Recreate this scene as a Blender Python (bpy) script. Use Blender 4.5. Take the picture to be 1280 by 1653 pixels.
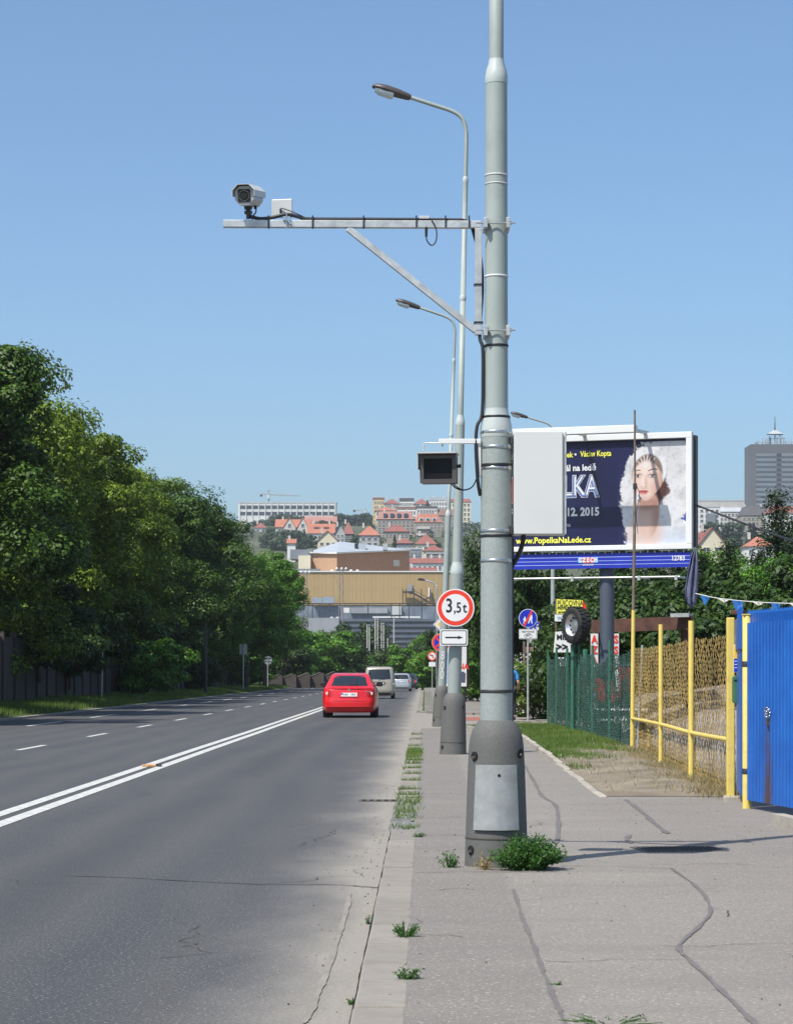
import bpy, math, random
import numpy as np
from mathutils import Vector, Matrix, Euler

for _o in list(bpy.data.objects):
    bpy.data.objects.remove(_o)
scene = bpy.context.scene
COL = scene.collection
R = math.radians

# ---------------------------------------------------------------- camera, sky, sun, exposure
F, CX, HY, EYE = 3650.0, 640.0, 1087.0, 1.45      # focal length (px of a 1280x1653 frame), principal column, horizon row, eye height
cam_d = bpy.data.cameras.new('camera')
cam = bpy.data.objects.new('camera', cam_d); COL.objects.link(cam)
cam.location = (0, 0, EYE); cam.rotation_euler = (R(90), 0, 0)
cam_d.sensor_fit = 'VERTICAL'; cam_d.sensor_height = 36.0; cam_d.sensor_width = 36.0
cam_d.lens = F * 36.0 / 1653.0
cam_d.shift_y = (HY - 826.5) / 1653.0
cam_d.clip_start = 0.1; cam_d.clip_end = 20000
scene.camera = cam

SUN_EL, SUN_AZ = 56.0, 42.0                        # sun behind the camera's left shoulder
sun_dir = Vector((-math.sin(R(SUN_AZ)) * math.cos(R(SUN_EL)), -math.cos(R(SUN_AZ)) * math.cos(R(SUN_EL)), math.sin(R(SUN_EL))))
world = bpy.data.worlds.new('World'); scene.world = world; world.use_nodes = True
wn = world.node_tree; wn.nodes.clear()
wo = wn.nodes.new('ShaderNodeOutputWorld'); wb = wn.nodes.new('ShaderNodeBackground'); ws = wn.nodes.new('ShaderNodeTexSky')
ws.sky_type = 'NISHITA'; ws.sun_disc = False; ws.sun_elevation = R(SUN_EL)
ws.sun_rotation = math.atan2(sun_dir.x, sun_dir.y)
ws.altitude = 1000; ws.air_density = 1.0; ws.dust_density = 4.5; ws.ozone_density = 5.5
wb.inputs['Strength'].default_value = 0.138
wt = wn.nodes.new('ShaderNodeMix'); wt.data_type = 'RGBA'; wt.blend_type = 'MULTIPLY'; wt.inputs[0].default_value = 1.0; wt.inputs[7].default_value = (1.0, 1.075, 1.05, 1)
wn.links.new(ws.outputs[0], wt.inputs[6]); wn.links.new(wt.outputs[2], wb.inputs[0]); wn.links.new(wb.outputs[0], wo.inputs[0])
sd = bpy.data.lights.new('sun', 'SUN'); sd.energy = 5.0; sd.angle = R(0.53); sd.color = (1.0, 0.95, 0.87)
sun = bpy.data.objects.new('sun', sd); COL.objects.link(sun)
sun.rotation_euler = sun_dir.to_track_quat('Z', 'Y').to_euler(); sun.location = (-20, -20, 40)
scene.view_settings.view_transform = 'Standard'; scene.view_settings.look = 'None'
scene.view_settings.exposure = 0.25; scene.view_settings.gamma = 1.0

# ---------------------------------------------------------------- helpers
SK = 0.0123                                        # the street runs a hair to the right
def at(px, py, Y): return Vector(((px - CX) * Y / F, Y, EYE - (py - HY) * Y / F))
def gY(py, h=0.0): return F * (EYE - h) / (py - HY)
def gp(px, py, h=0.0):
    Y = gY(py, h); return Vector(((px - CX) * Y / F, Y, h))
def ux(u, Y): return u + SK * Y

def tag(o, label=None, cat=None, group=None, kind=None):
    if label: o['label'] = label
    if cat: o['category'] = cat
    if group: o['group'] = group
    if kind: o['kind'] = kind
    return o
def empty(name, loc=(0, 0, 0), rot=(0, 0, 0)):
    o = bpy.data.objects.new(name, None); o.empty_display_size = 0.2; COL.objects.link(o)
    o.location = loc; o.rotation_euler = rot; return o
def thing(name, label, cat, loc=(0, 0, 0), rot=(0, 0, 0), group=None):
    return tag(empty(name, loc, rot), label, cat, group)
def copy_tree(o, parent=None):
    c = o.copy(); COL.objects.link(c); c.parent = parent
    for ch in list(o.children): copy_tree(ch, c)
    return c
def link_mesh(name, me, parent=None, loc=None):
    o = bpy.data.objects.new(name, me); COL.objects.link(o)
    if parent: o.parent = parent
    if loc is not None: o.location = loc
    return o

class MB:
    def __init__(s): s.v = []; s.f = []; s.sm = []; s.mi = []; s.m = 0
    def add(s, vs, fs, smooth=False):
        n = len(s.v); s.v += [tuple(p) for p in vs]
        for f in fs: s.f.append(tuple(i + n for i in f)); s.sm.append(smooth); s.mi.append(s.m)
        return s
    def box(s, c, size, rot=None):
        hx, hy, hz = size[0] / 2, size[1] / 2, size[2] / 2
        p = [Vector((x, y, z)) for z in (-hz, hz) for y in (-hy, hy) for x in (-hx, hx)]
        if rot is not None: p = [rot @ q for q in p]
        c = Vector(c); p = [q + c for q in p]
        return s.add(p, [(0, 2, 3, 1), (4, 5, 7, 6), (0, 1, 5, 4), (2, 6, 7, 3), (0, 4, 6, 2), (1, 3, 7, 5)])
    def bar(s, p0, p1, w, h, up=(0, 0, 1)):
        p0, p1 = Vector(p0), Vector(p1); d = (p1 - p0); L = d.length; d.normalize()
        x = d.cross(Vector(up)); 
        if x.length < 1e-5: x = d.cross(Vector((0, 1, 0)))
        x.normalize(); z = x.cross(d)
        m = Matrix((x, d, z)).transposed()
        return s.box((p0 + p1) / 2, (w, L, h), m)
    def tube(s, pts, r, n=8, caps=True):
        pts = [Vector(p) for p in pts]; rs = r if isinstance(r, (list, tuple)) else [r] * len(pts)
        vs, fs = [], []; prev = None
        for i, p in enumerate(pts):
            d = (pts[min(i + 1, len(pts) - 1)] - pts[max(i - 1, 0)]).normalized()
            if prev is None:
                a = Vector((0, 0, 1)) if abs(d.z) < .9 else Vector((1, 0, 0)); x = d.cross(a).normalized()
            else:
                x = (prev - d * prev.dot(d)).normalized()
            prev = x; y = d.cross(x)
            for k in range(n):
                t = 2 * math.pi * k / n; vs.append(p + (x * math.cos(t) + y * math.sin(t)) * rs[i])
        for i in range(len(pts) - 1):
            for k in range(n):
                a, b = i * n + k, i * n + (k + 1) % n; fs.append((a, b, b + n, a + n))
        s.add(vs, fs, True)
        if caps:
            m = len(pts) - 1
            s.add(vs[:n], [tuple(range(n - 1, -1, -1))]); s.add(vs[m * n:], [tuple(range(n))])
        return s
    def cyl(s, p0, p1, r0, r1=None, n=16): return s.tube([p0, p1], [r0, r0 if r1 is None else r1], n)
    def lathe(s, prof, c=(0, 0, 0), n=28, smooth=True):
        vs = [(c[0] + r * math.cos(2 * math.pi * k / n), c[1] + r * math.sin(2 * math.pi * k / n), c[2] + z) for r, z in prof for k in range(n)]
        fs = [(i * n + k, i * n + (k + 1) % n, (i + 1) * n + (k + 1) % n, (i + 1) * n + k) for i in range(len(prof) - 1) for k in range(n)]
        s.add(vs, fs, smooth)
        s.add(vs[:n], [tuple(range(n - 1, -1, -1))]); s.add(vs[-n:], [tuple(range(n))]); return s
    def slab(s, poly, y0, y1):                       # outline in (x, z), front at y0 (towards the camera), back at y1
        n = len(poly)
        vs = [(x, y0, z) for x, z in poly] + [(x, y1, z) for x, z in poly]
        a = sum(poly[i][0] * poly[(i + 1) % n][1] - poly[(i + 1) % n][0] * poly[i][1] for i in range(n))
        fr, bk = tuple(range(n)), tuple(range(2 * n - 1, n - 1, -1))
        fs = [fr, bk] + [(i, i + n, (i + 1) % n + n, (i + 1) % n) for i in range(n)]
        if a < 0: fs = [tuple(reversed(f)) for f in fs]
        return s.add(vs, fs)
    def deck(s, poly, z0, z1):                       # outline in (x, y), extruded in z
        n = len(poly); vs = [(x, y, z1) for x, y in poly] + [(x, y, z0) for x, y in poly]
        a = sum(poly[i][0] * poly[(i + 1) % n][1] - poly[(i + 1) % n][0] * poly[i][1] for i in range(n))
        fs = [tuple(range(n)), tuple(range(2 * n - 1, n - 1, -1))] + [(i, i + n, (i + 1) % n + n, (i + 1) % n) for i in range(n)]
        if a < 0: fs = [tuple(reversed(f)) for f in fs]
        return s.add(vs, fs)
    def sheet(s, poly, z=None):
        vs = [tuple(p) if len(p) == 3 else (p[0], p[1], z) for p in poly]
        n = len(vs); a = sum(vs[i][0] * vs[(i + 1) % n][1] - vs[(i + 1) % n][0] * vs[i][1] for i in range(n))
        return s.add(vs, [tuple(range(n)) if a > 0 else tuple(range(n - 1, -1, -1))])
    def mesh(s, name, mats):
        me = bpy.data.meshes.new(name); me.from_pydata(s.v, [], s.f)
        for m in (mats if isinstance(mats, (list, tuple)) else [mats]): me.materials.append(m)
        me.polygons.foreach_set('use_smooth', s.sm); me.polygons.foreach_set('material_index', s.mi); me.update(); return me
    def build(s, name, mats, parent=None, bevel=0, loc=None, seg=2):
        o = link_mesh(name, s.mesh(name, mats), parent, loc)
        if bevel:
            b = o.modifiers.new('Bevel', 'BEVEL'); b.width = bevel; b.segments = seg; b.limit_method = 'ANGLE'; b.angle_limit = R(40)
        return o

def circle(cx, cz, r, n=40): return [(cx + r * math.cos(2 * math.pi * k / n), cz + r * math.sin(2 * math.pi * k / n)) for k in range(n)]
def rrect(x0, x1, z0, z1, r, n=5):
    out = []
    for cx, cz, a in ((x1 - r, z1 - r, 0), (x0 + r, z1 - r, 90), (x0 + r, z0 + r, 180), (x1 - r, z0 + r, 270)):
        out += [(cx + r * math.cos(R(a + 90 * k / n)), cz + r * math.sin(R(a + 90 * k / n))) for k in range(n + 1)]
    return out
def smooth_closed(pts, k=5):
    out = []; n = len(pts)
    for i in range(n):
        p0, p1, p2, p3 = pts[i - 1], pts[i], pts[(i + 1) % n], pts[(i + 2) % n]
        for j in range(k):
            t = j / k
            out.append(tuple(0.5 * ((2 * p1[a]) + (-p0[a] + p2[a]) * t + (2 * p0[a] - 5 * p1[a] + 4 * p2[a] - p3[a]) * t * t + (-p0[a] + 3 * p1[a] - 3 * p2[a] + p3[a]) * t ** 3) for a in range(len(p1))))
    return out
def spline(pts, k=6):
    pts = [Vector(p) for p in pts]; out = []
    for i in range(len(pts) - 1):
        p0, p1, p2, p3 = pts[max(i - 1, 0)], pts[i], pts[i + 1], pts[min(i + 2, len(pts) - 1)]
        for j in range(k):
            t = j / k
            out.append(0.5 * ((2 * p1) + (p2 - p0) * t + (2 * p0 - 5 * p1 + 4 * p2 - p3) * t * t + (3 * p1 - p0 - 3 * p2 + p3) * t ** 3))
    return out + [pts[-1]]

def text(name, s, size, m, parent, x, y, z, bold=0.0, align='LEFT', sx=1.0, depth=0.0015, rot=(R(90), 0, 0)):
    cu = bpy.data.curves.new(name, 'FONT'); cu.body = s; cu.size = size; cu.offset = bold; cu.align_x = align; cu.align_y = 'CENTER'
    cu.extrude = depth; cu.resolution_u = 3
    t = bpy.data.objects.new(name, cu); COL.objects.link(t)
    me = bpy.data.meshes.new_from_object(t); bpy.data.objects.remove(t); bpy.data.curves.remove(cu)
    me.materials.clear(); me.materials.append(m)
    o = link_mesh(name, me, parent); o.location = (x, y, z); o.rotation_euler = rot; o.scale = (sx, 1, 1); return o

# ---------------------------------------------------------------- materials
def srgb(r, g, b):
    f = lambda c: (c / 255) / 12.92 if c / 255 <= .04045 else (((c / 255) + .055) / 1.055) ** 2.4
    return (f(r), f(g), f(b))
class NT:
    def __init__(s, name):
        s.m = bpy.data.materials.new(name); s.m.use_nodes = True; s.t = s.m.node_tree; s.t.nodes.clear()
        s.out = s.n('ShaderNodeOutputMaterial'); s.b = s.n('ShaderNodeBsdfPrincipled'); s.l(s.b.outputs[0], s.out.inputs[0])
        s.tc = s.n('ShaderNodeTexCoord')
    def n(s, t, **k):
        x = s.t.nodes.new(t)
        for a, b in k.items(): setattr(x, a, b)
        return x
    def l(s, a, b): s.t.links.new(a, b)
    def val(s, sock, v):
        if hasattr(v, 'is_linked') or hasattr(v, 'links'): s.l(v, sock)
        else: sock.default_value = v
    def math(s, op, a, b=0.0, c=None, clamp=False):
        x = s.n('ShaderNodeMath', operation=op, use_clamp=clamp); s.val(x.inputs[0], a); s.val(x.inputs[1], b)
        if c is not None: s.val(x.inputs[2], c)
        return x.outputs[0]
    def noise(s, scale, detail=4, rough=.55, vec=None, out=0):
        x = s.n('ShaderNodeTexNoise'); x.inputs['Scale'].default_value = scale; x.inputs['Detail'].default_value = detail; x.inputs['Roughness'].default_value = rough
        s.l(vec if vec is not None else s.tc.outputs['Object'], x.inputs['Vector']); return x.outputs[out]
    def mapped(s, scale=(1, 1, 1), rot=(0, 0, 0), loc=(0, 0, 0)):
        x = s.n('ShaderNodeMapping'); x.inputs['Scale'].default_value = scale; x.inputs['Rotation'].default_value = rot; x.inputs['Location'].default_value = loc
        s.l(s.tc.outputs['Object'], x.inputs[0]); return x.outputs[0]
    def rng(s, v, a, b, c=0.0, d=1.0):
        x = s.n('ShaderNodeMapRange'); x.clamp = True; s.val(x.inputs[0], v); x.inputs[1].default_value = a; x.inputs[2].default_value = b; x.inputs[3].default_value = c; x.inputs[4].default_value = d
        return x.outputs[0]
    def mix(s, f, a, b, mode='MIX'):
        x = s.n('ShaderNodeMix', data_type='RGBA', blend_type=mode); s.val(x.inputs[0], f)
        for k, v in ((6, a), (7, b)):
            if isinstance(v, tuple): x.inputs[k].default_value = (*v[:3], 1)
            else: s.l(v, x.inputs[k])
        return x.outputs[2]
    def color(s, c):
        if isinstance(c, tuple): s.b.inputs['Base Color'].default_value = (*c[:3], 1)
        else: s.l(c, s.b.inputs['Base Color'])
    def bump(s, h, strength=.3, dist=.01):
        x = s.n('ShaderNodeBump'); x.inputs['Strength'].default_value = strength; x.inputs['Distance'].default_value = dist
        s.l(h, x.inputs['Height']); s.l(x.outputs[0], s.b.inputs['Normal'])
def mat(name, col, rough=.6, metal=0.0, var=.12, vs=3.0, bump=0.0, bs=60.0, dirt=0.0, dcol=(.09, .075, .06), ds=1.2, spec=.5, coat=0.0, rnd=0.0):
    """one procedural paint / stone / metal: tone drift, optional dirt stains, fine relief, optional tone per object"""
    t = NT(name); n = t.noise(vs, 5)
    c = t.mix(t.rng(n, .3, .7), tuple(x * (1 - var) for x in col), tuple(min(1, x * (1 + var)) for x in col))
    if dirt: c = t.mix(t.math('MULTIPLY', t.rng(t.noise(ds, 6, .65), .5, .72), dirt), c, dcol)
    if rnd:
        oi = t.n('ShaderNodeObjectInfo'); hv = t.n('ShaderNodeHueSaturation'); t.l(c, hv.inputs['Color'])
        t.l(t.rng(oi.outputs['Random'], 0, 1, 1 - rnd, 1 + rnd), hv.inputs['Value']); c = hv.outputs[0]
    t.color(c); t.b.inputs['Roughness'].default_value = rough; t.b.inputs['Metallic'].default_value = metal
    t.b.inputs['Specular IOR Level'].default_value = spec; t.b.inputs['Coat Weight'].default_value = coat; t.b.inputs['Coat Roughness'].default_value = .08
    if bump: t.bump(t.noise(bs, 3), bump, .006)
    return t.m
def leaf_mat(name, c0, c1, trans=.25, tcol=None):
    t = NT(name); g = t.n('ShaderNodeNewGeometry')
    c = t.mix(g.outputs['Random Per Island'], c0, c1)
    c = t.mix(t.rng(t.noise(.35, 2), .35, .65, 0, .5), c, tuple(x * .7 for x in c0))
    t.color(c); t.b.inputs['Roughness'].default_value = .5; t.b.inputs['Specular IOR Level'].default_value = .28
    tr = t.n('ShaderNodeBsdfTranslucent'); t.l(t.mix(.5, c, tcol or c1), tr.inputs[0])
    mx = t.n('ShaderNodeMixShader'); mx.inputs[0].default_value = trans
    t.l(t.b.outputs[0], mx.inputs[1]); t.l(tr.outputs[0], mx.inputs[2]); t.l(mx.outputs[0], t.out.inputs[0]); return t.m

M = {}
M['pole'] = mat('pole_paint', (.30, .345, .325), .5, 0, .06, 2.5, .15, 90, .25, (.16, .17, .15), 3)
M['polelow'] = mat('pole_rough_paint', (.27, .305, .29), .65, 0, .09, 40, .35, 130, .22, (.17, .18, .165), 1.4)
M['collar'] = mat('collar_paint', (.42, .46, .44), .35, 0, .08, 4)
M['pedestal'] = mat('pedestal_concrete', (.100, .100, .094), .75, 0, .13, 55, .3, 160, .3, (.15, .145, .13), 1.3)
M['galv'] = mat('galvanised_steel', (.50, .51, .50), .45, .55, .2, 14, .1, 60, .35, (.30, .30, .29), 9)
M['steel'] = mat('band_steel', (.55, .55, .54), .25, .95, .1, 8)
M['plate'] = mat('cover_plate_zinc', (.29, .305, .30), .55, .25, .14, 12, .1, 40, .5, (.24, .22, .16), 2.6)
M['black'] = mat('black_rubber', (.012, .012, .014), .5, 0, .2, 5)
M['darkmetal'] = mat('dark_metal', (.05, .048, .045), .5, .3, .25, 8)
M['lampbrown'] = mat('lamp_housing_plastic', (.075, .062, .058), .42, 0, .2, 4)
M['cabinet'] = mat('cabinet_grey', (.58, .59, .57), .5, 0, .03, 1.5, .04, 80, .15, (.46, .46, .43), 2.5)
M['white'] = mat('white_paint', (.66, .66, .645), .45, 0, .05, 2, 0, 50, .2, (.5, .48, .44), 2)
M['cream'] = mat('cream_housing', (.46, .47, .47), .4, 0, .06, 3)
M['signwhite'] = mat('sign_white', (.70, .70, .69), .35, 0, .03, 4)
M['signred'] = mat('sign_red', (.72, .045, .02), .35, 0, .05, 4)
M['signblue'] = mat('sign_blue', (.012, .03, .42), .35, 0, .06, 4)
M['signyellow'] = mat('sign_yellow', (.85, .50, .03), .4, 0, .05, 4)
M['signblack'] = mat('sign_black', (.012, .012, .012), .5, 0, .1, 4)
M['yellow'] = mat('yellow_post_paint', (.66, .51, .12), .55, 0, .12, 6, .15, 70, .6, (.33, .2, .07), 6)
M['netyellow'] = mat('yellow_net', (.23, .155, .042), .7, 0, .45, 2.0)
M['netgreen'] = mat('green_net', (.010, .050, .036), .7, 0, .3, 2.0)
M['greenpaint'] = mat('green_post_paint', (.025, .12, .075), .5, 0, .2, 5, .1, 60, .3, (.1, .09, .06), 4)
M['rust'] = mat('rusty_sheet', (.085, .038, .026), .8, 0, .35, 5, .3, 40)
M['wood'] = mat('weathered_board', (.17, .115, .085), .8, 0, .3, 7, .3, 40, rnd=.25)
M['kerb'] = mat('kerb_granite', (.235, .212, .182), .85, 0, .16, 3.5, .5, 130, .45, (.16, .145, .125), 2.5, rnd=.09)
M['lawnkerb'] = mat('concrete_edging', (.33, .30, .25), .9, 0, .2, 5, .4, 90, .5, (.17, .15, .12), 3, rnd=.12)
M['cobble'] = mat('cobble_stone', (.15, .15, .143), .8, 0, .2, 18, .4, 60, rnd=.3)
M['tar'] = mat('tar_seal', (.135, .122, .112), .7, 0, .15, 7)
M['crack'] = mat('crack_dirt', (.06, .052, .045), .9, 0, .2, 7)
M['linepaint'] = mat('road_line_paint', (.50, .50, .47), .7, 0, .18, 6, .2, 90, .8, (.17, .165, .16), 14)
M['iron'] = mat('cast_iron', (.10, .085, .075), .7, .4, .3, 12, .2, 60)
M['hole'] = mat('drain_dark', (.006, .006, .006), .9)
M['tyre'] = mat('tyre_rubber', (.016, .016, .016), .75, 0, .2, 9)
M['rim'] = mat('wheel_rim', (.55, .55, .56), .3, .8, .1, 6)
M['glass'] = mat('dark_glass', (.018, .022, .026), .06, 0, .1, 3, spec=.7)
M['lens'] = mat('lamp_lens', (.62, .70, .74), .12, 0, .05, 4, spec=.6)
M['poster'] = mat('poster_navy', (.008, .008, .048), .35, 0, .35, .8)
M['red'] = mat('car_red', (.62, .010, .014), .28, 0, .02, 2, coat=.6)
M['beige'] = mat('car_beige', (.37, .34, .28), .35, .2, .03, 2, coat=.5)
M['silver'] = mat('car_silver', (.48, .50, .52), .32, .5, .03, 2, coat=.5)
M['cargreen'] = mat('car_dark', (.03, .045, .05), .3, .2, .03, 2, coat=.5)
M['taillamp'] = mat('tail_lamp', (.38, .012, .012), .2, 0, .1, 20, coat=.6)
M['lampclear'] = mat('lamp_clear', (.72, .62, .58), .15, 0, .1, 40, coat=.5)
M['chrome'] = mat('chrome', (.7, .7, .7), .15, 1, .05, 5)
M['trunk'] = mat('bark', (.075, .06, .045), .9, 0, .3, 6, .6, 25)
M['leaf_lime'] = leaf_mat('lime_leaves', (.042, .090, .006), (.22, .31, .026), .2, (.28, .40, .04))
M['leaf_dark'] = leaf_mat('maple_leaves', (.016, .048, .006), (.10, .185, .020), .14, (.14, .24, .03))
M['leaf_hedge'] = leaf_mat('hedge_leaves', (.012, .036, .007), (.062, .115, .020), .14, (.12, .22, .03))
M['leaf_bright'] = leaf_mat('ash_leaves', (.035, .12, .010), (.15, .30, .03), .2, (.2, .38, .03))
M['leaf_con'] = leaf_mat('conifer_needles', (.022, .05, .022), (.055, .085, .035), .12)
M['leaf_far'] = leaf_mat('far_leaves', (.035, .065, .035), (.07, .105, .05), .15)
M['leaf_weed'] = leaf_mat('weed_leaves', (.035, .10, .022), (.085, .19, .04), .25, (.15, .33, .04))
M['leaf_dry'] = leaf_mat('dry_stems', (.28, .2, .09), (.45, .36, .18), .2)
M['grass'] = leaf_mat('grass_blades', (.07, .135, .022), (.19, .27, .06), .3, (.25, .33, .06))
M['grassdry'] = leaf_mat('dry_grass_blades', (.20, .16, .075), (.40, .32, .16), .2)
M['flower'] = leaf_mat('white_blossom', (.6, .6, .52), (.8, .8, .75), .2)
# ---------------------------------------------------------------- setting: ground, road, pavement
PK = [(-100, 0), (225, 0), (300, -2.2), (420, -6), (560, -2), (700, 6), (800, 20), (900, 42), (950, 51), (1050, 63), (1150, 72), (1400, 92), (1600, 107), (2000, 122), (3000, 126), (9000, 100)]
def prof(Y): return float(np.interp(Y, [k[0] for k in PK], [k[1] for k in PK]))

def ground_material():
    t = NT('earth_and_scrub'); n = t.noise(.02, 6, .6)
    c = t.mix(t.rng(n, .35, .65), (.035, .055, .022), (.085, .095, .045)); c = t.mix(t.rng(t.noise(.6, 5), .45, .7, 0, .6), c, (.12, .10, .065))
    t.color(c); t.b.inputs['Roughness'].default_value = .95; t.bump(t.noise(3, 5), .5, .1); return t.m
m = MB(); ys = sorted(set([-60, -20, 0, 30, 60, 100, 150, 200] + list(range(225, 1000, 25)) + list(range(1000, 2100, 100)) + [2500, 3000, 5000, 9000]))
xs = [-4000, -1500, -700, -300, -120, -60, -25, -17, 9, 25, 60, 120, 300, 700, 1500, 4000]
for y in ys:
    for x in xs: m.v.append((x, y, prof(y) - .16))
for j in range(len(ys) - 1):
    for i in range(len(xs) - 1):
        a = j * len(xs) + i; m.f.append((a, a + 1, a + 1 + len(xs), a + len(xs))); m.sm.append(True); m.mi.append(0)
tag(m.build('ground', ground_material()), kind='structure')

def asphalt_material():
    t = NT('road_asphalt'); sx = t.n('ShaderNodeSeparateXYZ'); t.l(t.tc.outputs['Object'], sx.inputs[0])
    u = t.math('SUBTRACT', sx.outputs[0], t.math('MULTIPLY', sx.outputs[1], SK))
    fine = t.noise(48, 3, .8); spk = t.noise(60, 1, .5); big = t.noise(.35, 5, .6, t.mapped((1.6, .35, 1)))
    c = t.mix(t.rng(big, .32, .68), (.054, .057, .064), (.074, .074, .076))
    # polished wheel tracks run along the lane
    w = t.math('ADD', u, t.math('MULTIPLY', t.noise(.12, 2), 1.2))
    tr = t.rng(t.math('ABSOLUTE', t.math('SUBTRACT', t.math('PINGPONG', t.math('ADD', w, 40.2), .92), .46)), .08, .46, 0, .6)
    c = t.mix(tr, c, (.094, .089, .080))
    c = t.mix(t.rng(fine, .42, .72, 0, .8), c, (.042, .043, .047)); c = t.mix(t.rng(spk, .62, .74, 0, .75), c, (.30, .29, .28))
    # pale dust and worn grit along the gutter
    e = t.math('ADD', u, t.math('MULTIPLY', t.math('SUBTRACT', t.noise(.9, 5, .65, t.mapped((1, .45, 1))), .5), .85))
    g = t.rng(e, -1.25, -.42, 0, 1)
    c = t.mix(t.math('MULTIPLY', t.math('POWER', g, 1.9), t.rng(fine, .25, .6, 1, .62)), c, (.32, .29, .245))
    c = t.mix(t.rng(t.noise(.5, 6, .7), .62, .75, 0, .35), c, (.045, .044, .045))
    oil = t.rng(t.math('ABSOLUTE', t.math('ADD', t.math('ADD', u, t.math('MULTIPLY', t.noise(.08, 2), .5)), 2.35)), .0, .55, .55, 0)
    c = t.mix(t.math('MULTIPLY', oil, t.rng(t.noise(.5, 4, .6, t.mapped((1, .3, 1))), .35, .6, .2, 1)), c, (.050, .050, .053))
    drip = t.n('ShaderNodeTexVoronoi'); drip.inputs['Scale'].default_value = 1.7; t.l(t.tc.outputs['Object'], drip.inputs['Vector'])
    c = t.mix(t.rng(drip.outputs['Distance'], .015, .05, .55, 0), c, (.03, .03, .032))
    t.color(c); t.b.inputs['Roughness'].default_value = .78; t.b.inputs['Specular IOR Level'].default_value = .35
    t.bump(t.noise(85, 2, .7), .55, .006); return t.m
M['asphalt'] = asphalt_material()
KU0, KU1 = -.30, -.07                                   # kerb between road and pavement
m = MB(); ys = [-30, 0, 12, 25, 50, 80, 120, 160, 200, 225, 240, 255, 270, 300, 340]
for y in ys:
    for u in (-13.0, -9, -4.2, KU0 + .015): m.v.append((ux(u, y), y, prof(y)))
for j in range(len(ys) - 1):
    for i in range(3): a = j * 4 + i; m.f.append((a, a + 1, a + 5, a + 4)); m.sm.append(False); m.mi.append(0)
road = tag(m.build('road', M['asphalt']), kind='structure')
# side street mouth on the right, between the two pavements
m = MB(); m.sheet([(ux(KU0 + .015, 57.5), 57.5), (ux(2.15, 58), 58), (ux(9, 60), 60), (ux(40, 70), 70), (ux(40, 82), 82), (ux(6, 80), 80), (ux(1.6, 79), 79), (ux(.5, 80.5), 80.5), (ux(KU0 + .015, 84), 84)], -.002)
side = tag(m.build('side_road', M['asphalt']), kind='structure')
b = MB(); b.sheet([(1.75, 69.5), (3.6, 69.5), (3.7, 75), (1.7, 75)], .003); b.build('red_crossing', mat('red_surfacing', (.30, .105, .075), .85, 0, .2, 2, .3, 60), side)

def stripe(u, y0, y1, w, name='lane_line', step=12.0, seed=0):
    rd = random.Random(seed); b = MB(); n = max(1, int((y1 - y0) / step)); L = []
    for i in range(n + 1):
        y = y0 + (y1 - y0) * i / n; wob = .012 * math.sin(y * .21 + u)
        L.append((ux(u + wob - w / 2, y), ux(u + wob + w / 2 + rd.uniform(-.006, .006), y), y, prof(y) + .005))
    for i in range(n):
        a, c = L[i], L[i + 1]; b.add([(a[0], a[2], a[3]), (a[1], a[2], a[3]), (c[1], c[2], c[3]), (c[0], c[2], c[3])], [(0, 1, 2, 3)])
    return b.build(name, M['linepaint'], road)
stripe(-4.07, -5, 225, .165, seed=1); stripe(-4.355, -5, 225, .165, seed=2)
for i in range(20): stripe(-7.66, 24.6 + 9 * i - 9, 27.6 + 9 * i - 9, .13, 'lane_dash', 3.0, i)
for i in range(16): stripe(-10.9, 62 + 12 * i, 68 + 12 * i, .15, 'edge_dash', 6.0, i)
def ribbon(name, pts, w, mt, parent, seed=0, h=0.0, z=.005):
    rd = random.Random(seed); P = spline([gp(a, b, h) for a, b in pts], 16); b = MB(); n = len(P); vs = []
    for i, p in enumerate(P):
        d = (P[min(i + 1, n - 1)] - P[max(i - 1, 0)]); s = Vector((d.y, -d.x, 0)).normalized()
        ww = w * (.85 + .35 * math.sin(i * .55 + seed) * math.sin(i * .17)) * rd.uniform(.8, 1.1) * (.35 if i in (0, n - 1) else 1) / 2; o = s * rd.uniform(-.09, .09) * w
        vs += [p + s * ww + o + Vector((0, 0, z)), p - s * ww + o + Vector((0, 0, z))]
    b.add(vs, [(2 * i, 2 * i + 2, 2 * i + 3, 2 * i + 1) for i in range(n - 1)]); return b.build(name, mt, parent)
ribbon('crack', [(105, 1414), (200, 1417), (330, 1424), (430, 1428), (540, 1429), (612, 1434)], .028, M['crack'], road, 3)
ribbon('crack', [(492, 1653), (520, 1590), (548, 1510), (566, 1440)], .035, M['kerb'], road, 4)
_kl = [(y_, rnd_) for y_, rnd_ in zip([7, 9, 11, 13, 15, 17, 19, 21, 24, 28], [0] * 10)]
ribbon('kerb_gap', [(CX + ux(KU0 - .006, y_) * F / y_, HY + EYE * F / y_) for y_, _ in _kl], .013, M['hole'], road, 6)
ribbon('crack', [(500, 1177), (560, 1177), (660, 1180)], .08, M['crack'], road, 5)

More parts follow.
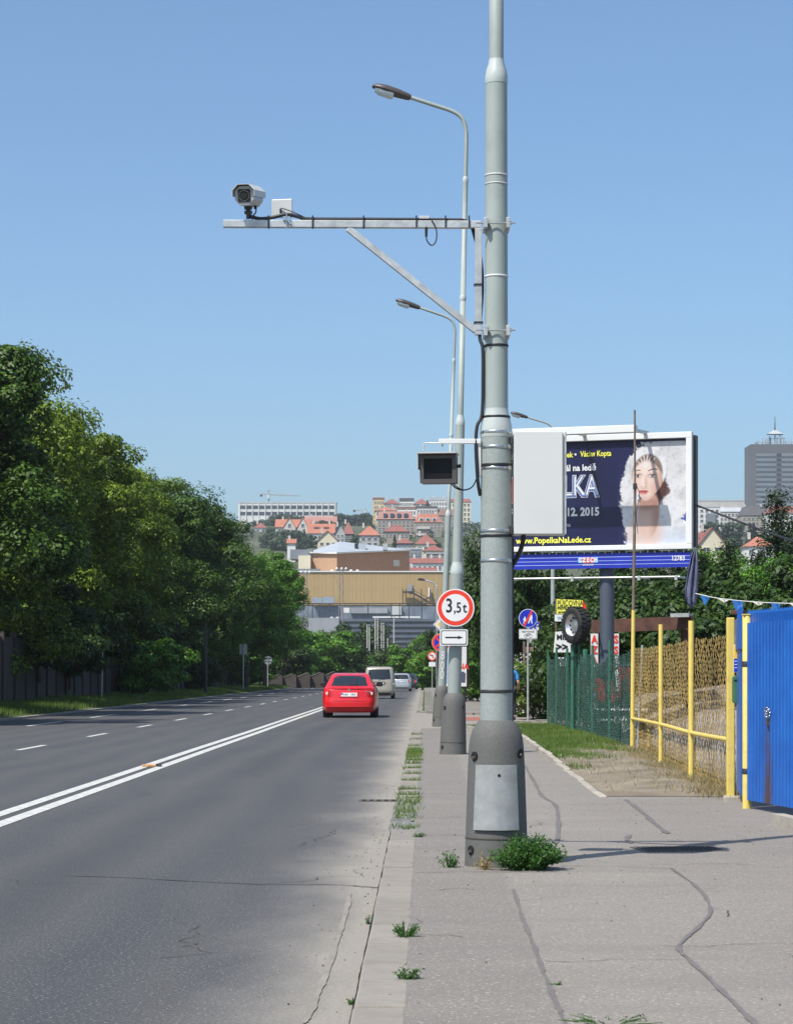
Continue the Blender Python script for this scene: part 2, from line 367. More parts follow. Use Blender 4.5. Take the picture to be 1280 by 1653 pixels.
def pavement_material():
    t = NT('pavement_asphalt'); sx = t.n('ShaderNodeSeparateXYZ'); t.l(t.tc.outputs['Object'], sx.inputs[0])
    u = t.math('SUBTRACT', sx.outputs[0], t.math('MULTIPLY', sx.outputs[1], SK))
    big = t.noise(.8, 6, .6); fine = t.noise(45, 3, .78); spk = t.noise(55, 1, .5)
    e = t.math('ADD', u, t.math('MULTIPLY', t.math('SUBTRACT', t.noise(1.3, 3), .5), .12))
    c = t.mix(t.rng(e, .52, .60), (.192, .177, .158), (.231, .212, .186))          # older strip beside the kerb, newer field beyond the sealed seam
    c = t.mix(t.rng(t.math('ADD', e, t.math('MULTIPLY', t.noise(.3, 2), 1.2)), 2.0, 2.5, 0, .7), c, (.210, .190, .168))
    c = t.mix(t.rng(big, .35, .7, 0, .45), c, (.178, .159, .140))
    c = t.mix(t.rng(t.noise(.45, 5, .6, t.mapped((.6, 2.2, 1))), .5, .7, 0, .3), c, (.275, .248, .212))
    c = t.mix(t.rng(fine, .45, .72, 0, .62), c, (.115, .104, .095)); c = t.mix(t.rng(spk, .63, .74, 0, .7), c, (.48, .45, .41))
    c = t.mix(t.rng(t.noise(3.3, 6, .7), .66, .72, 0, .35), c, (.11, .10, .095))
    gum = t.n('ShaderNodeTexVoronoi'); gum.inputs['Scale'].default_value = 2.6; t.l(t.tc.outputs['Object'], gum.inputs['Vector'])
    c = t.mix(t.rng(gum.outputs['Distance'], .02, .045, .6, 0), c, (.10, .09, .085)); c = t.mix(t.rng(t.noise(.9, 4, .6, t.mapped((.4, 1.5, 1))), .56, .62, 0, .22), c, (.15, .138, .128))
    t.color(c); t.b.inputs['Roughness'].default_value = .85; t.b.inputs['Specular IOR Level'].default_value = .3
    t.bump(t.noise(80, 2, .7), .5, .005); return t.m
M['pavement'] = pavement_material()
PH = .05
m = MB()
m.deck([(ux(KU1 - .012, -20), -20), (9, -20), (9, 20.2), (4.6, 20.4), (4.6, 26.4), (ux(3.45, 26.3), 26.3), (ux(2.05, 26.1), 26.1), (ux(2.18, 52), 52), (ux(1.9, 57.6), 57.6), (ux(KU1 - .012, 57.6), 57.6)], -.15, PH)
pave = tag(m.build('pavement', M['pavement']), kind='structure')
m = MB(); m.deck([(ux(KU1 + .05, 85), 85), (ux(.55, 82), 82), (ux(1.8, 80.4), 80.4), (ux(3.0, 81), 81), (ux(3.0, 220), 220), (ux(KU1 + .05, 220), 220)], -.15, PH)
pave2 = tag(m.build('far_pavement', M['pavement']), kind='structure')
# sealed seams and cracks
ribbon('sealed_seam', [(828, 1436), (842, 1480), (860, 1525), (884, 1588), (912, 1653), (950, 1740)], .028, M['tar'], pave, 11, PH)
ribbon('sealed_seam', [(1083, 1402), (1128, 1436), (1146, 1470), (1128, 1496), (1096, 1528), (1112, 1550), (1150, 1586), (1192, 1628), (1240, 1675)], .030, M['tar'], pave, 12, PH)
ribbon('sealed_seam', [(846, 1235), (862, 1262), (874, 1284), (896, 1300), (901, 1330), (898, 1362)], .05, M['tar'], pave, 13, PH)
ribbon('sealed_seam', [(1010, 1291), (1032, 1308), (1052, 1326), (1077, 1346)], .06, M['tar'], pave, 14, PH)
ribbon('crack', [(905, 1398), (960, 1399), (1040, 1401), (1088, 1403)], .012, M['crack'], pave, 15, PH)
ribbon('crack', [(1016, 1348), (1012, 1356), (1019, 1362)], .05, M['tar'], pave, 16, PH)
for k, (y, x0, x1) in enumerate([(1184, 690, 712), (1281, 683, 752), (1320, 680, 750), (1349, 674, 750), (1408, 668, 900), (1262, 684, 745)]):
    ribbon('joint', [(x0, y + 1), ((x0 + x1) / 2, y + (k % 3) - 1), (x1, y)], .014, M['crack'], pave, 20 + k, PH)

def hair_crack(x, y, ang, L, seed, h, parent, w=.007):
    rd = random.Random(seed); p = Vector((x, y, h + .004)); P = [p.copy()]; a0 = ang
    while L > 0:
        s = rd.uniform(.04, .12); ang += rd.gauss(0, .5) - .45 * (ang - a0); L -= s; p = p + Vector((math.cos(ang) * s, math.sin(ang) * s, 0)); P.append(p.copy())
    b = MB(); vs = []
    for i, q_ in enumerate(P):
        d = P[min(i + 1, len(P) - 1)] - P[max(i - 1, 0)]; s = Vector((d.y, -d.x, 0)).normalized() * w * rd.uniform(.25, .8) * (1 - .7 * i / len(P)); vs += [q_ + s, q_ - s]
    b.add(vs, [(2 * i, 2 * i + 2, 2 * i + 3, 2 * i + 1) for i in range(len(P) - 1)]); b.build('crack', M['crack'], parent)
for k, (x, y, a, L) in enumerate(((1.35, 11.6, .3, 1.1), (1.9, 13.0, 2.2, .9), (.35, 12.0, 1.7, 1.3), (.2, 14.6, .1, .5), (2.6, 16.5, 2.9, 1.4), (1.9, 18.2, .4, 1.2), (1.2, 20.5, 1.5, 2.0), (.5, 22.0, 1.3, 2.2), (2.7, 22.4, .7, 1.5), (.75, 13.9, .4, .6), (.72, 11.0, -.3, .7), (2.2, 10.6, 1.9, .8))): hair_crack(x, y, a, L, 60 + k, PH, pave)
for k, (x, y, a, L) in enumerate(((-1.2, 11.5, 1.4, 2.4), (-2.0, 15.5, 2.8, 1.8), (-1.0, 15.4, 1.2, 2.2), (-2.6, 22.0, .1, 2.4), (-.8, 19.0, 1.5, 3.0), (-3.3, 26, 1.6, 4), (-6, 33, .1, 3), (-1.6, 31, 1.6, 5))): hair_crack(x, y, a, L, 80 + k, 0, road, .009)
# granite kerb slabs, one by one; the stretch by the drain is patched with cobbles
kerb = tag(empty('kerb'), kind='structure'); rk = random.Random(5); y = 6.0; kmesh = {}
def slab_mesh(L):
    key = round(L, 1)
    if key not in kmesh: b = MB(); b.box((0, 0, -.085), (KU1 - KU0 - .004, key - .012, .19)); kmesh[key] = b.mesh('slab', M['kerb'])
    return kmesh[key], key
while y < 57.4:
    L = rk.choice([.6, .7, .8, .9]) if y < 20 else rk.choice([.8, 1.0, 1.2])
    if 20.3 < y < 24.9: y = 24.95; continue
    me, k = slab_mesh(L); o = link_mesh('slab', me, kerb, (ux((KU0 + KU1) / 2 + rk.uniform(-.004, .004), y + L / 2), y + L / 2, PH - .012 + rk.uniform(-.008, .006)))
    o.rotation_euler = (rk.uniform(-.006, .006), rk.uniform(-.012, .012), -SK + rk.uniform(-.006, .006))
    b = o.modifiers.new('Bevel', 'BEVEL'); b.width = .012; b.segments = 2; y += L
b = MB(); b.box((0, 0, -.03), (.092, .135, .10)); cob = b.mesh('cobble', M['cobble'])
for j in range(30):
    for i in range(3):
        Y = 20.45 + j * .148; o = link_mesh('cobble', cob, kerb, (ux(KU0 + .045 + i * .092 + rk.uniform(-.01, .01), Y), Y + i * .05 + rk.uniform(-.015, .015), PH - .03 + rk.uniform(-.015, .012)))
        o.rotation_euler = (rk.uniform(-.08, .08), rk.uniform(-.08, .08), .35 + rk.uniform(-.15, .15)); bv = o.modifiers.new('Bevel', 'BEVEL'); bv.width = .014
b = MB(); b.box((0, 0, -.085), (.22, .985, .19)); fk = b.mesh('slab', M['kerb'])
kerb2 = tag(empty('far_kerb'), kind='structure')
for i in range(100):
    Y = 85.5 + i; o = link_mesh('slab', fk, kerb2, (ux(-.17, Y), Y, PH - .005)); o.rotation_euler.z = -SK
RET = spline([(ux(-.17, 85.2), 85.2, 0), (ux(-.05, 83.4), 83.4, 0), (ux(.55, 81.6), 81.6, 0), (ux(1.8, 80.2), 80.2, 0), (ux(3.2, 79.8), 79.8, 0)], 2)
for i in range(len(RET) - 1):
    d = RET[i + 1] - RET[i]; c = (RET[i] + RET[i + 1]) / 2; o = link_mesh('slab', fk, kerb2, (c.x, c.y, PH - .012)); o.rotation_euler.z = math.atan2(d.y, d.x) - R(90); o.scale = (1, d.length, 1)
m = MB(); m.deck([(ux(-13.0, -20), -20), (ux(-12.82, -20), -20), (ux(-12.82, 225), 225), (ux(-13.0, 225), 225)], -.1, .06)
tag(m.build('left_kerb', M['lawnkerb']), kind='structure')

# concrete edging of the lawn strip, lawn and bare earth before the fence
edge = tag(empty('lawn_edging'), kind='structure'); b = MB(); b.box((0, 0, -.05), (.09, .985, .3)); em = b.mesh('edging_stone', M['lawnkerb'])
for i in range(32):
    Y = 26.0 + i; u = 2.02 + .005 * i + (.0 if i < 22 else (i - 22) ** 2 * -.012) + rk.uniform(-.012, .012)
    o = link_mesh('edging_stone', em, edge, (ux(u, Y), Y, PH - .085 + min(.055, max(0, i - 5) * .008) + rk.uniform(-.008, .008))); o.rotation_euler.z = -SK + rk.uniform(-.012, .012) + (0 if i < 22 else .02 * (i - 22))
    bv = o.modifiers.new('Bevel', 'BEVEL'); bv.width = .01
edge2 = tag(empty('drive_kerb'), kind='structure')
for i in range(7):
    p = Vector((3.56, 20.9, 0)).lerp(Vector((4.15, 16.0, 0)), i / 6); o = link_mesh('edging_stone', em, edge2, (p.x, p.y - .35, PH + .02 + rk.uniform(-.01, .01))); o.rotation_euler.z = .12 + rk.uniform(-.02, .02); o.scale = (1.3, .8, .8)
def earth_material():
    t = NT('bare_earth'); n = t.noise(1.3, 6, .6)
    c = t.mix(t.rng(n, .35, .65), (.15, .122, .086), (.255, .215, .158)); c = t.mix(t.rng(t.noise(9, 4, .7), .5, .75, 0, .6), c, (.12, .095, .065))
    t.color(c); t.b.inputs['Roughness'].default_value = .95; t.bump(t.noise(18, 5, .7), .7, .03); return t.m
M['earth'] = earth_material()
m = MB(); rows = [25.65 + i * .9 for i in range(36)]
for Y in rows:
    uL = 2.07 + .005 * (Y - 26); uR = 4.6
    for k in range(9):
        u = uL + (uR - uL) * k / 8; m.v.append((ux(u, Y), Y, PH + .005 + min(1, (Y - 25.65) / 2.5) * (.06 * math.sin(k * .5) + .025 * math.sin(Y * 1.7 + k * 1.3) * (k > 0))))
for j in range(len(rows) - 1):
    for i in range(8): a = j * 9 + i; m.f.append((a, a + 1, a + 10, a + 9)); m.sm.append(True); m.mi.append(0)
tag(m.build('earth_strip', M['earth']), kind='structure')
def yard_material():
    t = NT('yard_gravel'); n = t.noise(.5, 6, .6); c = t.mix(t.rng(n, .35, .65), (.17, .15, .135), (.28, .25, .225)); c = t.mix(t.rng(t.noise(25, 3, .7), .5, .75, 0, .5), c, (.10, .09, .08))
    t.color(c); t.b.inputs['Roughness'].default_value = .95; t.bump(t.noise(30, 4), .6, .02); return t.m
m = MB(); X = [4.3, 5.5, 7, 9, 12, 16, 25, 40]; Y_ = [10, 20, 28, 34, 40, 46, 52, 58, 66, 78, 95]
for y in Y_:
    for x in X: m.v.append((x + .0, y, PH - .03 + max(0, min(1, (y - 34) / 26)) * 1.25 * max(0, min(1, (x - 5.6) / 2.0)) + .04 * math.sin(x * 3 + y)))
for j in range(len(Y_) - 1):
    for i in range(len(X) - 1): a = j * len(X) + i; m.f.append((a, a + 1, a + 1 + len(X), a + len(X))); m.sm.append(True); m.mi.append(0)
tag(m.build('yard', yard_material()), kind='structure')
# left verge, banked up to the wall
m = MB(); rows = list(range(-20, 232, 6))
def vz(u, Y): return .05 + .22 * max(0, min(1, (-13.2 - u) / 3)) + .05 * math.sin(Y * .3 + u)
for Y in rows:
    for u in (-13.0, -13.6, -14.6, -15.8, -17.0, -20, -30): m.v.append((ux(u, Y), Y, vz(u, Y) if u < -13.1 else .055))
for j in range(len(rows) - 1):
    for i in range(6): a = j * 7 + i; m.f.append((a, a + 7, a + 8, a + 1)); m.sm.append(True); m.mi.append(0)
def verge_material():
    t = NT('verge_soil'); c = t.mix(t.rng(t.noise(.6, 6), .35, .65), (.05, .075, .025), (.13, .13, .06)); t.color(c); t.b.inputs['Roughness'].default_value = 1; t.bump(t.noise(12, 5), .8, .05); return t.m
tag(m.build('left_verge', verge_material()), kind='structure')

# ---------------------------------------------------------------- foliage tools
def leaf_mesh(name, C, N, S, mt, rng, aspect=.55, fold=.15):
    n = len(C); T = rng.normal(size=(n, 3)); N = N / (np.linalg.norm(N, axis=1, keepdims=True) + 1e-9)
    T -= N * (T * N).sum(1, keepdims=True); T /= (np.linalg.norm(T, axis=1, keepdims=True) + 1e-9); B = np.cross(N, T); S = S[:, None]
    V = np.stack([C - T * S * .5, C + B * S * aspect * .5 + N * S * fold, C + T * S * .5, C - B * S * aspect * .5 + N * S * fold], 1).reshape(-1, 3)
    me = bpy.data.meshes.new(name); me.vertices.add(4 * n); me.vertices.foreach_set('co', V.astype(np.float32).ravel())
    me.loops.add(4 * n); me.loops.foreach_set('vertex_index', np.arange(4 * n, dtype=np.int32)); me.polygons.add(n)
    me.polygons.foreach_set('loop_start', np.arange(0, 4 * n, 4, dtype=np.int32)); me.materials.append(mt); me.update(calc_edges=True); me.validate(); return me
def clusters(rng, n, rad, cz, lo=.45, bumpy=.22):
    d = rng.normal(size=(n, 3)); d /= np.linalg.norm(d, axis=1, keepdims=True)
    ph = rng.uniform(0, 6.28, 3); k = 1 + bumpy * (np.sin(3 * d[:, 0] + ph[0]) * np.sin(3.3 * d[:, 1] + ph[1]) + .6 * np.sin(4 * d[:, 2] + ph[2]))
    r = (lo + (1 - lo) * rng.uniform(0, 1, n) ** .45) * k
    return d * r[:, None] * np.array(rad) + np.array([0, 0, cz])
def clump_leaves(rng, cen, crad, per, size, up=.5):
    n = len(cen) * per; c = np.repeat(cen, per, 0); cr = np.repeat(crad, per)
    d = rng.normal(size=(n, 3)); d /= np.linalg.norm(d, axis=1, keepdims=True); d[:, 2] = d[:, 2] * .8 + .1
    an = np.repeat(np.stack([rng.uniform(.7, 1.35, len(cen)), rng.uniform(.7, 1.35, len(cen)), rng.uniform(.5, .95, len(cen))], 1), per, 0); lump = 1 + .22 * np.sin(5 * d[:, 0] + c[:, 1]) * np.sin(5 * d[:, 1] + c[:, 0])
    P = c + d * an * (lump * cr * (.58 + .42 * rng.uniform(0, 1, n) ** .6))[:, None]
    N = d * .8 + np.array([0, 0, up]) + rng.normal(size=(n, 3)) * .3
    return P, N, size * rng.uniform(.6, 1.35, n)
def make_tree(name, seed, rad, cz, ncl, per, leaf, mt, trunk_r=.22, crad=(.7, 1.5), lo=.45, up=.5):
    rng = np.random.default_rng(seed); t = empty(name); cen = clusters(rng, ncl, rad, cz, lo); cr = rng.uniform(crad[0], crad[1], ncl)
    P, N, S = clump_leaves(rng, cen, cr, per, leaf, up); link_mesh('crown', leaf_mesh('crown', P, N, S, mt, rng), t)
    b = MB(); top = cz + rad[2] * .5; rd = random.Random(seed)
    b.tube([(0, 0, -.3), (rd.uniform(-.1, .1), rd.uniform(-.1, .1), top * .35), (rd.uniform(-.3, .3), rd.uniform(-.3, .3), top * .7), (rd.uniform(-.4, .4), rd.uniform(-.4, .4), top)], [trunk_r * 1.3, trunk_r, trunk_r * .6, trunk_r * .15], 9)
    for k in rng.choice(ncl, min(14, ncl), replace=False):
        z0 = cz - rad[2] * .75 + rd.uniform(0, rad[2] * .8); z0 = max(z0, top * .15); q = Vector(cen[k]); b.tube([(0, 0, z0), q * .5 + Vector((0, 0, z0 * .5 + .2)), q], [trunk_r * .45, trunk_r * .28, trunk_r * .08], 6)
    b.build('trunk', M['trunk'], t); return t
def make_conifer(name, seed, h, r, mt, leaf=.16, n=26000, trunk_r=.14):
    rng = np.random.default_rng(seed); t = empty(name); tiers = int(h * 3.2); P, N = [], []
    for k in range(tiers):
        f = k / tiers; z = h * (.06 + .92 * f); rr = r * (1 - f) ** .8 + .12
        for a in rng.uniform(0, 6.28, max(4, int(9 * (1 - f) + 3))):
            L = rr * rng.uniform(.6, 1.12); m_ = int(n / tiers / 9 * (L / r + .25)); s = rng.uniform(.05, 1, m_)
            x = np.cos(a) * L * s; yv = np.sin(a) * L * s; w = .16 + .12 * (1 - s)
            P.append(np.stack([x, yv, z - .22 * L * s + .1 * L * s * s], 1) + rng.normal(size=(m_, 3)) * (w * .8)[:, None]); N.append(rng.normal(size=(m_, 3)) * .5 + np.array([0, 0, .8]))
    P = np.concatenate(P); N = np.concatenate(N); link_mesh('crown', leaf_mesh('crown', P, N, leaf * rng.uniform(.6, 1.3, len(P)), mt, rng, .35), t)
    b = MB(); b.tube([(0, 0, -.3), (0, 0, h * .5), (0, 0, h * .97)], [trunk_r, trunk_r * .7, .02], 8); b.build('trunk', M['trunk'], t); return t
def put(proto, used, x, y, z, s, rz, label, cat, group, sz=None):
    t = copy_tree(proto) if proto.name in used else proto; used.add(proto.name)
    t.location = (x, y, z); t.rotation_euler = (0, 0, rz); t.scale = (s, s, sz or s); tag(t, label, cat, group); return t
USED = set()
def blades(name, pts, h, w, mt, rng, lean=.45):
    pts = np.asarray(pts); n = len(pts); a = rng.uniform(0, 6.28, n); hh = h * rng.uniform(.45, 1.25, n); sd_ = np.stack([np.cos(a), np.sin(a), 0 * a], 1) * (w / 2)
    b = rng.uniform(0, 6.28, n); le = rng.uniform(0, lean, n) * hh
    tip = pts + np.stack([np.cos(b) * le, np.sin(b) * le, hh], 1); V = np.stack([pts - sd_, pts + sd_, tip], 1).reshape(-1, 3)
    me = bpy.data.meshes.new(name); me.vertices.add(3 * n); me.vertices.foreach_set('co', V.astype(np.float32).ravel()); me.loops.add(3 * n)
    me.loops.foreach_set('vertex_index', np.arange(3 * n, dtype=np.int32)); me.polygons.add(n); me.polygons.foreach_set('loop_start', np.arange(0, 3 * n, 3, dtype=np.int32)); me.materials.append(mt); me.update(calc_edges=True); me.validate()
    return me
# ---------------------------------------------------------------- street lamps
def lamp_post(label, loc, lean=0.0, detail=True, group='grey street lamps along the right pavement'):
    t = thing('street_lamp', label, 'street lamp', loc, (0, lean, 0), group)
    b = MB(); b.lathe([(.233, -.05), (.231, .02), (.222, .30), (.208, .70), (.200, .86), (.192, .93), (.176, .985), (.150, 1.03), (.128, 1.055), (.116, 1.06)], n=44); ped = b.build('pedestal', M['pedestal'], t)
    for a, z, rr in ((-143, .80, .204), (-146, .12, .228), (-36, .82, .204), (40, .12, .228)):
        b = MB(); p = Vector((math.cos(R(a)) * rr, math.sin(R(a)) * rr, z)); d = Vector((math.cos(R(a)), math.sin(R(a)), 0))
        b.cyl(p - d * .02, p + d * .006, .034, .034, 16); b.build('bolt_recess', M['hole'], ped)
        b = MB(); b.cyl(p + d * .004 + Vector((.0, 0, -.012)), p + d * .02 + Vector((0, 0, -.012)), .014, .012, 8); b.build('bolt', M['iron'], ped)
    b = MB(); b.lathe([(.2285, .2), (.2295, .205), (.2285, .21)], n=44); b.build('seam', M['crack'], ped)
    b = MB(); b.lathe([(.118, 1.04), (.116, 1.6), (.112, 3.14)], n=32); b.build('lower_shaft', M['polelow'], t)
    b = MB(); b.lathe([(.1135, 3.12), (.1165, 3.14), (.1165, 3.17), (.112, 3.21), (.098, 3.27), (.088, 3.31), (.0855, 3.33)], n=32); b.build('collar', M['collar'], t)
    b = MB(); b.lathe([(.0855, 3.3), (.079, 5.74)], n=28); b.build('middle_shaft', M['pole'], t)
    b = MB(); b.lathe([(.081, 5.70), (.083, 5.72), (.083, 5.75), (.074, 5.80), (.058, 5.85), (.054, 5.88)], n=28); b.build('collar', M['collar'], t)
    b = MB(); b.lathe([(.053, 5.84), (.050, 7.9), (.0475, 7.9), (.044, 9.95)], n=20); b.build('upper_shaft', M['pole'], t)
    for z, r in ((7.88, .058), (9.93, .050)):
        b = MB(); b.lathe([(r * .85, z - .03), (r, z), (r, z + .05), (r * .8, z + .08)], n=20); b.build('collar', M['collar'], t)
    b = MB(); b.tube(spline([(0, 0, 9.9), (0, 0, 10.62), (-.012, 0, 10.82), (-.08, 0, 11.02), (-.25, 0, 11.14), (-.6, 0, 11.25), (-1.06, 0, 11.39)], 7), [.036] * 7 * 6 + [.028], 12); b.build('arm', M['pole'], t)
    # lamp head: tapered housing with a clear bowl under its front half
    ax = Vector((-.66, 0, .17)).normalized(); up = Vector((ax.z, 0, -ax.x)); up = up if up.z > 0 else -up; o = Vector((-.98, 0, 11.365))
    def ring(tt, w, hu, hd, n=16):
        c = o + ax * tt; return [c + Vector((0, 1, 0)) * (w * math.cos(a)) + up * ((hu if math.sin(a) > 0 else hd) * math.sin(a)) for a in [2 * math.pi * k / n for k in range(n)]]
    def loft(rings, name, m_):
        b = MB(); n = len(rings[0]); vs = [p for r_ in rings for p in r_]
        b.add(vs, [(i * n + k, i * n + (k + 1) % n, (i + 1) * n + (k + 1) % n, (i + 1) * n + k) for i in range(len(rings) - 1) for k in range(n)], True)
        b.add(rings[0], [tuple(range(n))]); b.add(rings[-1], [tuple(range(n - 1, -1, -1))]); return b.build(name, m_, head)
    head = empty('lamp_head'); head.parent = t
    loft([ring(0, .05, .045, .045), ring(.05, .075, .06, .06), ring(.25, .12, .085, .065), ring(.45, .15, .095, .05), ring(.62, .13, .075, .03), ring(.69, .06, .03, .01)], 'housing', M['lampbrown'])
    loft([ring(.29, .11, .0, .10), ring(.33, .12, .0, .125), ring(.55, .115, .0, .115), ring(.63, .09, .0, .075)], 'bowl', M['lens'])
    b = MB(); q = o + ax * .02; b.bar(q, o + ax * .66, .26, .006, up); return t
P1 = Vector(((801 - CX) * 16.5 / F, 16.5, PH)); P2 = Vector(((731 - CX) * 39.2 / F, 39.2, PH)); P3 = Vector(((711 - CX) * 61.8 / F, 61.8, PH))
lamp1 = lamp_post('large grey street lamp post nearest the camera carrying the camera bracket and cabinet', P1)
lamp2 = lamp_post('grey street lamp with the 3,5 t sign on its post', P2, R(1.25))
lamp3 = lamp_post('grey street lamp with white handwritten digits, behind the one with the 3,5 t sign', P3, R(2.1))
lamp4 = lamp_post('street lamp rising behind the billboard', (at(892, 1100, 88).x, 88, PH))
for k, (ch, z) in enumerate((('1', 2.15), ('8', 1.78), ('0', 1.5), ('0', 1.25))):
    text('chalk_digit', ch, .34, M['white'], lamp3, -.01, -.118, z + .1, .002, 'CENTER', .6)
def pz(py): return (1396 - py) * 16.5 / F                   # heights on the near post
def band(z, h, m_, off=.003, parent=lamp1):
    r = float(np.interp(z, [1.04, 1.6, 3.14, 3.17, 3.33, 5.74], [.118, .116, .112, .1165, .0855, .079])) + off
    b = MB(); b.lathe([(r, z - h / 2), (r + .0015, z - h / 2 + .002), (r + .0015, z + h / 2 - .002), (r, z + h / 2)], n=32); return b.build('band', m_, parent)
for y, h, m_ in ((283, .008, 'white'), (297, .006, 'white'), (446, .012, 'white'), (558, .018, 'black'), (673, .018, 'black'), (698, .02, 'steel'), (722, .02, 'steel'), (751, .022, 'black'), (756, .018, 'steel'), (857, .02, 'steel'), (865, .02, 'black'), (905, .02, 'steel'), (1115, .022, 'darkmetal')):
    bd = band(pz(y), h, M[m_])
    if m_ == 'steel':
        z = pz(y); b = MB(); b.box((.09, -.085, z), (.03, .012, .026), Matrix.Rotation(R(45), 3, 'Z')); b.build('clip', M['steel'], bd)
# zinc cover plate wrapped round the front of the near pedestal
b = MB(); n = 22; vs = []
for i in range(n + 1):
    a = R(-90 - 46 + 86 * i / n)
    for z, rr in ((.27, .243), (.74, .2165)):
        vs.append((rr * math.cos(a), rr * math.sin(a), z))
for i in range(n + 1):
    a = R(-90 - 46 + 86 * i / n)
    for z, rr in ((.27, .2375), (.74, .212)): vs.append((rr * math.cos(a), rr * math.sin(a), z))
o2 = 2 * (n + 1)
b.add(vs, [(2 * i, 2 * i + 2, 2 * i + 3, 2 * i + 1) for i in range(n)] + [(o2 + 2 * i, o2 + 2 * i + 1, o2 + 2 * i + 3, o2 + 2 * i + 2) for i in range(n)], True)
b.add(vs, [(2 * i + 1, 2 * i + 3, o2 + 2 * i + 3, o2 + 2 * i + 1) for i in range(n)] + [(2 * i, o2 + 2 * i, o2 + 2 * i + 2, 2 * i + 2) for i in range(n)] + [(0, 1, o2 + 1, o2), (2 * n, o2 + 2 * n, o2 + 2 * n + 1, 2 * n + 1)])
cp = b.build('cover_plate', M['plate'], lamp1); cp['label'] = 'dull zinc cover plate on the pedestal'
b = MB(); b.cyl((.01, -.212, .665), (.01, -.2235, .665), .011, .011, 14); b.build('screw_hole', M['hole'], cp)
b = MB(); b.cyl(P1 + Vector((.118, .035, 1.0)), P1 + Vector((.118, .035, 2.4)), .012, .012, 10)
o = b.build('conduit', M['darkmetal']); o.parent = lamp1; o.matrix_parent_inverse = Matrix.Translation(-P1)

# ---------------------------------------------------------------- bracket, camera, antenna, floodlight, cabinet on the near post
def Q(px, py, dy=0.0): return at(px, py, 16.5 + dy)
br = thing('steel_bracket', 'galvanised steel arm with diagonal brace clamped to the near lamp post', 'bracket')
b = MB(); b.bar(Q(361, 361.5), Q(776, 363), .052, .052); b.build('arm', M['galv'], br, .003)
b = MB(); b.bar(Q(772, 369), Q(772, 541), .050, .050, (0, 1, 0)); b.build('upright', M['galv'], br, .003)
b = MB(); b.bar(Q(562, 369), Q(768, 534), .046, .046); b.build('brace', M['galv'], br, .003)
for y in (364, 537):
    c = empty('clamp'); c.parent = br
    for x in (783, 819): 
        b = MB(); b.box(Q(x, y, 0), (.028, .24, .075)); b.build('jaw', M['galv'], c, .003)
    for dy in (-.102, .102):
        b = MB(); b.cyl(Q(768, y - 4, dy), Q(832, y - 4, dy), .006, .006, 8); b.build('threaded_rod', M['steel'], c)
    for dy in (-.102, .102):
        b = MB(); b.cyl(Q(822, y - 4, dy), Q(826, y - 4, dy), .014, .014, 6); b.build('nut', M['steel'], c)
b = MB(); b.box(Q(685, 352, 0), (.075, .06, .022)); b.build('junction_box', M['cream'], br, .004)
cb = thing('power_cable', 'thick black cable tied along the bracket arm and down the near post', 'cable')
b = MB(); b.tube(spline([Q(404, 349, -.01), Q(420, 353, -.012), Q(440, 351, -.012), Q(463, 346, -.015), Q(482, 350, -.012), Q(500, 353.5, -.01), Q(600, 354, -.01), Q(720, 355, -.01), Q(748, 356, -.01), Q(760, 364, .035), Q(767, 385, .035), Q(776, 420, .03), Q(778, 470, .03), Q(774, 540, .0), Q(779, 562, -.02), Q(779.5, 610, -.03), Q(778, 668, -.03), Q(770, 688, -.04), Q(768, 720, -.05), Q(771, 775, -.05), Q(775, 800, -.02)], 6), .013, 8); b.build('cable_sheath', M['black'], cb)
for x in (434, 505, 587, 672, 719, 757):
    b = MB(); c = Q(x, 361, 0); b.box(c + Vector((0, -.003, .01)), (.010, .064, .086)); b.build('cable_tie', M['black'], cb)
for y in (460, 521):
    b = MB(); b.box(Q(772, y, 0), (.066, .062, .012)); b.build('cable_tie', M['black'], cb)
lc = thing('cable_loop', 'thin black cable hanging in a loop under the bracket arm', 'cable')
b = MB(); b.tube(spline([Q(688, 366, -.03), Q(688, 374, -.03), Q(689, 388, -.03), Q(697, 396, -.03), Q(704, 388, -.03), Q(704, 370, -.03), Q(697, 356, -.03)], 6), .005, 6); b.build('wire', M['black'], lc)
b = MB(); b.cyl(Q(688, 368, -.03), Q(688, 382, -.03), .011, .009, 8); b.build('plug', M['black'], lc)

tc = thing('traffic_camera', 'white traffic camera in hooded housing at the tip of the steel arm', 'camera', Q(395.5, 316, -.1), (R(9), 0, R(-9)))
oc = [(-.035, .070), (.035, .070), (.07, .035), (.07, -.028), (.035, -.07), (-.035, -.07), (-.07, -.028), (-.07, .035)]
b = MB(); b.slab(oc, -.02, .30); b.build('housing', M['cream'], tc, .004)
b = MB(); outer = [(-.083, -.005), (-.083, .040), (-.042, .082), (.042, .082), (.083, .040), (.083, -.005)]; inner = [(x * .955, z * .955 if z > 0 else z) for x, z in outer]
hood = outer + inner[::-1]
for i in range(5):
    b.slab([outer[i], outer[i + 1], inner[i + 1], inner[i]], -.055, .33)
b.build('sun_hood', M['cabinet'], tc)
b = MB(); b.slab(rrect(-.046, .046, -.046, .046, .006), -.026, -.018); w = b.build('window', M['signblack'], tc)
b = MB(); b.cyl((0, -.032, 0), (0, -.024, 0), .026, .03, 24); b.build('lens', M['glass'], w)
for k in range(14):
    a = 2 * math.pi * k / 14; b = MB(); b.cyl((.037 * math.cos(a), -.030, .037 * math.sin(a)), (.037 * math.cos(a), -.025, .037 * math.sin(a)), .0035, .0035, 8); b.build('infrared_diode', M['steel'], w)
b = MB(); b.cyl((0, .1, -.07), (0, .1, -.095), .032, .028, 12); b.cyl((0, .1, -.09), (.002, .09, -.16), .016, .018, 10); b.box((0, .1, -.115), (.05, .045, .025)); b.build('swivel_mount', M['darkmetal'], tc)
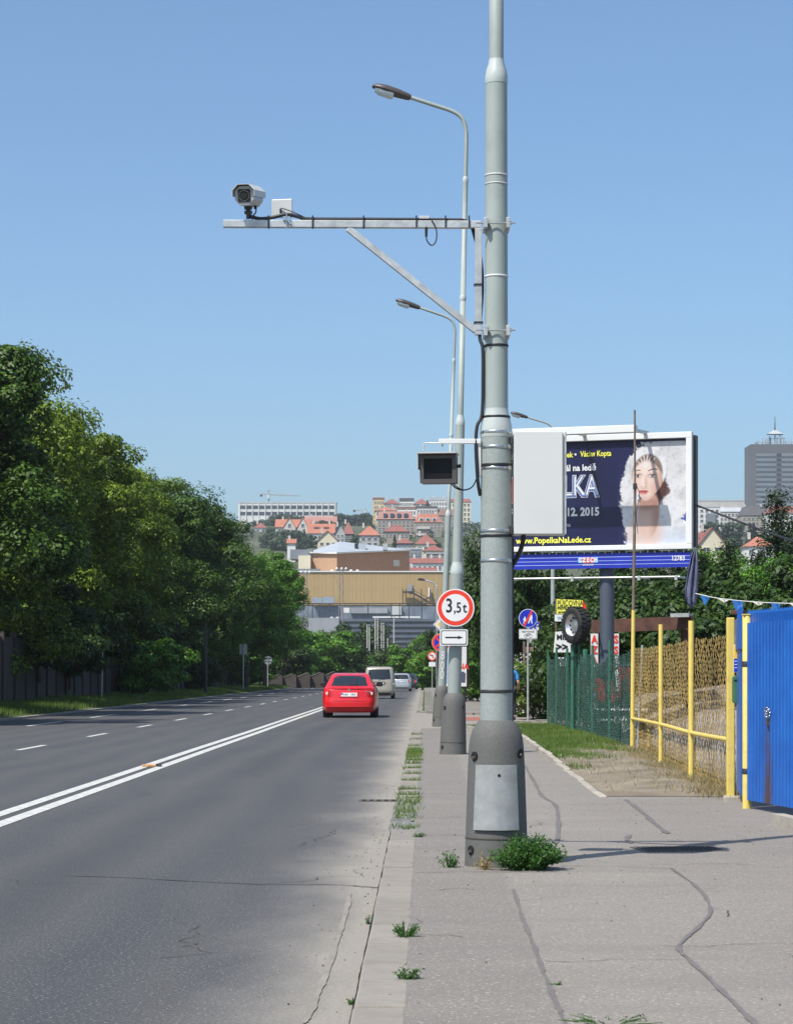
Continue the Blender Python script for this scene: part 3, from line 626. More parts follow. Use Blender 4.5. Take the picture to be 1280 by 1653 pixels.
b = MB(); b.tube(spline([(.045, .14, -.07), (.05, .13, -.11), (.028, .1, -.15), (.03, .1, -.17)], 5), .005, 6); b.cyl((.045, .14, -.065), (.045, .14, -.09), .011, .011, 8); b.build('camera_cable', M['black'], tc)
an = thing('antenna_panel', 'flat pale square antenna panel on the steel arm beside the camera', 'antenna')
b = MB(); c = Q(455.5, 336.5, .07); b.box(c, (.155, .022, .135), Matrix.Rotation(R(-9), 3, 'Z')); b.build('panel', M['cream'], an, .006)
b = MB(); b.box(Q(463, 354, .0) + Vector((0, -.034, 0)), (.05, .012, .03)); b.cyl(Q(463, 345, -.04), Q(463, 369, -.04), .005, .005, 8); b.bar(Q(462, 350, -.03), Q(470, 362, -.036), .018, .01); b.box(Q(463, 349, .04), (.03, .08, .02)); b.build('mount', M['steel'], an)
b = MB(); b.tube(spline([Q(453, 340, .055), Q(453.5, 337, .05), Q(458, 337, .04), Q(475, 343, .0), Q(492, 351, -.008)], 6), .004, 6); b.cyl(Q(453, 344, .05), Q(453, 337, .05), .007, .007, 8); b.build('antenna_cable', M['black'], an)

fl = thing('floodlight', 'boxy infrared floodlight hanging from a white arm left of the near post', 'floodlight')
b = MB(); b.bar(Q(708, 712.5, -.04), Q(776, 712.5, -.04), .04, .035); b.build('arm', M['white'], fl, .003)
b = MB(); b.box(Q(773, 744, -.02), (.027, .05, .235)); b.build('wall_rail', M['white'], fl, .002)
c = Q(707.5, 757, -.03); rot = Matrix.Rotation(R(-8), 3, 'Z')
b = MB(); b.box(c + rot @ Vector((0, .06, 0)), (.258, .13, .205), rot); b.build('housing', M['darkmetal'], fl, .004)
fr = MB()
for dx, dz, sx, sz in ((0, .088, .262, .026), (0, -.09, .262, .03), (-.118, 0, .028, .15), (.118, 0, .028, .15)): fr.box(c + rot @ Vector((dx, -.014, dz)), (sx, .022, sz), rot)
fr.build('front_frame', M['lampbrown'], fl)
b = MB(); b.box(c + rot @ Vector((0, -.008, 0)), (.21, .006, .152), rot); b.build('dark_filter', mat('filter_glass', (.010, .010, .012), .25, 0, .3, 9, spec=.15), fl)
b = MB(); b.box(c + rot @ Vector((-.005, .02, .112)), (.285, .22, .010), rot); b.box(c + rot @ Vector((-.146, .03, .055)), (.006, .17, .11), rot); b.build('sun_hood', M['cream'], fl)
b = MB(); b.tube([Q(683.5, 735, -.02), Q(683.5, 716.5, -.02), Q(687, 715.2, -.02), Q(735, 715.2, -.02)], .0055, 6); b.cyl(Q(714, 714, -.04), Q(714, 721, -.04), .01, .007, 6); b.build('yoke', M['galv'], fl)
b = MB(); b.cyl(Q(737, 753, -.03), Q(744, 752, -.03), .012, .014, 8); b.build('clamp_knob', M['black'], fl)
for k, y in enumerate((0, 3)):
    b = MB(); b.tube(spline([Q(725 + 5 * k, 778, .03), Q(736, 788 - y, .03), Q(748, 791, .01), Q(762, 786, -.03), Q(770, 770, -.05), Q(771, 764, -.05)], 6), .005, 6); b.build('lamp_cable', M['black'], fl)

ca = thing('control_cabinet', 'light grey metal control cabinet strapped to the near post before the billboard', 'cabinet')
Yc = -.12; x0, x1, z0, z1 = at(829.5, 0, 16.38).x, at(914, 0, 16.38).x, at(0, 862, 16.38).z, at(0, 697, 16.38).z
b = MB(); b.box(((x0 + x1) / 2, 16.38 + .125, (z0 + z1) / 2), (x1 - x0, .23, z1 - z0)); b.build('case', M['cabinet'], ca, .004)
b = MB(); b.box(((x0 + x1) / 2 - .014, 16.375, (z0 + z1) / 2), (x1 - x0 - .030, .022, z1 - z0 + .002)); b.build('door', M['cabinet'], ca, .004)
b = MB(); b.box((x1 - .007, 16.382, (z0 + z1) / 2), (.012, .018, z1 - z0)); b.build('hinge_strip', M['galv'], ca, .002)
for z in (z0 + .035, z1 - .06):
    b = MB(); b.box((x0 - .006, 16.44, z), (.03, .06, .03)); b.box((x0 - .018, 16.45, z), (.014, .09, .05)); b.build('strap_bracket', M['darkmetal'], ca)
b = MB(); b.tube(spline([Q(845, 858, -.02), Q(844, 872, -.01), Q(840, 888, 0), Q(833, 903, .02), Q(827, 912, .03)], 6), .017, 8); b.build('cable_hose', M['black'], ca)

# ---------------------------------------------------------------- road signs
def disc(b, r, y0, y1, cx=0, cz=0, n=48): b.slab(circle(cx, cz, r, n), y0, y1)
def sign_root(label, px, py, Y, yaw=0): 
    p = at(px, py, Y); return thing('road_sign', label, 'road sign', p, (0, 0, yaw))
def post(t, dx, top, zroot, r=.03, y=.04, base=PH, name='post', m_='galv'):
    b = MB(); b.cyl((dx, y, base - zroot - .1), (dx, y, top), r, r, 12); return b.build(name, M[m_], t)
s = sign_root('round red ringed 3,5 t weight limit sign on the second lamp post', 735, 981, 38.98)
b = MB(); disc(b, .326, 0, .012); b.build('rim', M['signwhite'], s)
b = MB(); disc(b, .305, -.003, 0); b.build('red_ring', M['signred'], s)
b = MB(); disc(b, .235, -.006, -.003); b.build('face', M['signwhite'], s)
text('numeral', '3', .34, M['signblack'], s, -.175, -.0085, .025, .004, 'LEFT', .78)
text('numeral', ',5', .25, M['signblack'], s, -.035, -.0085, -.005, .003, 'LEFT', .78); text('letter', 't', .25, M['signblack'], s, .125, -.0085, -.005, .003, 'LEFT', .85)
b = MB(); b.box((-.02, .05, .1), (.2, .05, .035)); b.build('clamp', M['galv'], s)
s = sign_root('white plate with a black right arrow under the weight limit sign', 732.5, 1029, 38.98)
b = MB(); b.slab(rrect(-.24, .24, -.14, .14, .03), 0, .01); b.build('rim', M['signwhite'], s)
b = MB(); b.slab(rrect(-.222, .222, -.122, .122, .025), -.003, 0); b.build('border', M['signblack'], s)
b = MB(); b.slab(rrect(-.208, .208, -.108, .108, .02), -.006, -.003); b.build('face', M['signwhite'], s)
b = MB(); b.slab([(-.15, -.012), (.07, -.012), (.07, -.03), (.155, .0), (.07, .03), (.07, .012), (-.15, .012)], -.009, -.006); b.build('arrow', M['signblack'], s)
b = MB(); b.box((0, .05, 0), (.2, .05, .035)); b.build('clamp', M['galv'], s)

def ring_sign(label, px, py, Y, r): return sign_root(label, px, py, Y)
s = sign_root('yellow and white priority road diamond peeking out behind the weight limit sign', 714, 1008, 86)
dm = lambda q: [(q, 0), (0, q), (-q, 0), (0, -q)]
b = MB(); b.slab(dm(.36), 0, .012); b.build('rim', M['signwhite'], s)
b = MB(); b.slab(dm(.335), -.003, 0); b.build('border', M['signblack'], s); b = MB(); b.slab(dm(.315), -.006, -.003); b.build('face', M['signwhite'], s); b = MB(); b.slab(dm(.2), -.009, -.006); b.build('centre', M['signyellow'], s)
post(s, .0, .2, s.location.z, .032)
s = sign_root('round blue and red no stopping sign left of the arrow plate', 711.5, 1037, 86)
b = MB(); disc(b, .345, 0, .012); b.build('rim', M['signwhite'], s); b = MB(); disc(b, .335, -.003, 0); b.build('red_ring', M['signred'], s); b = MB(); disc(b, .25, -.006, -.003); b.build('face', M['signblue'], s)
b = MB(); b.box((0, -.0075, 0), (.07, .003, .52), Matrix.Rotation(R(-45), 3, 'Y')); b.box((0, -.0095, 0), (.07, .002, .52), Matrix.Rotation(R(45), 3, 'Y')); b.build('cross', M['signred'], s)
s = sign_root('small round red no left turn sign far down the pavement', 697.5, 1059, 170)
b = MB(); disc(b, .35, 0, .012); b.build('rim', M['signred'], s); b = MB(); disc(b, .26, -.004, 0); b.build('face', M['signwhite'], s)
b = MB(); b.box((.05, -.006, -.05), (.06, .003, .2)); b.box((-.02, -.006, .05), (.2, .003, .06)); b.slab([(-.2, .05), (-.09, .13), (-.09, -.03)], -.0075, -.0045); b.build('arrow', M['signblack'], s)
b = MB(); b.box((0, -.0095, 0), (.05, .002, .55), Matrix.Rotation(R(-45), 3, 'Y')); b.build('slash', M['signred'], s)
b = MB(); b.box((0, 0, -.62), (.5, .01, .34)); b.build('plate', M['signwhite'], s); post(s, 0, .2, s.location.z, .035)

def path_sign(label, px, py, Y, plate_py, full=True):
    s = sign_root(label, px, py, Y)
    b = MB(); disc(b, .25, 0, .012); b.build('rim', M['signwhite'], s); b = MB(); disc(b, .236, -.003, 0); b.build('face', M['signblue'], s)
    for dx, k, nm in ((.065, 1.0, 'adult_figure'), (-.09, .62, 'child_figure')):
        b = MB(); f = lambda L: [(dx + x * k, -.14 + (z + .14) * k) for x, z in L]
        b.slab(circle(dx + .005, -.14 + (.128 + .14) * k, .03 * k, 14), -.007, -.003)
        b.slab(f([(-.035, .095), (.04, .095), (.055, .0), (.04, -.03), (.06, -.14), (.03, -.14), (.005, -.03), (-.04, -.14), (-.07, -.14), (-.03, -.02), (-.03, .03), (-.06, -.01), (-.075, .0)]), -.007, -.003); b.build(nm, M['signwhite'], s)
    if full:
        b = MB(); b.box((0, -.009, 0), (.055, .003, .465), Matrix.Rotation(R(28), 3, 'Y')); b.build('red_slash', M['signred'], s)
    dz = at(0, plate_py, Y).z - s.location.z
    b = MB(); b.slab(rrect(-.245, .245, dz - .135, dz + .135, .025), 0, .01); pl = b.build('plate', M['signwhite'], s)
    b = MB(); b.slab(rrect(-.23, .23, dz - .12, dz + .12, .02), -.003, 0); b.build('border', M['signblack'], pl); b = MB(); b.slab(rrect(-.222, .222, dz - .112, dz + .112, .018), -.006, -.003); b.build('plate_face', M['signwhite'], pl)
    text('lettering', 'VJEZD POVOLEN', .058, M['signblack'], pl, 0, -.0075, dz + .06, .001, 'CENTER', .8)
    b = MB()
    for x in (-.06, .06): b.tube([(x + .042 * math.cos(a), -.0085, dz - .045 + .042 * math.sin(a)) for a in [2 * math.pi * q / 18 for q in range(19)]], .004, 4)
    for a, c in (((-.06, -.045), (-.02, .015)), ((-.02, .015), (.045, .015)), ((.045, .015), (0, -.045)), ((0, -.045), (-.02, .015)), ((.06, -.045), (.04, .04)), ((0, -.045), (-.06, -.045))): b.tube([(a[0], -.0085, dz + a[1]), (c[0], -.0085, dz + c[1])], .004, 4)
    b.build('bicycle_symbol', M['signblack'], pl)
    post(s, .0, .2, s.location.z, .028); return s
path_sign('nearer round blue end of footpath sign with bicycle plate on a thin post', 852, 998, 61, 1023.5)
path_sign('farther round blue footpath sign half hidden behind the nearer one', 864.5, 1014, 84, 1033, False)
s = thing('road_sign', 'back of a square road sign on the left verge', 'road sign', (ux(-14, 175), 175, 0))
zc = at(0, 1048, 175).z; b = MB(); b.box((0, .03, zc), (.60, .012, .82)); b.build('panel', M['galv'], s)
b = MB(); b.box((0, .0, zc), (.12, .03, .7)); b.build('bracket', M['darkmetal'], s); post(s, 0, zc + .3, 0, .045, -.02, .1)
s = thing('road_sign', 'back of a round road sign on the left verge', 'road sign', (ux(-13.9, 201), 201, 0))
zc = at(0, 1066, 201).z; b = MB(); b.slab(circle(0, zc, .385), .02, .032); b.build('panel', M['galv'], s)
b = MB(); b.box((.02, .005, zc + .18), (.5, .03, .06)); b.box((.1, .005, zc - .1), (.4, .03, .06)); b.build('bracket', M['darkmetal'], s); post(s, 0, zc + .3, 0, .045, -.02, .1)
s = thing('lamp_mast', 'slim dark lamp standard standing in the tree shade on the left verge', 'lamp mast', (ux(-14.0, 145), 145, .1))
b = MB(); b.tube([(0, 0, -.2), (0, 0, 3), (0, 0, 5.4)], [.1, .085, .07], 10); b.build('mast', M['darkmetal'], s)
b = MB(); b.lathe([(.08, 5.4), (.16, 5.5), (.2, 5.75), (.06, 5.9)], n=12); b.build('lamp_globe', M['lampbrown'], s)
o = MB().cyl((ux(-15.4, 108), 108, 0), (ux(-15.35, 108), 108, 2.5), .03, .03, 8).build('marker_post', M['galv']); tag(o, 'thin pale metal post before the dark wall on the left', 'post')

# citylight poster stand
s = thing('poster_stand', 'black framed upright poster case half hidden behind the second lamp post', 'poster stand', (at(731, 0, 110).x, 110, 0))
z0, z1 = at(0, 1112, 110).z, at(0, 1040, 110).z
b = MB(); b.slab(rrect(-.78, .78, z0, z1, .06), 0, .22); b.build('case', M['signblack'], s)
b = MB(); b.slab([(-.66, z0 + .12), (.66, z0 + .12), (.66, z1 - .12), (-.66, z1 - .12)], -.006, 0); po = b.build('poster', M['signwhite'], s)
b = MB(); b.slab([(.2, z0 + .3), (.6, z0 + .3), (.62, z0 + .75), (.5, z0 + .85), (.3, z0 + .8)], -.010, -.006); b.build('printed_bag', mat('print_slate', (.08, .09, .14), .5), po)
b = MB(); b.slab([(-.6, z0 + .3), (-.1, z0 + .25), (.0, z1 - .5), (-.5, z1 - .3)], -.010, -.006); b.build('printed_shape', mat('print_pale_blue', (.35, .5, .68), .5), po)
text('lettering', 'NA', .36, M['signred'], po, .25, -.012, z0 + 1.08, .012, 'LEFT')
for x in (-.6, .6):
    b = MB(); b.box((x, .11, z0 / 2 - .05), (.12, .12, z0 + .1)); b.build('leg', M['signblack'], s)

# drains
dr = thing('road_drain', 'rusty iron drain grate in the gutter beside the kerb cobbles', 'drain'); p = gp(612, 1293); 
b = MB(); b.box((p.x, p.y, .0), (.46, .36, .016)); b.build('frame', M['iron'], dr, .004)
for i in range(5):
    for j in range(2):
        b = MB(); b.box((p.x - .17 + i * .083, p.y - .07 + j * .14, .0095), (.045, .085, .004)); b.build('slot', M['hole'], dr)
dr = thing('channel_grate', 'flat slotted drain grate in the driveway where the cabinet shadow falls', 'drain'); p = gp(1095, 1371, PH)
rot = Matrix.Rotation(R(8), 3, 'Z')
b = MB(); b.box((p.x, p.y, PH + .002), (.68, .5, .008), rot); b.build('frame', M['iron'], dr)
for i in range(16):
    b = MB(); b.box(p + rot @ Vector((-.29 + i * .0385, 0, .0075)), (.016, .40, .004), rot); b.build('slot', M['hole'], dr)
rl_ = random.Random(9); b = MB(); vs = [(rl_.uniform(.03, .07) * math.cos(a) * s_, rl_.uniform(.03, .06) * math.sin(a) * s_, z) for z, s_ in ((0, 1), (.02, 1.1), (.045, .6)) for a in [k * .7 for k in range(9)]]
b.add(vs, [(i * 9 + k, i * 9 + (k + 1) % 9, (i + 1) * 9 + (k + 1) % 9, (i + 1) * 9 + k) for i in range(2) for k in range(9)] + [tuple(range(18, 27))]); tag(b.build('litter', M['signwhite'], None, 0, gp(905, 1222, PH)), 'crumpled white scrap of litter beside the lawn edging', 'litter')
bl = thing('wood_block', 'pale orange wooden block lying on the double line', 'block', gp(243, 1238) + Vector((0, 0, .005)), (0, 0, R(12)))
b = MB(); b.deck([(-.13, -.06), (.08, -.075), (.095, .06), (-.12, .07)], 0, .035); b.build('plank', mat('fresh_wood', (.55, .30, .13), .7, 0, .25, 12), bl, .005)
b = MB(); b.box((.135, -.005, .022), (.075, .13, .044)); b.build('dark_end', M['darkmetal'], bl, .004)
# ---------------------------------------------------------------- billboard
A = Vector(((806 - CX) * 51.4 / F, 51.4, 0)); Bv = Vector(((1117 - CX) * 50 / F, 50, 0)); W = (Bv - A).length
bb = thing('billboard', 'large framed billboard advertising an ice show behind the near lamp post', 'billboard', A, (0, 0, math.atan2(Bv.y - A.y, Bv.x - A.x)))
zb, zt = at(0, 886, 50).z, at(0, 697, 50).z; H = zt - zb
def q(px, py): return ((px - 806) / 311 * W, zb + (886 - py) / 189 * H)
def qs(L): return [q(*p) for p in L]
fr = empty('frame'); fr.parent = bb
for nm, x0, x1, z0, z1 in (('frame_bar', -.03, W, zt - .13, zt), ('frame_bar', -.03, W, zb, zb + .11), ('frame_bar', -.03, .10, zb + .113, zt - .133), ('frame_bar', W - .13, W, zb + .113, zt - .133)):
    b = MB(); b.box(((x0 + x1) / 2, .02, (z0 + z1) / 2), (x1 - x0, .20, z1 - z0)); b.build(nm, M['white'], fr, .008)
b = MB(); b.box((W / 2 + .02, .26, (zb + zt) / 2), (W + .06, .26, H - .12)); b.build('backing', M['darkmetal'], bb)
b = MB(); b.slab([(.1, zb + .1), (W - .13, zb + .1), (W - .13, zt - .12), (.1, zt - .12)], .03, .06); po = b.build('poster', M['poster'], bb)
YP = .03
def flat(name, L, m_, k, parent=None, sm=4): b = MB(); b.slab(smooth_closed(qs(L), sm) if sm else qs(L), YP - .0015 * k, YP - .0015 * (k - 1)); return b.build(name, m_, parent or po)
def portrait():
    """the printed photograph of a woman in a white lace headdress, as colours on a fine flat grid"""
    X0, X1, Y0, Y1, K = 998.0, 1111.5, 710.5, 877.5, 1.9
    nx, ny = int((X1 - X0) * K), int((Y1 - Y0) * K); xs_, ys_ = np.meshgrid(np.linspace(X0, X1, nx + 1), np.linspace(Y0, Y1, ny + 1)); rng = np.random.default_rng(2)
    def noise(sc, seed):
        r_ = np.random.default_rng(seed); out = np.zeros_like(xs_)
        for o_ in range(4):
            for _ in range(5): a = r_.uniform(0, 6.28); w = 2 ** o_ / sc * r_.uniform(.7, 1.4); out += np.sin((xs_ * math.cos(a) + ys_ * math.sin(a)) * w + r_.uniform(0, 6.28)) / (1.5 ** o_)
        return out / 8
    n1, n2, n3 = noise(9, 1), noise(4, 2), noise(2.0, 3)
    sm = lambda v, a, b_: (lambda t_: t_ * t_ * (3 - 2 * t_))(np.clip((v - a) / (b_ - a), 0, 1))
    def ell(cx, cy, rx, ry, rot=0.0, soft=.08, warp=0.0):
        dx, dy = xs_ - cx, ys_ - cy; c_, s_ = math.cos(R(rot)), math.sin(R(rot)); d = np.sqrt(((dx * c_ + dy * s_) / rx) ** 2 + ((-dx * s_ + dy * c_) / ry) ** 2) + warp * n2; return 1 - sm(d, 1 - soft, 1 + soft)
    C = np.zeros(xs_.shape + (3,)); C[:] = (.012, .012, .073)
    def put_(mask, col, k=1.0):
        m_ = (mask * k)[..., None]; C[:] = C * (1 - m_) + np.array(col) * m_ if not isinstance(col, np.ndarray) else C * (1 - m_) + col * m_
    put_(ell(1112, 815, 18, 48, 0, .5), (.012, .035, .36))
    lace_ = np.clip(.80 - .13 * sm(n2 + .8 * n3, .05, .6) - .16 * sm(n1, .0, .6), .2, .85)[..., None] * np.array([1.0, .985, 1.0])
    veil = np.maximum.reduce([ell(1066, 742, 47, 34, 8, .06, .25), ell(1094, 760, 25, 62, -4, .08, .2), ell(1019, 778, 15, 44, 10, .1, .3), ell(1022, 828, 17, 38, -8, .1, .3), ell(1064, 868, 54, 48, 0, .06, .25), ell(1088, 810, 24, 40, 18, .08, .25)])
    veil = veil * (1 - sm(xs_, 1101 + 6 * sm(ys_, 720, 740), 1108) * sm(ys_, 770, 790) * (1 - sm(ys_, 835, 850))); put_(veil, lace_)
    put_(veil * sm(ys_, 840, 868) * .5, (.50, .60, .78)); put_(veil * ell(1094, 742, 20, 30, 0, .6), lace_ * .82, .6)
    put_(ell(1054, 783, 23, 30, -12, .12, .15) * sm(xs_, 1050, 1062), (.085, .035, .022)); put_(ell(1048, 758, 28, 34, 0, .1, .08), (.12, .06, .04))
    neck = ell(1047, 830, 17, 38, 4, .14); put_(neck, (.70, .46, .37)); put_(ell(1042, 858, 28, 26, 0, .3), (.76, .55, .46), .8); put_(neck * sm(xs_, 1046, 1060), (.48, .25, .18), .7); put_(ell(1046, 812, 18, 9, -8, .5), (.40, .19, .13), .75)
    u_ = (xs_ - 1045.5 + .06 * (ys_ - 770)) / (24.5 - 10.5 * sm(ys_, 776, 808) ** 1.3); v_ = (ys_ - 768) / 38.0; face = 1 - sm(np.sqrt(u_ ** 2 + np.abs(v_) ** 2.3), .93, 1.05); lit = sm(u_, 1.12, .15)[..., None]
    put_(face, np.array([.58, .33, .25]) * (1 - lit) + np.array([.86, .66, .565]) * lit)
    put_(face * ell(1059, 786, 10, 11, 0, .8), (.72, .36, .29), .45); put_(face * ell(1030, 784, 7, 9, 0, .9), (.85, .52, .44), .5); put_(face * ell(1042, 757, 14, 10, 0, .9), (.92, .76, .68), .6); put_(face * ell(1038.5, 775, 2.6, 11, 2, .9), (.94, .78, .70), .7); put_(face * ell(1043.5, 777, 2.4, 8, -6, .9), (.60, .34, .26), .55); put_(face * ell(1040, 803, 12, 5, 0, .9), (.55, .30, .23), .4)
    for cx, cy, k in ((1030.5, 766, 1.0), (1053.5, 766.5, 1.15)):
        put_(ell(cx, cy - 1, 7.2 * k, 4.6, 0, .7), (.50, .27, .21), .55); put_(ell(cx, cy, 4.6 * k, 2.0, 0, .25), (.78, .74, .72)); put_(ell(cx - .2, cy - .2, 2.1, 2.1, 0, .3), (.07, .035, .025)); put_(ell(cx - .9, cy - .9, .55, .55, 0, .4), (.8, .8, .8)); put_(ell(cx, cy - 2.1, 5.2 * k, .75, -2, .5), (.03, .015, .012)); put_(ell(cx, cy + 2.3, 4.2 * k, .5, 2, .6), (.35, .18, .14), .7)
    for x0, x1, yb, dip in ((1023.5, 1035.5, 758.5, 2.2), (1045.5, 1063, 758.5, 3.4)):
        t_ = (xs_ - x0) / (x1 - x0); arc = yb - dip * np.sin(np.clip(t_, 0, 1) * 2.4); put_((1 - sm(np.abs(ys_ - arc), .5, 1.5)) * sm(t_, 0, .1) * (1 - sm(t_, .88, 1)), (.10, .045, .03), .85)
    for cx in (1036.6, 1042.4): put_(ell(cx, 783.4, 1.3, .7, 0, .5), (.28, .11, .08), .8)
    put_(ell(1039.5, 786, 4.5, 1.2, 0, .8), (.55, .30, .24), .6)
    put_(ell(1036.0, 790.6, 4.2, 1.7, -8, .3), (.55, .10, .10)); put_(ell(1042.6, 790.8, 4.6, 1.7, 8, .3), (.50, .09, .09)); put_(ell(1039.4, 793.6, 6.0, 2.3, 0, .3), (.66, .17, .16)); put_(ell(1039.4, 791.9, 6.6, .45, 0, .5), (.24, .03, .03)); put_(ell(1038, 794, 2.2, .8, 0, .8), (.88, .5, .48), .6)
    band = ell(1047, 752, 30, 36, -4, .05, .1) * (1 - ell(1045, 772, 24.5, 39, -4, .05)) * (1 - sm(ys_, 770, 792)); put_(band, lace_ * 1.04)
    put_(face * (1 - sm(ys_ + .035 * (xs_ - 1044) ** 2 * -1, 738, 745)), (.16, .08, .055), .85)
    for x0, y0 in ((1030, 742), (1034.5, 736), (1040, 733), (1046, 732), (1052, 733), (1057.5, 737)):
        t_ = np.clip((ys_ - y0) / (752.5 - y0), 0, 1); put_((1 - sm(np.abs(xs_ - (x0 + (1042 - x0) * t_ ** 1.1)), .35, 1.1)) * ((ys_ > y0) & (ys_ < 753)), (.86, .84, .82), .9)
    put_(ell(1073, 792, 9, 7, -25, .2, .2), (.10, .035, .025), .9); C *= (1 + .03 * n3)[..., None]
    b = MB(); vs = [((x - 806) / 311 * W, YP - .002, zb + (886 - y) / 189 * H) for x, y in zip(xs_.ravel(), ys_.ravel())]
    fs = [(j * (nx + 1) + i, (j + 1) * (nx + 1) + i, (j + 1) * (nx + 1) + i + 1, j * (nx + 1) + i + 1) for j in range(ny) for i in range(nx)]
    b.v, b.f, b.sm, b.mi = vs, fs, [False] * len(fs), [0] * len(fs); t = NT('printed_portrait'); at_ = t.n('ShaderNodeAttribute'); at_.attribute_name = 'ink'; t.color(at_.outputs['Color']); t.b.inputs['Roughness'].default_value = .38
    o = b.build('printed_portrait', t.m, po); ca_ = o.data.color_attributes.new('ink', 'FLOAT_COLOR', 'POINT'); ca_.data.foreach_set('color', np.concatenate([np.clip(C * .74, 0, 1).reshape(-1, 3), np.ones((C.size // 3, 1))], 1).astype(np.float32).ravel())
portrait()
ty = mat('print_yellow', (.82, .80, .10), .4); tw = M['signwhite']
def ptext(s, px, py, hpx, m_, bold, sx=1.0, k=3, al='LEFT'):
    x, z = q(px, py); return text('lettering', s, hpx / 189 * H / .70, m_, po, x, YP - .004 - .0015 * k, z, bold, al, sx)
ptext('d', 823, 728, 9, ty, .003); ptext('ek', 916, 728, 9, ty, .003, .82); ptext('•', 928, 728, 9, tw, .003); ptext('Václav Kopta', 938, 727.5, 9, ty, .003, .76)
ptext('ál na ledě', 914, 750, 10, tw, .005, .92)
pb = mat('print_title_blue', (.10, .17, .42), .4)
ptext('ELKA', 893, 782, 33, tw, .036, .70); ptext('ELKA', 893, 782, 33, mat('print_title_dark', (.02, .02, .08), .4), .022, .70, 5); ptext('ELKA', 893, 782, 33, pb, .012, .70, 7); ptext('ELKA', 894.2, 781, 33, tw, -.010, .70, 9)
ptext('12. 2015', 915, 822.5, 13, tw, .010, .86); ptext('P', 821, 822, 13, tw, .009); ptext('na', 914, 843, 7, tw, 0, .9)
ptext('www.PopelkaNaLede.cz', 833, 868, 9.5, ty, .004, .955)
flat('printed_red_block', [(812, 762), (833, 762), (833, 806), (812, 806)], M['signwhite'], 3, None, 0); flat('printed_red_block', [(812, 764), (831, 764), (831, 804), (812, 804)], M['signred'], 4, None, 0)
# blue owner strip, ledge rail, column, light hood
bs = MB(); bz0, bz1 = at(0, 915, 50).z, at(0, 891, 50).z; bs.box((W / 2 - .02, .05, (bz0 + bz1) / 2), (W - .05, .10, bz1 - bz0)); st = bs.build('owner_strip', mat('strip_blue', (.010, .025, .36), .4), bb)
for k in range(3):
    z = bz0 + (bz1 - bz0) * (.25 + .25 * k); b = MB(); b.box((W / 2 - .02, -.003, z), (W - .06, .006, .012)); b.build('pale_line', mat('strip_line_%d' % k, (.35, .42, .75), .5), st)
x, z = q(951, 0)[0], (bz0 + bz1) / 2
for k, (L, c) in enumerate(zip('CZECH', ('pb', 'pr', 'pr', 'pr', 'pb'))):
    b = MB(); b.box((x - .18 + k * .09, -.008, z + .02), (.088, .008, .125)); b.build('logo_tile', mat('logo_%d' % k, (.10, .38, .72) if c == 'pb' else (.60, .07, .10), .4), st)
    text('lettering', L, .135, M['signwhite'], st, x - .18 + k * .09, -.014, z + .02, .006, 'CENTER', .85)
text('lettering', 'OUTDOOR', .055, M['signwhite'], st, x, -.010, z - .085, .001, 'CENTER', .9); text('lettering', '12783', .15, M['signwhite'], st, q(1084, 0)[0], -.010, z + .03, .004, 'LEFT', .82)
b = MB(); b.box((W / 2, .16, zb - .06), (W - .1, .25, .06)); b.build('ledge', M['darkmetal'], bb)
for k in range(26):
    b = MB(); b.box((.2 + k * (W - .4) / 25, .02, zb - .055), (.02, .03, .07)); b.build('ledge_bracket', M['galv'], bb)
rz = at(0, 930, 49).z; b = MB(); b.tube([(-.1, -.8, rz), (W - .12, -.8, rz)], .022, 8); rl = b.build('walkway_rail', M['galv'], bb)
for x in (.4, 1.9, 3.4, W - .2):
    b = MB(); b.bar((x, -.8, rz), (x, .1, rz + .02), .04, .05); b.box((x, -.82, rz - .02), (.06, .06, .10)); b.build('rail_support', M['galv'], bb)
cx_ = q(975.5, 0)[0]; b = MB(); b.lathe([(.165, -.2), (.165, zb - .1)], (cx_, .36, 0), n=24); b.build('column', mat('column_grey', (.06, .075, .105), .6, 0, .1, 2), bb)
b = MB(); b.lathe([(.32, -.1), (.32, .3), (.22, .32)], (cx_, .36, 0), n=20); b.build('column_foot', M['lawnkerb'], bb)
hz = at(0, 690, 49).z; hx0, hx1 = .05, q(1046, 0)[0]
b = MB(); b.slab([(hx0, hz - .08), (hx1, hz - .08), (hx1, hz + .08), (hx0, hz + .08)], -1.20, -1.0); b.build('light_hood', M['white'], bb, .01)
for x in (hx0 + .4, W / 2 - .3, hx1 - .12):
    b = MB(); b.bar((x, -1.0, hz - .01), (x + .1, .1, zt + .02), .07, .07); b.build('hood_arm', M['galv'], bb)
# tarp hanging from the lower right corner
tp = MB(); rows = []; T0 = [(1120, 884, .02), (1119, 900, .10), (1117, 925, .16), (1115, 950, .19), (1114, 968, .16), (1116, 979, .06)]
for px, py, w in T0:
    c = at(px, py, 49.6); rows.append([(c.x + w * (k / 8 - .5) * 1.5, c.y - .06 + .07 * math.sin(k * 1.7 + py * .02), c.z - (.05 * math.sin(k * 1.1) if py > 960 else 0)) for k in range(9)])
tp.add([p for r_ in rows for p in r_], [(i * 9 + k, i * 9 + k + 1, (i + 1) * 9 + k + 1, (i + 1) * 9 + k) for i in range(5) for k in range(8)], True)
tt = tp.build('tarp', mat('tarp_slate', (.09, .10, .17), .7, 0, .25, 5)); tag(tt, 'slate blue tarp hanging from the lower right corner of the billboard', 'tarp')
so = tt.modifiers.new('Solidify', 'SOLIDIFY'); so.thickness = .01

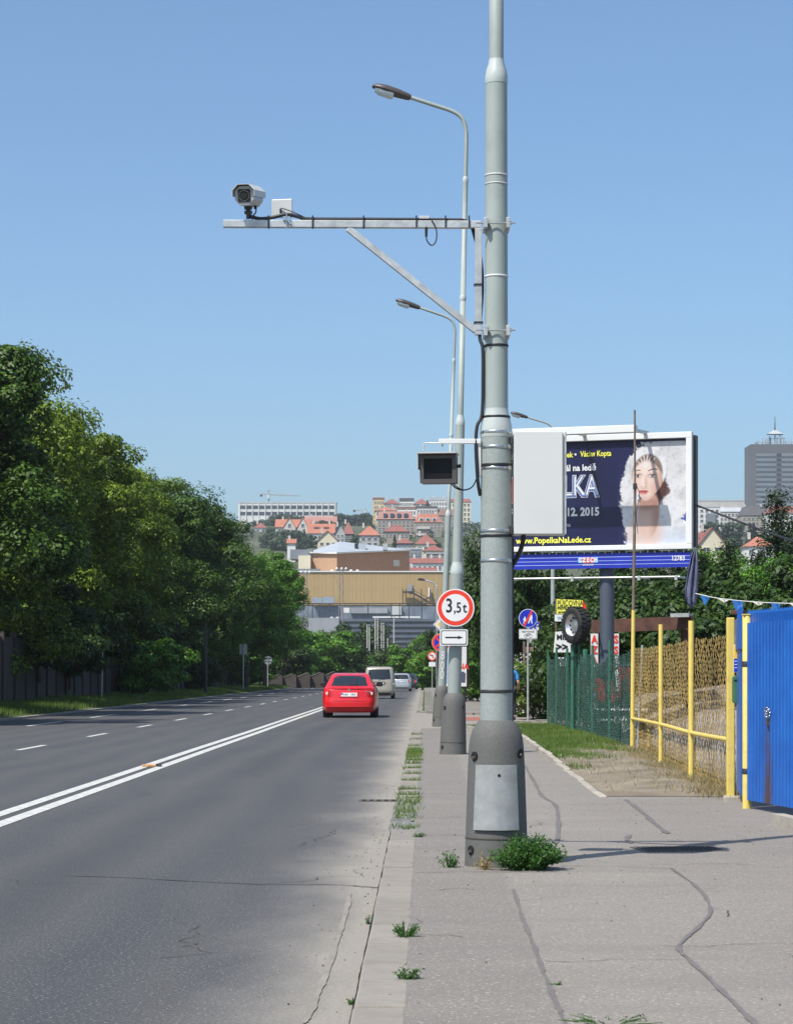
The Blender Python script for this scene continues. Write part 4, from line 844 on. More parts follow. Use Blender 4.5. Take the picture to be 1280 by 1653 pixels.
# ---------------------------------------------------------------- fences, gate
def net(name, P0, P1, h0, h1, cell, wire, mt, parent, sag=.0, seed=0, wob=.007):
    rng = np.random.default_rng(seed); rj = rng.normal(size=997); P0, P1 = np.array(P0), np.array(P1); L = np.linalg.norm(P1 - P0); d = (P1 - P0) / L; nrm = np.array([d[1], -d[0], 0])
    nu, nv = int(L / cell), int(h0 / cell); V, Fc = [], []
    U = np.linspace(0, 1, nu + 1); 
    def pt(iu, iv):
        u = iu / nu; v = iv / nv; hh = h0 + (h1 - h0) * u - sag * 4 * u * (1 - u)
        off = wob * (np.sin(iu * .19 + iv * .13) + .6 * np.sin(iu * .07 - iv * .21)) + rj[(iu * 7 + iv * 13) % 997] * .006; zz = .03 + v * (hh - .03) + .010 * np.sin(iu * .31 + iv * .9) + rj[(iu * 3 + iv * 29) % 997] * .006
        return P0 + d * (u * L + .01 * np.sin(iv * .8 + iu)) + nrm * off + np.array([0, 0, zz])
    G = np.array([[pt(i, j) for j in range(nv + 1)] for i in range(nu + 1)])
    segs = []
    for i in range(nu):
        for j in range(nv):
            if (i + j) % 2 == 0: segs.append((G[i, j], G[i + 1, j + 1]))
            else: segs.append((G[i, j + 1], G[i + 1, j]))
    S = np.array(segs); a, b_ = S[:, 0], S[:, 1]; t_ = b_ - a; t_ /= np.linalg.norm(t_, axis=1, keepdims=True); n1 = np.broadcast_to(nrm, t_.shape); n2 = np.cross(t_, n1)
    ring = [(math.cos(x), math.sin(x)) for x in (R(90), R(210), R(330))]
    Vv = np.stack([e + n1 * (c * wire) + n2 * (s_ * wire) for e in (a, b_) for c, s_ in ring], 1).reshape(-1, 3); n = len(segs)
    base = np.arange(n)[:, None] * 6; f = np.concatenate([base + np.array([[0, 1, 4, 3]]), base + np.array([[1, 2, 5, 4]]), base + np.array([[2, 0, 3, 5]])], 0)
    me = bpy.data.meshes.new(name); me.from_pydata(Vv.tolist(), [], f.tolist()); me.materials.append(mt); o = link_mesh(name, me, parent); o['kind'] = 'stuff'; return o
def pole_at(t, x, y, z0, z1, r, m_, name='post', n=12): b = MB(); b.cyl((x, y, z0 - .1), (x, y, z1), r, r * .97, n); return b.build(name, m_, t)
C1 = gp(1020, 1212, PH); D1 = gp(1115, 1262, PH); D2 = gp(1180, 1293, PH)
yf = thing('net_fence', 'yellow posts strung with sagging yellow wire netting beside the blue gate', 'fence')
def on(tt_): return C1.lerp(D2, tt_)
for p, top, r in ((gp(1066, 1238, PH), 1008, .034), (D1, 1002, .037)): pole_at(yf, p.x, p.y, PH, at(0, top, p.y).z, r, M['yellow'])
p = gp(1038, 1214, PH); pole_at(yf, p.x + .1, p.y, PH, PH + .55, .03, M['yellow'], 'stub_post')
p = gp(1040, 1216, PH); b = MB(); b.tube([(p.x - .1, p.y + .3, PH), (p.x - .02, p.y + .2, PH + 1.9)], .02, 8); b.build('leaning_stake', M['galv'], yf)
b = MB(); za, zb_ = at(0, 1160, C1.y).z, at(0, 1195, D2.y).z; b.tube(spline([C1 + Vector((0, 0, za - PH)), gp(1066, 1238, PH) + Vector((.0, -.03, at(0, 1170, 33.6).z - PH)), D1 + Vector((0, -.04, at(0, 1183, D1.y).z - PH)), D2 + Vector((0, 0, zb_ - PH))], 5), .029, 10); b.build('rail', M['yellow'], yf)
net('netting', C1 + Vector((.04, 0, 0)), D1 + Vector((.05, 0, 0)), 1.85, 1.85, .062, .0033, M['netyellow'], yf, .03, 1); net('netting', D1 + Vector((.05, 0, 0)), D2 + Vector((.05, 0, 0)), 1.85, 1.88, .062, .0033, M['netyellow'], yf, .04, 2)
fp = thing('tall_pole', 'tall thin rusty pole with yellow foot at the fence corner before the billboard', 'pole', C1)
b = MB(); b.cyl((0, 0, -.1), (.02, 0, at(0, 985, C1.y).z - PH), .042, .034, 10); b.build('yellow_foot', M['yellow'], fp)
b = MB(); b.cyl((.02, 0, at(0, 985, C1.y).z - PH), (.05, 0, at(0, 790, C1.y).z - PH), .03, .026, 10); b.cyl((.05, 0, at(0, 790, C1.y).z - PH), (.045, 0, at(0, 662, C1.y).z - PH), .02, .018, 8); b.build('shaft', mat('pole_rust_grey', (.16, .13, .10), .7, .2, .35, 6), fp)
b = MB(); b.box((.05, -.01, at(0, 785, C1.y).z - PH), (.07, .06, .10)); b.tube(spline([(.08, -.02, at(0, 785, C1.y).z - PH), (.13, -.02, at(0, 800, C1.y).z - PH), (.07, -.03, at(0, 830, C1.y).z - PH), (.10, -.03, at(0, 862, C1.y).z - PH)], 5), .006, 5); b.build('loose_wire', M['darkmetal'], fp)

gf = thing('green_fence', 'dark green net fence sagging between green posts beyond the yellow one', 'fence')
GA = Vector((ux(3.28, 60), 60, PH)); GB = C1.copy()
def gpt(k): return GA.lerp(GB, k)
segs = [0, .14, .3, .46, .62, .8, 1.0]
for i in range(len(segs) - 1): net('netting', gpt(segs[i]), gpt(segs[i + 1]), 1.86, 1.86, .052, .0062, M['netgreen'], gf, .12 if i != 4 else .28, 10 + i, .012)
for i, k in enumerate(segs[:-1]): p = gpt(k); pole_at(gf, p.x, p.y, PH, PH + 2.0 + .06 * (i % 2), .03, M['greenpaint'])
p = gpt(.46); pole_at(gf, p.x - .14, p.y, PH, at(0, 1040, p.y).z, .055, M['greenpaint'], 'corner_post'); pole_at(gf, p.x + .12, p.y - .3, PH, at(0, 1048, p.y).z, .065, M['greenpaint'], 'corner_post')
b = MB(); b.tube([(p.x + .2, p.y - 1.6, PH), (p.x + .1, p.y - .4, PH + 1.5)], .025, 8); b.build('prop', M['greenpaint'], gf)
# tyre displayed on the post
ty_ = at(929, 1009, p.y - .15); tr = thing('tyre', 'chunky tyre with bright rim mounted on top of a green post', 'tyre', ty_, (0, 0, R(-60)))
b = MB(); n = 40; prf = [(.25, -.12), (.32, -.135), (.385, -.125), (.405, -.09), (.405, .09), (.385, .125), (.32, .135), (.25, .12)]
vs = [(r_ * math.cos(2 * math.pi * k / n), y_, r_ * math.sin(2 * math.pi * k / n)) for r_, y_ in prf for k in range(n)]
b.add(vs, [(i * n + k, (i + 1) * n + k, (i + 1) * n + (k + 1) % n, i * n + (k + 1) % n) for i in range(len(prf) - 1) for k in range(n)], True); b.build('carcass', M['tyre'], tr)
for k in range(26):
    a = 2 * math.pi * k / 26
    for s_ in (-1, 1):
        b = MB(); b.box((.408 * math.cos(a + .06 * s_), s_ * .065, .408 * math.sin(a + .06 * s_)), (.03, .10, .055), Matrix.Rotation(-a, 3, 'Y')); b.build('tread_block', M['tyre'], tr)
b = MB(); n = 32; prf = [(.26, -.115), (.235, -.10), (.225, -.04), (.12, -.03), (.05, -.05), (.0, -.05)]
vs = [(r_ * math.cos(2 * math.pi * k / n), y_, r_ * math.sin(2 * math.pi * k / n)) for r_, y_ in prf for k in range(n)]
b.add(vs, [(i * n + k, i * n + (k + 1) % n, (i + 1) * n + (k + 1) % n, (i + 1) * n + k) for i in range(len(prf) - 1) for k in range(n)], True); rm = b.build('rim', M['rim'], tr)
for k in range(10):
    a = 2 * math.pi * k / 10; b = MB(); b.cyl((.17 * math.cos(a), -.045, .17 * math.sin(a)), (.17 * math.cos(a), -.03, .17 * math.sin(a)), .024, .024, 10); b.build('rim_hole', M['hole'], rm)

# gate
gt = thing('blue_gate', 'bright blue ribbed metal gate with spiked top and rusty lock', 'gate')
def gate_material():
    t = NT('gate_blue_paint'); n = t.noise(2.2, 5); c = t.mix(t.rng(n, .3, .7), (.007, .075, .33), (.012, .120, .45))
    sx = t.n('ShaderNodeSeparateXYZ'); t.l(t.tc.outputs['Object'], sx.inputs[0])
    # rust run below the lock
    run = t.math('MULTIPLY', t.rng(t.math('ABSOLUTE', t.math('SUBTRACT', sx.outputs[1], t.math('ADD', 22.66, t.math('MULTIPLY', t.noise(3, 3), .12)))), .0, .16, 1, 0), t.rng(sx.outputs[2], .05, .98, 1, .15))
    run = t.math('MULTIPLY', t.math('MULTIPLY', run, t.rng(sx.outputs[2], .98, 1.02, 1, 0)), t.rng(t.noise(7, 5, .7, t.mapped((1, 4, .6))), .32, .6, .35, 1.0), None, True)
    c = t.mix(t.math('MULTIPLY', run, 2.2, None, True), c, (.065, .038, .03)); c = t.mix(t.rng(t.noise(5, 6, .7, t.mapped((3, 3, .35))), .62, .8, 0, .5), c, (.02, .03, .07))
    t.color(c); t.b.inputs['Roughness'].default_value = .38; return t.m
M['gate'] = gate_material()
G0 = gp(1205, 1304, PH); G1 = Vector((4.30, 19.4, PH)); gd = (G1 - G0); gl = gd.length; gd.normalize(); gn = Vector((gd.y, -gd.x, 0)); gn = gn if gn.x < 0 else -gn
gang = math.atan2(gd.y, gd.x); gtop = at(0, 1006, 23.5).z
b = MB(); b.box((0, 0, 0), (.105, .03, 1.0)); 
pk = MB(); hgt = gtop - PH - .09
pk.deck([(-.040, .0), (-.030, -.04), (-.018, -.052), (.018, -.052), (.030, -.04), (.040, .0), (.040, .012), (-.040, .012)], .09, .09 + hgt); pkm = pk.mesh('picket', M['gate'])
sp = MB(); sp.deck([(-.016, -.012), (.016, -.012), (.016, .008), (-.016, .008)], 0, .11); sp.add([(-.016, -.012, .11), (.016, -.012, .11), (.016, .008, .11), (-.016, .008, .11), (0, -.002, .15)], [(0, 1, 4), (1, 2, 4), (2, 3, 4), (3, 0, 4)]); spm = sp.mesh('spike', M['gate'])
n = int(gl / .104)
# pickets and spikes share one mesh; world-space material coordinates come from the gate frame below
for i in range(n):
    c = G0 + gd * (.08 + i * .104); o = MB(); rot = Matrix.Rotation(gang, 3, 'Z') if gn.dot(Vector((math.sin(gang), -math.cos(gang), 0))) > 0 else Matrix.Rotation(gang + math.pi, 3, 'Z')
    o.v = [tuple(rot @ Vector(v) + c) for v in pk.v]; o.f = list(pk.f); o.sm = list(pk.sm); o.mi = list(pk.mi); o.build('picket', M['gate'], gt)
    for k in (-.026, .026):
        s_ = link_mesh('spike', spm, gt, c + gd * k + Vector((0, 0, .09 + hgt - .012))); s_.rotation_euler.z = gang
b = MB(); b.bar(G0 + gd * .05 - gn * .03 + Vector((0, 0, .4)), G0 + gd * (gl - .05) - gn * .03 + Vector((0, 0, .4)), .03, .06); b.bar(G0 + gd * .05 - gn * .03 + Vector((0, 0, 1.7)), G0 + gd * (gl - .05) - gn * .03 + Vector((0, 0, 1.7)), .03, .06); b.build('cross_rail', M['gate'], gt)
b = MB(); lk = G0 + gd * .86 + gn * .05 + Vector((0, 0, at(0, 1150, 23.1).z - PH)); lkk = empty('lock'); lkk.parent = gt
for k in range(7):
    a = k * .9; c = lk + Vector((0, 0, .04 * math.sin(a * 2.1))) + gd * (.055 * math.cos(a)) + gn * (.01 * (k % 3)); ring_ = [c + gd * (.024 * math.cos(x + a)) + Vector((0, 0, .018 * math.sin(x))) + gn * (.012 * math.cos(x)) for x in [2 * math.pi * j / 12 for j in range(13)]]
    b = MB(); b.tube(ring_, .006, 6); b.build('chain_link', M['steel'], lkk)
b = MB(); b.box(lk + Vector((0, 0, -.09)), (.03, .05, .07), Matrix.Rotation(gang, 3, 'Z')); b.build('padlock', M['iron'], lkk, .004)
# gate posts and the narrow blue filler between them
gp1 = thing('gate_post', 'square yellow gate post at the end of the yellow net fence', 'gate post', D2)
b = MB(); z1 = at(0, 997, D2.y).z - PH; b.box((-.012, 0, z1 / 2), (.082, .09, z1)); b.build('post', M['yellow'], gp1, .01); b = MB(); b.deck([(-.1, -.1), (.12, -.09), (.14, .1), (-.08, .1)], -.05, .06); b.build('concrete_foot', M['lawnkerb'], gp1, .02)
hp = gp(1203, 1305, PH); gp2 = thing('gate_post', 'round yellow gate post carrying the hinges of the blue gate', 'gate post', hp)
z1 = at(0, 993, hp.y).z - PH; b = MB(); b.lathe([(.046, -.1), (.046, z1 - .004), (.042, z1)], (.012, 0, 0), n=24); b.build('post', M['yellow'], gp2)
for y in (1072, 1245):
    z = at(0, y, hp.y).z - PH; b = MB(); b.lathe([(.048, z - .03), (.050, z - .025), (.050, z + .025), (.048, z + .03)], (.012, 0, 0), n=24); b.box((.06, -.04, z), (.1, .05, .06)); b.build('hinge', M['darkmetal'], gp2)
b = MB(); b.box((.03, .0, z1 + .006), (.13, .10, .012)); b.build('cap', M['yellow'], gp2)
fi = thing('filler_panel', 'narrow blue ribbed panel between the two yellow gate posts', 'panel'); f0, f1 = D2 + Vector((.055, -.1, 0)), hp + Vector((-.02, .09, 0)); fd = (f1 - f0)
for i in range(9):
    c = f0 + fd * ((i + .5) / 9); b = MB(); b.box(c + Vector((0, 0, 1.06)), (fd.length / 9 * .9, .03, 1.86), Matrix.Rotation(math.atan2(fd.y, fd.x), 3, 'Z')); b.build('rib', M['gate'], fi)
    s_ = link_mesh('spike', spm, fi, c + Vector((0, 0, 1.985))); s_.rotation_euler.z = math.atan2(fd.y, fd.x)
b = MB(); b.box((f0 + f1) / 2 + Vector((-.02, -.02, 1.82)), (fd.length * .98, .03, .33), Matrix.Rotation(math.atan2(fd.y, fd.x), 3, 'Z')); b.build('top_sheet', M['gate'], fi)
c = at(1188.5, 1063, 24.6); nb = thing('notice', 'small yellow and blue notice on the filler panel above the green box', 'notice', c + Vector((0, -.04, 0)))
b = MB(); b.slab([(-.04, -.15), (.04, -.15), (.04, .15), (-.04, .15)], 0, .006); b.build('board', M['signwhite'], nb); b = MB(); b.slab([(-.036, .0), (.036, .0), (.036, .145), (-.036, .145)], -.002, 0); b.build('yellow_field', M['signyellow'], nb)
b = MB(); b.slab([(-.036, -.145), (.036, -.145), (.036, -.004), (-.036, -.004)], -.002, 0); b.build('blue_field', M['signblue'], nb)
for k in range(3):
    b = MB(); b.box((0, -.0035, -.03 - .035 * k), (.06, .003, .008)); b.build('print_line', M['signwhite'], nb)
c = at(1186, 1113, 24.6); gb = thing('green_box', 'slim green metal box on the filler panel between the gate posts', 'box', c + Vector((0, -.06, 0)))
b = MB(); b.slab(rrect(-.038, .038, -.15, .15, .03), -.04, .04); b.build('body', mat('box_green', (.05, .14, .07), .5, 0, .1, 6), gb, .006); b = MB(); b.box((.0, -.043, .10), (.055, .006, .012)); b.build('slot', M['hole'], gb)
c = at(1189, 992, 24.9); o = MB(); o.deck([(-.07, -.04), (.03, -.06), (.09, .01), (.02, .06), (-.06, .04)], 0, .05); o = o.build('brick_scrap', M['rust'], None, .01, c); tag(o, 'rust brown scrap lying on top of the filler panel', 'scrap')

# ---------------------------------------------------------------- yard behind the fences
sh = thing('open_shed', 'open shed with rusty brown roof edge behind the net fences', 'shed')
x0, x1 = at(944, 0, 58).x, at(1112, 0, 54).x; zr = at(0, 1010, 56).z
b = MB(); b.deck([(x0, 56), (x1, 53.5), (x1 + .5, 58), (x0 + .4, 60)], zr + .05, zr + .14); b.build('roof', M['rust'], sh)
b = MB(); b.bar((x0, 55.96, zr - .02), (x1, 53.44, zr + .02), .05, .32); b.build('fascia', M['rust'], sh)
b = MB(); b.deck([(x1 - .5, 53.6), (x1 - .1, 53.3), (x1 + .1, 54)], zr + .15, zr + .24); b.build('bent_sheet', M['galv'], sh)
for x, y in ((x0 + .15, 56.1), (x0 + .38, 57.5), (x1 - .1, 53.8), (x1 + .3, 57.6)): pole_at(sh, x, y, 0, zr, .05, M['rust'])
bn = thing('banner', 'pair of narrow white banner strips with red letters in the shed', 'banner', (0, 0, 0))
for px, w, ls in ((959, 12, 'AZA'), (994, 9, 'SS')):
    c = at(px, 1046, 55.0); s_ = 55 / F; b = MB(); b.slab([(c.x - w * s_ / 2, c.z - .5), (c.x + w * s_ / 2, c.z - .45), (c.x + w * s_ / 2, c.z + .35), (c.x - w * s_ / 2, c.z + .35)], 55.0, 55.02); o = b.build('strip', M['signwhite'], bn)
    for k, L in enumerate(ls): text('letter', L, .26, M['signred'], o, c.x, 54.99, c.z + .2 - .26 * k, .01, 'CENTER', .8)
hs = thing('hire_sign', 'yellow trailer hire board with red arrow point above white boards', 'sign board', (0, 0, 0)); Yh = 62
def hb(name, L, m_, dy, parent): b = MB(); b.slab([(at(x, y, Yh).x, at(x, y, Yh).z) for x, y in L], Yh + dy, Yh + dy + .02); return b.build(name, m_, parent)
o = hb('yellow_board', [(898, 967), (940, 969), (940, 991), (898, 991)], mat('board_yellow', (.80, .78, .10), .5), 0, hs); hb('red_point', [(940, 969), (947, 981), (940, 991)], M['signred'], .001, hs)
c = at(899, 974, Yh); text('lettering', 'PŮJČOVNA', .21, M['signblack'], o, c.x, Yh - .006, c.z, .001, 'LEFT', .66); c = at(899, 982, Yh); text('lettering', 'PŘÍVĚSŮ', .12, M['signblack'], o, c.x, Yh - .006, c.z, .003, 'LEFT', .85); c = at(900, 988, Yh); text('lettering', 'www.', .12, M['signblack'], o, c.x, Yh - .006, c.z, .002, 'LEFT')
o = hb('white_board', [(895, 992), (912, 992), (912, 1003), (895, 1003)], M['signwhite'], .0, hs); c = at(899, 998, Yh); text('lettering', 'Wo', .13, mat('print_teal', (.1, .3, .4), .5), o, c.x, Yh - .006, c.z, .002)
o = hb('white_board', [(896, 1020), (922, 1018), (922, 1053), (893, 1053)], M['signwhite'], .0, hs); c = at(898, 1029, Yh); text('lettering', 'MINI', .20, M['signblack'], o, c.x, Yh - .006, c.z, .007); c = at(897, 1045, Yh); text('lettering', '>>', .28, M['signblack'], o, c.x, Yh - .006, c.z, .012)
o = hb('white_board', [(897, 1061), (915, 1061), (915, 1075), (897, 1075)], M['signwhite'], .0, hs); c = at(899, 1066, Yh); text('lettering', 'PŮJ', .12, M['signblack'], o, c.x, Yh - .006, c.z, .004)
for px in (897.5,): c = at(px, 0, Yh); pole_at(hs, c.x, Yh + .05, 0, at(0, 966, Yh).z, .025, M['wood'])
wf = thing('woven_fence', 'brown woven board fence behind the flowering bush', 'fence', (0, 0, 0)); Yw = 92
for k in range(8):
    z = .3 + .3 * k; b = MB(); xa, xb = at(846, 0, Yw).x, at(883, 0, Yw).x; L = []
    for j in range(13): L.append((xa + (xb - xa) * j / 12, Yw + .05 * math.sin(j * 1.6 + (k % 2) * math.pi), z))
    for j in range(12): b.bar(L[j], L[j + 1], .02, .26)
    b.build('board', M['wood'], wf)
for px in (846, 864, 882): pole_at(wf, at(px, 0, Yw).x, Yw, 0, 2.75, .06, M['wood'])
# parked scooter seen through the green net
mc = thing('scooter', 'red and white motor scooter standing on the trailer behind the green net', 'scooter', (at(985, 0, 50.6).x, 50.7, PH + .53), (0, 0, R(-62)))
for x in (-.6, .6):
    b = MB(); b.tube([(x + .2 * math.cos(a), 0, .25 + .2 * math.sin(a)) for a in [2 * math.pi * k / 20 for k in range(21)]], .05, 8); w = b.build('wheel', M['tyre'], mc); b = MB(); b.cyl((x, -.03, .25), (x, .03, .25), .13, .13, 16); b.build('hub', M['rim'], w)
b = MB(); b.slab(smooth_closed([(-.85, .55), (-.5, .75), (-.1, .7), (.0, .4), (.35, .35), (.45, .8), (.55, 1.0), (.62, .9), (.62, .5), (.4, .22), (-.2, .22), (-.5, .3)], 4), -.16, .16); b.build('body', mat('scooter_red', (.45, .02, .02), .3, coat=.4), mc, .03)
b = MB(); b.slab(rrect(.50, .60, .45, .95, .04), -.2, .2); b.build('front_shield', M['white'], mc, .02); b = MB(); b.slab(rrect(-.8, -.1, .74, .84, .04), -.14, .14); b.build('seat', M['black'], mc, .02)
b = MB(); b.tube([(.5, -.33, 1.08), (.55, 0, 1.05), (.5, .33, 1.08)], .018, 8); b.cyl((.56, 0, .3), (.53, 0, 1.05), .03, .025, 8); b.build('handlebar', M['chrome'], mc)
tl = thing('flat_trailer', 'low flat trailer with white rim parked behind the green net', 'trailer', (at(986, 0, 50.5).x + .08, 50.6, PH), (0, 0, R(0)))
b = MB(); b.box((0, 0, .5), (1.1, 2.4, .08)); b.build('deck', M['darkmetal'], tl); b = MB()
b.tube([(-.5, -1.2, .6), (.6, -1.2, .6)], .03, 8); b.tube([(-.5, -1.2, .38), (.6, -1.2, .38)], .03, 8); b.tube(spline([(-.5, -1.2, .6), (-.6, -1.2, .8), (-.52, -1.2, .95)], 5), .03, 8); b.build('rim_bar', M['white'], tl)
for x in (-.45, .62): b = MB(); b.cyl((x - .07, .2, .28), (x + .07, .2, .28), .28, .28, 18); b.build('wheel', M['tyre'], tl)
# bunting and overhead wire
bu = [at(1122, 958, 30), at(1160, 966, 29.2), at(1222, 972, 27.8), at(1280, 974, 26.4), at(1340, 972, 25.2)]; BP = spline(bu, 8)
b = MB(); b.tube(BP, .006, 5); o = b.build('bunting_line', M['white']); tag(o, 'string of blue and white pennants above the gate', 'bunting')
for k, (px, m_, w, h) in enumerate(((1135, 'b', 16, 16), (1165, 'w', 18, 6), (1193, 'b', 18, 24), (1223, 'w', 18, 6), (1253, 'b', 17, 20), (1279, 'w', 18, 6), (1310, 'b', 17, 20))):
    t_ = min(range(len(BP)), key=lambda i: abs((BP[i].x / BP[i].y) * F + CX - px)); c = BP[t_]; s_ = c.y / F
    b = MB(); b.slab([(c.x - w * s_ / 2, c.z + .005), (c.x + w * s_ / 2, c.z - .015), (c.x + (.1 if k % 2 else .0) * w * s_, c.z - h * s_)], c.y - .012, c.y - .008); b.build('pennant', mat('pennant_%d' % k, (.02, .14, .42) if m_ == 'b' else (.70, .64, .56), .7, 0, .15, 20), o)
b = MB(); b.tube(spline([at(1122, 815, 50.3), at(1200, 845, 46), at(1275, 872, 42), at(1400, 915, 37)], 6), .022, 6); tag(b.build('overhead_wire', M['black']), 'black overhead wire sloping from the billboard edge to the right', 'wire')
# ---------------------------------------------------------------- cars
def make_car(label, name, loc, keys, paint, L, rz=0.0, n=9.0, win=(1.03, 1.36), winw=.80, plate=(.60, .76), lamps=(.58, .80), lampw=(.62, .86), wheels=(.85, 3.5), wr=.32, side=(1.02, 1.34), lamp_tall=False, extra=None, plate_text=None):
    t = thing(name, label, 'van' if 'van' in name else 'car', loc, (0, 0, rz), None)
    K = np.array(keys); Z = K[:, 0]
    hw = lambda z: float(np.interp(z, Z, K[:, 1])); yr = lambda z: float(np.interp(z, Z, K[:, 2])); yf = lambda z: float(np.interp(z, Z, K[:, 3]))
    def rear(x, z, off=0.0):
        w = hw(z); a, b_ = yr(z), yf(z); hl = (b_ - a) / 2; q_ = min(.999, abs(x) / w); return (a + b_) / 2 - hl * (1 - q_ ** n) ** (1 / n) + .10 * q_ ** 2 - off
    def sidex(y, z, off=0.0):
        w = hw(z); a, b_ = yr(z), yf(z); hl = (b_ - a) / 2; q_ = min(.999, abs(y - (a + b_) / 2) / hl); return w * (1 - q_ ** n) ** (1 / n) + off
    b = MB(); zs = []
    for i in range(len(Z) - 1): zs += list(np.linspace(Z[i], Z[i + 1], 4)[:-1])
    zs.append(Z[-1]); m_ = 72; vs = []
    for z in zs:
        w = hw(z); a, c = yr(z), yf(z); yc, hl = (a + c) / 2, (c - a) / 2
        for k in range(m_):
            th = 2 * math.pi * k / m_; cc, ss = math.cos(th), math.sin(th); x = w * math.copysign(abs(cc) ** (2 / n), cc); y = yc + hl * math.copysign(abs(ss) ** (2 / n), ss)
            if ss < 0: y += .10 * (x / w) ** 2 * abs(ss)
            vs.append((x, y, z))
    b.add(vs, [(i * m_ + k, i * m_ + (k + 1) % m_, (i + 1) * m_ + (k + 1) % m_, (i + 1) * m_ + k) for i in range(len(zs) - 1) for k in range(m_)], True)
    b.add(vs[-m_:], [tuple(range(m_))], True); b.add(vs[:m_], [tuple(range(m_ - 1, -1, -1))]); body = b.build('body', paint, t)
    def rpatch(name_, x0, x1, z0, z1, mt, off=.006, parent=t, nx=12, nz=6, taper=0.0, rad=0.0):
        b = MB(); vs = []
        for j in range(nz + 1):
            z = z0 + (z1 - z0) * j / nz; k_ = 1 - taper * j / nz
            for i in range(nx + 1): x = (x0 + (x1 - x0) * i / nx) * k_; vs.append((x, rear(x, z, off), z))
        N = (nx + 1) * (nz + 1); vs2 = [(x, y + off + .02, z) for x, y, z in vs]; f = []
        for j in range(nz):
            for i in range(nx): a = j * (nx + 1) + i; f.append((a, a + 1, a + nx + 2, a + nx + 1))
        edge_ = [j for j in range(nx + 1)] + [(j + 1) * (nx + 1) + nx for j in range(nz)] + [nz * (nx + 1) + i for i in range(nx - 1, -1, -1)] + [j * (nx + 1) for j in range(nz - 1, 0, -1)]
        b.add(vs, f, True); ev = [vs[i] for i in edge_] + [vs2[i] for i in edge_]; ne = len(edge_); b.add(ev, [((i + 1) % ne, i, i + ne, (i + 1) % ne + ne) for i in range(ne)]); return b.build(name_, mt, parent)
    wz0, wz1 = win; ww = winw * hw(wz0); rw = rpatch('rear_window', -ww, ww, wz0, wz1, M['glass'], .007, taper=1 - hw(wz1) / hw(wz0) * .98)
    b = MB(); b.bar((-.02, rear(0, wz0 + .02, .03), wz0 + .015), (.33 * winw, rear(.3, wz0 + .05, .03), wz0 + .045), .02, .02); b.build('wiper', M['black'], rw)
    for s_ in (-1, 1):
        x0, x1 = sorted((s_ * lampw[0] * hw(lamps[0]) / .885 * .98, s_ * lampw[1] * hw(lamps[0]) / .885 * .985))
        lp = rpatch('tail_lamp', x0, x1, lamps[0], lamps[1], M['taillamp'], .008, nx=6)
        zc = (lamps[0] + lamps[1]) / 2; xc = (x0 + x1) / 2; b = MB(); b.cyl((xc, rear(xc, zc, .006), zc), (xc, rear(xc, zc, .016), zc), .055, .05, 16); b.build('lamp_lens', M['lampclear'], lp)
        b = MB(); sw = []
        for j in range(5):
            z = side[0] + (side[1] - side[0]) * j / 4
            for i in range(11):
                f_ = i / 10; y = (yr(z) + .35) * (1 - f_) + (yf(z) - .45) * f_; sw.append((s_ * sidex(y, z, .006), y, z))
        ff = [(j * 11 + i, j * 11 + i + 1, (j + 1) * 11 + i + 1, (j + 1) * 11 + i) for j in range(4) for i in range(10)]
        b.add(sw, ff if s_ > 0 else [tuple(reversed(q_)) for q_ in ff], True); b.build('side_window', M['glass'], t)
        mz = side[0] + .05; my = yf(mz) - .55; b = MB(); b.tube([(s_ * (sidex(my, mz) - .03), my, mz), (s_ * (sidex(my, mz) + .09), my, mz)], .03, 8); ms = MB(); ms.slab(smooth_closed([(-.10, -.06), (.10, -.07), (.11, .05), (-.06, .075)], 4), -.05, .05); ms.v = [(x * s_ + s_ * (sidex(my, mz) + .15), y + my, z + mz + .02) for x, y, z in ms.v]
        if s_ < 0: ms.f = [tuple(reversed(q_)) for q_ in ms.f]
        mo = b.build('mirror', paint, t); ms.build('mirror_shell', M['black'], mo, .02)
        for y in wheels:
            b = MB(); x = s_ * (hw(.45) - .11); n_ = 28; prf = [(.6, -.09), (.92, -.105), (1.0, -.08), (1.0, .08), (.92, .105), (.6, .09)]
            vs = [(x + q_[1], y + wr * q_[0] * math.cos(2 * math.pi * k / n_), wr + wr * q_[0] * math.sin(2 * math.pi * k / n_)) for q_ in prf for k in range(n_)]
            b.add(vs, [(i * n_ + k, i * n_ + (k + 1) % n_, (i + 1) * n_ + (k + 1) % n_, (i + 1) * n_ + k) for i in range(5) for k in range(n_)], True); wl = b.build('wheel', M['tyre'], t)
            b = MB(); b.cyl((x - .06, y, wr), (x + .075 * s_ + (.0), y, wr), wr * .62, wr * .58, 20); b.build('rim', M['rim'], wl)
    pz0, pz1 = plate; pw = .26; pl = rpatch('number_plate', -pw, pw, pz0, pz1 - .02, M['signwhite'], .022, nx=4, nz=2)
    b = MB(); b.box((-pw + .03, rear(-pw, (pz0 + pz1) / 2, .024) - .001, (pz0 + pz1) / 2 - .01), (.05, .004, pz1 - pz0 - .03)); b.build('blue_band', M['signblue'], pl)
    b = MB()
    for k in range(7):
        if k == 3: continue
        x = -.17 + .06 * k; b.box((x, rear(x, (pz0 + pz1) / 2, .026), (pz0 + pz1) / 2 - .01), (.032 if k % 2 else .02, .004, .07)); 
    b.build('plate_characters', M['signblack'], pl)
    rpatch('plate_recess', -pw - .05, pw + .05, pz0 - .03, pz1 + .03, M['darkmetal'] if lamp_tall else paint, .010, nx=6, nz=2)
    rpatch('bumper', -hw(.4) * .93, hw(.4) * .93, .36, .50, paint, .028, nx=24); rpatch('bumper_skirt', -hw(.3) * .9, hw(.3) * .9, .22, .335, M['darkmetal'] if lamp_tall else paint, .006, nx=20)
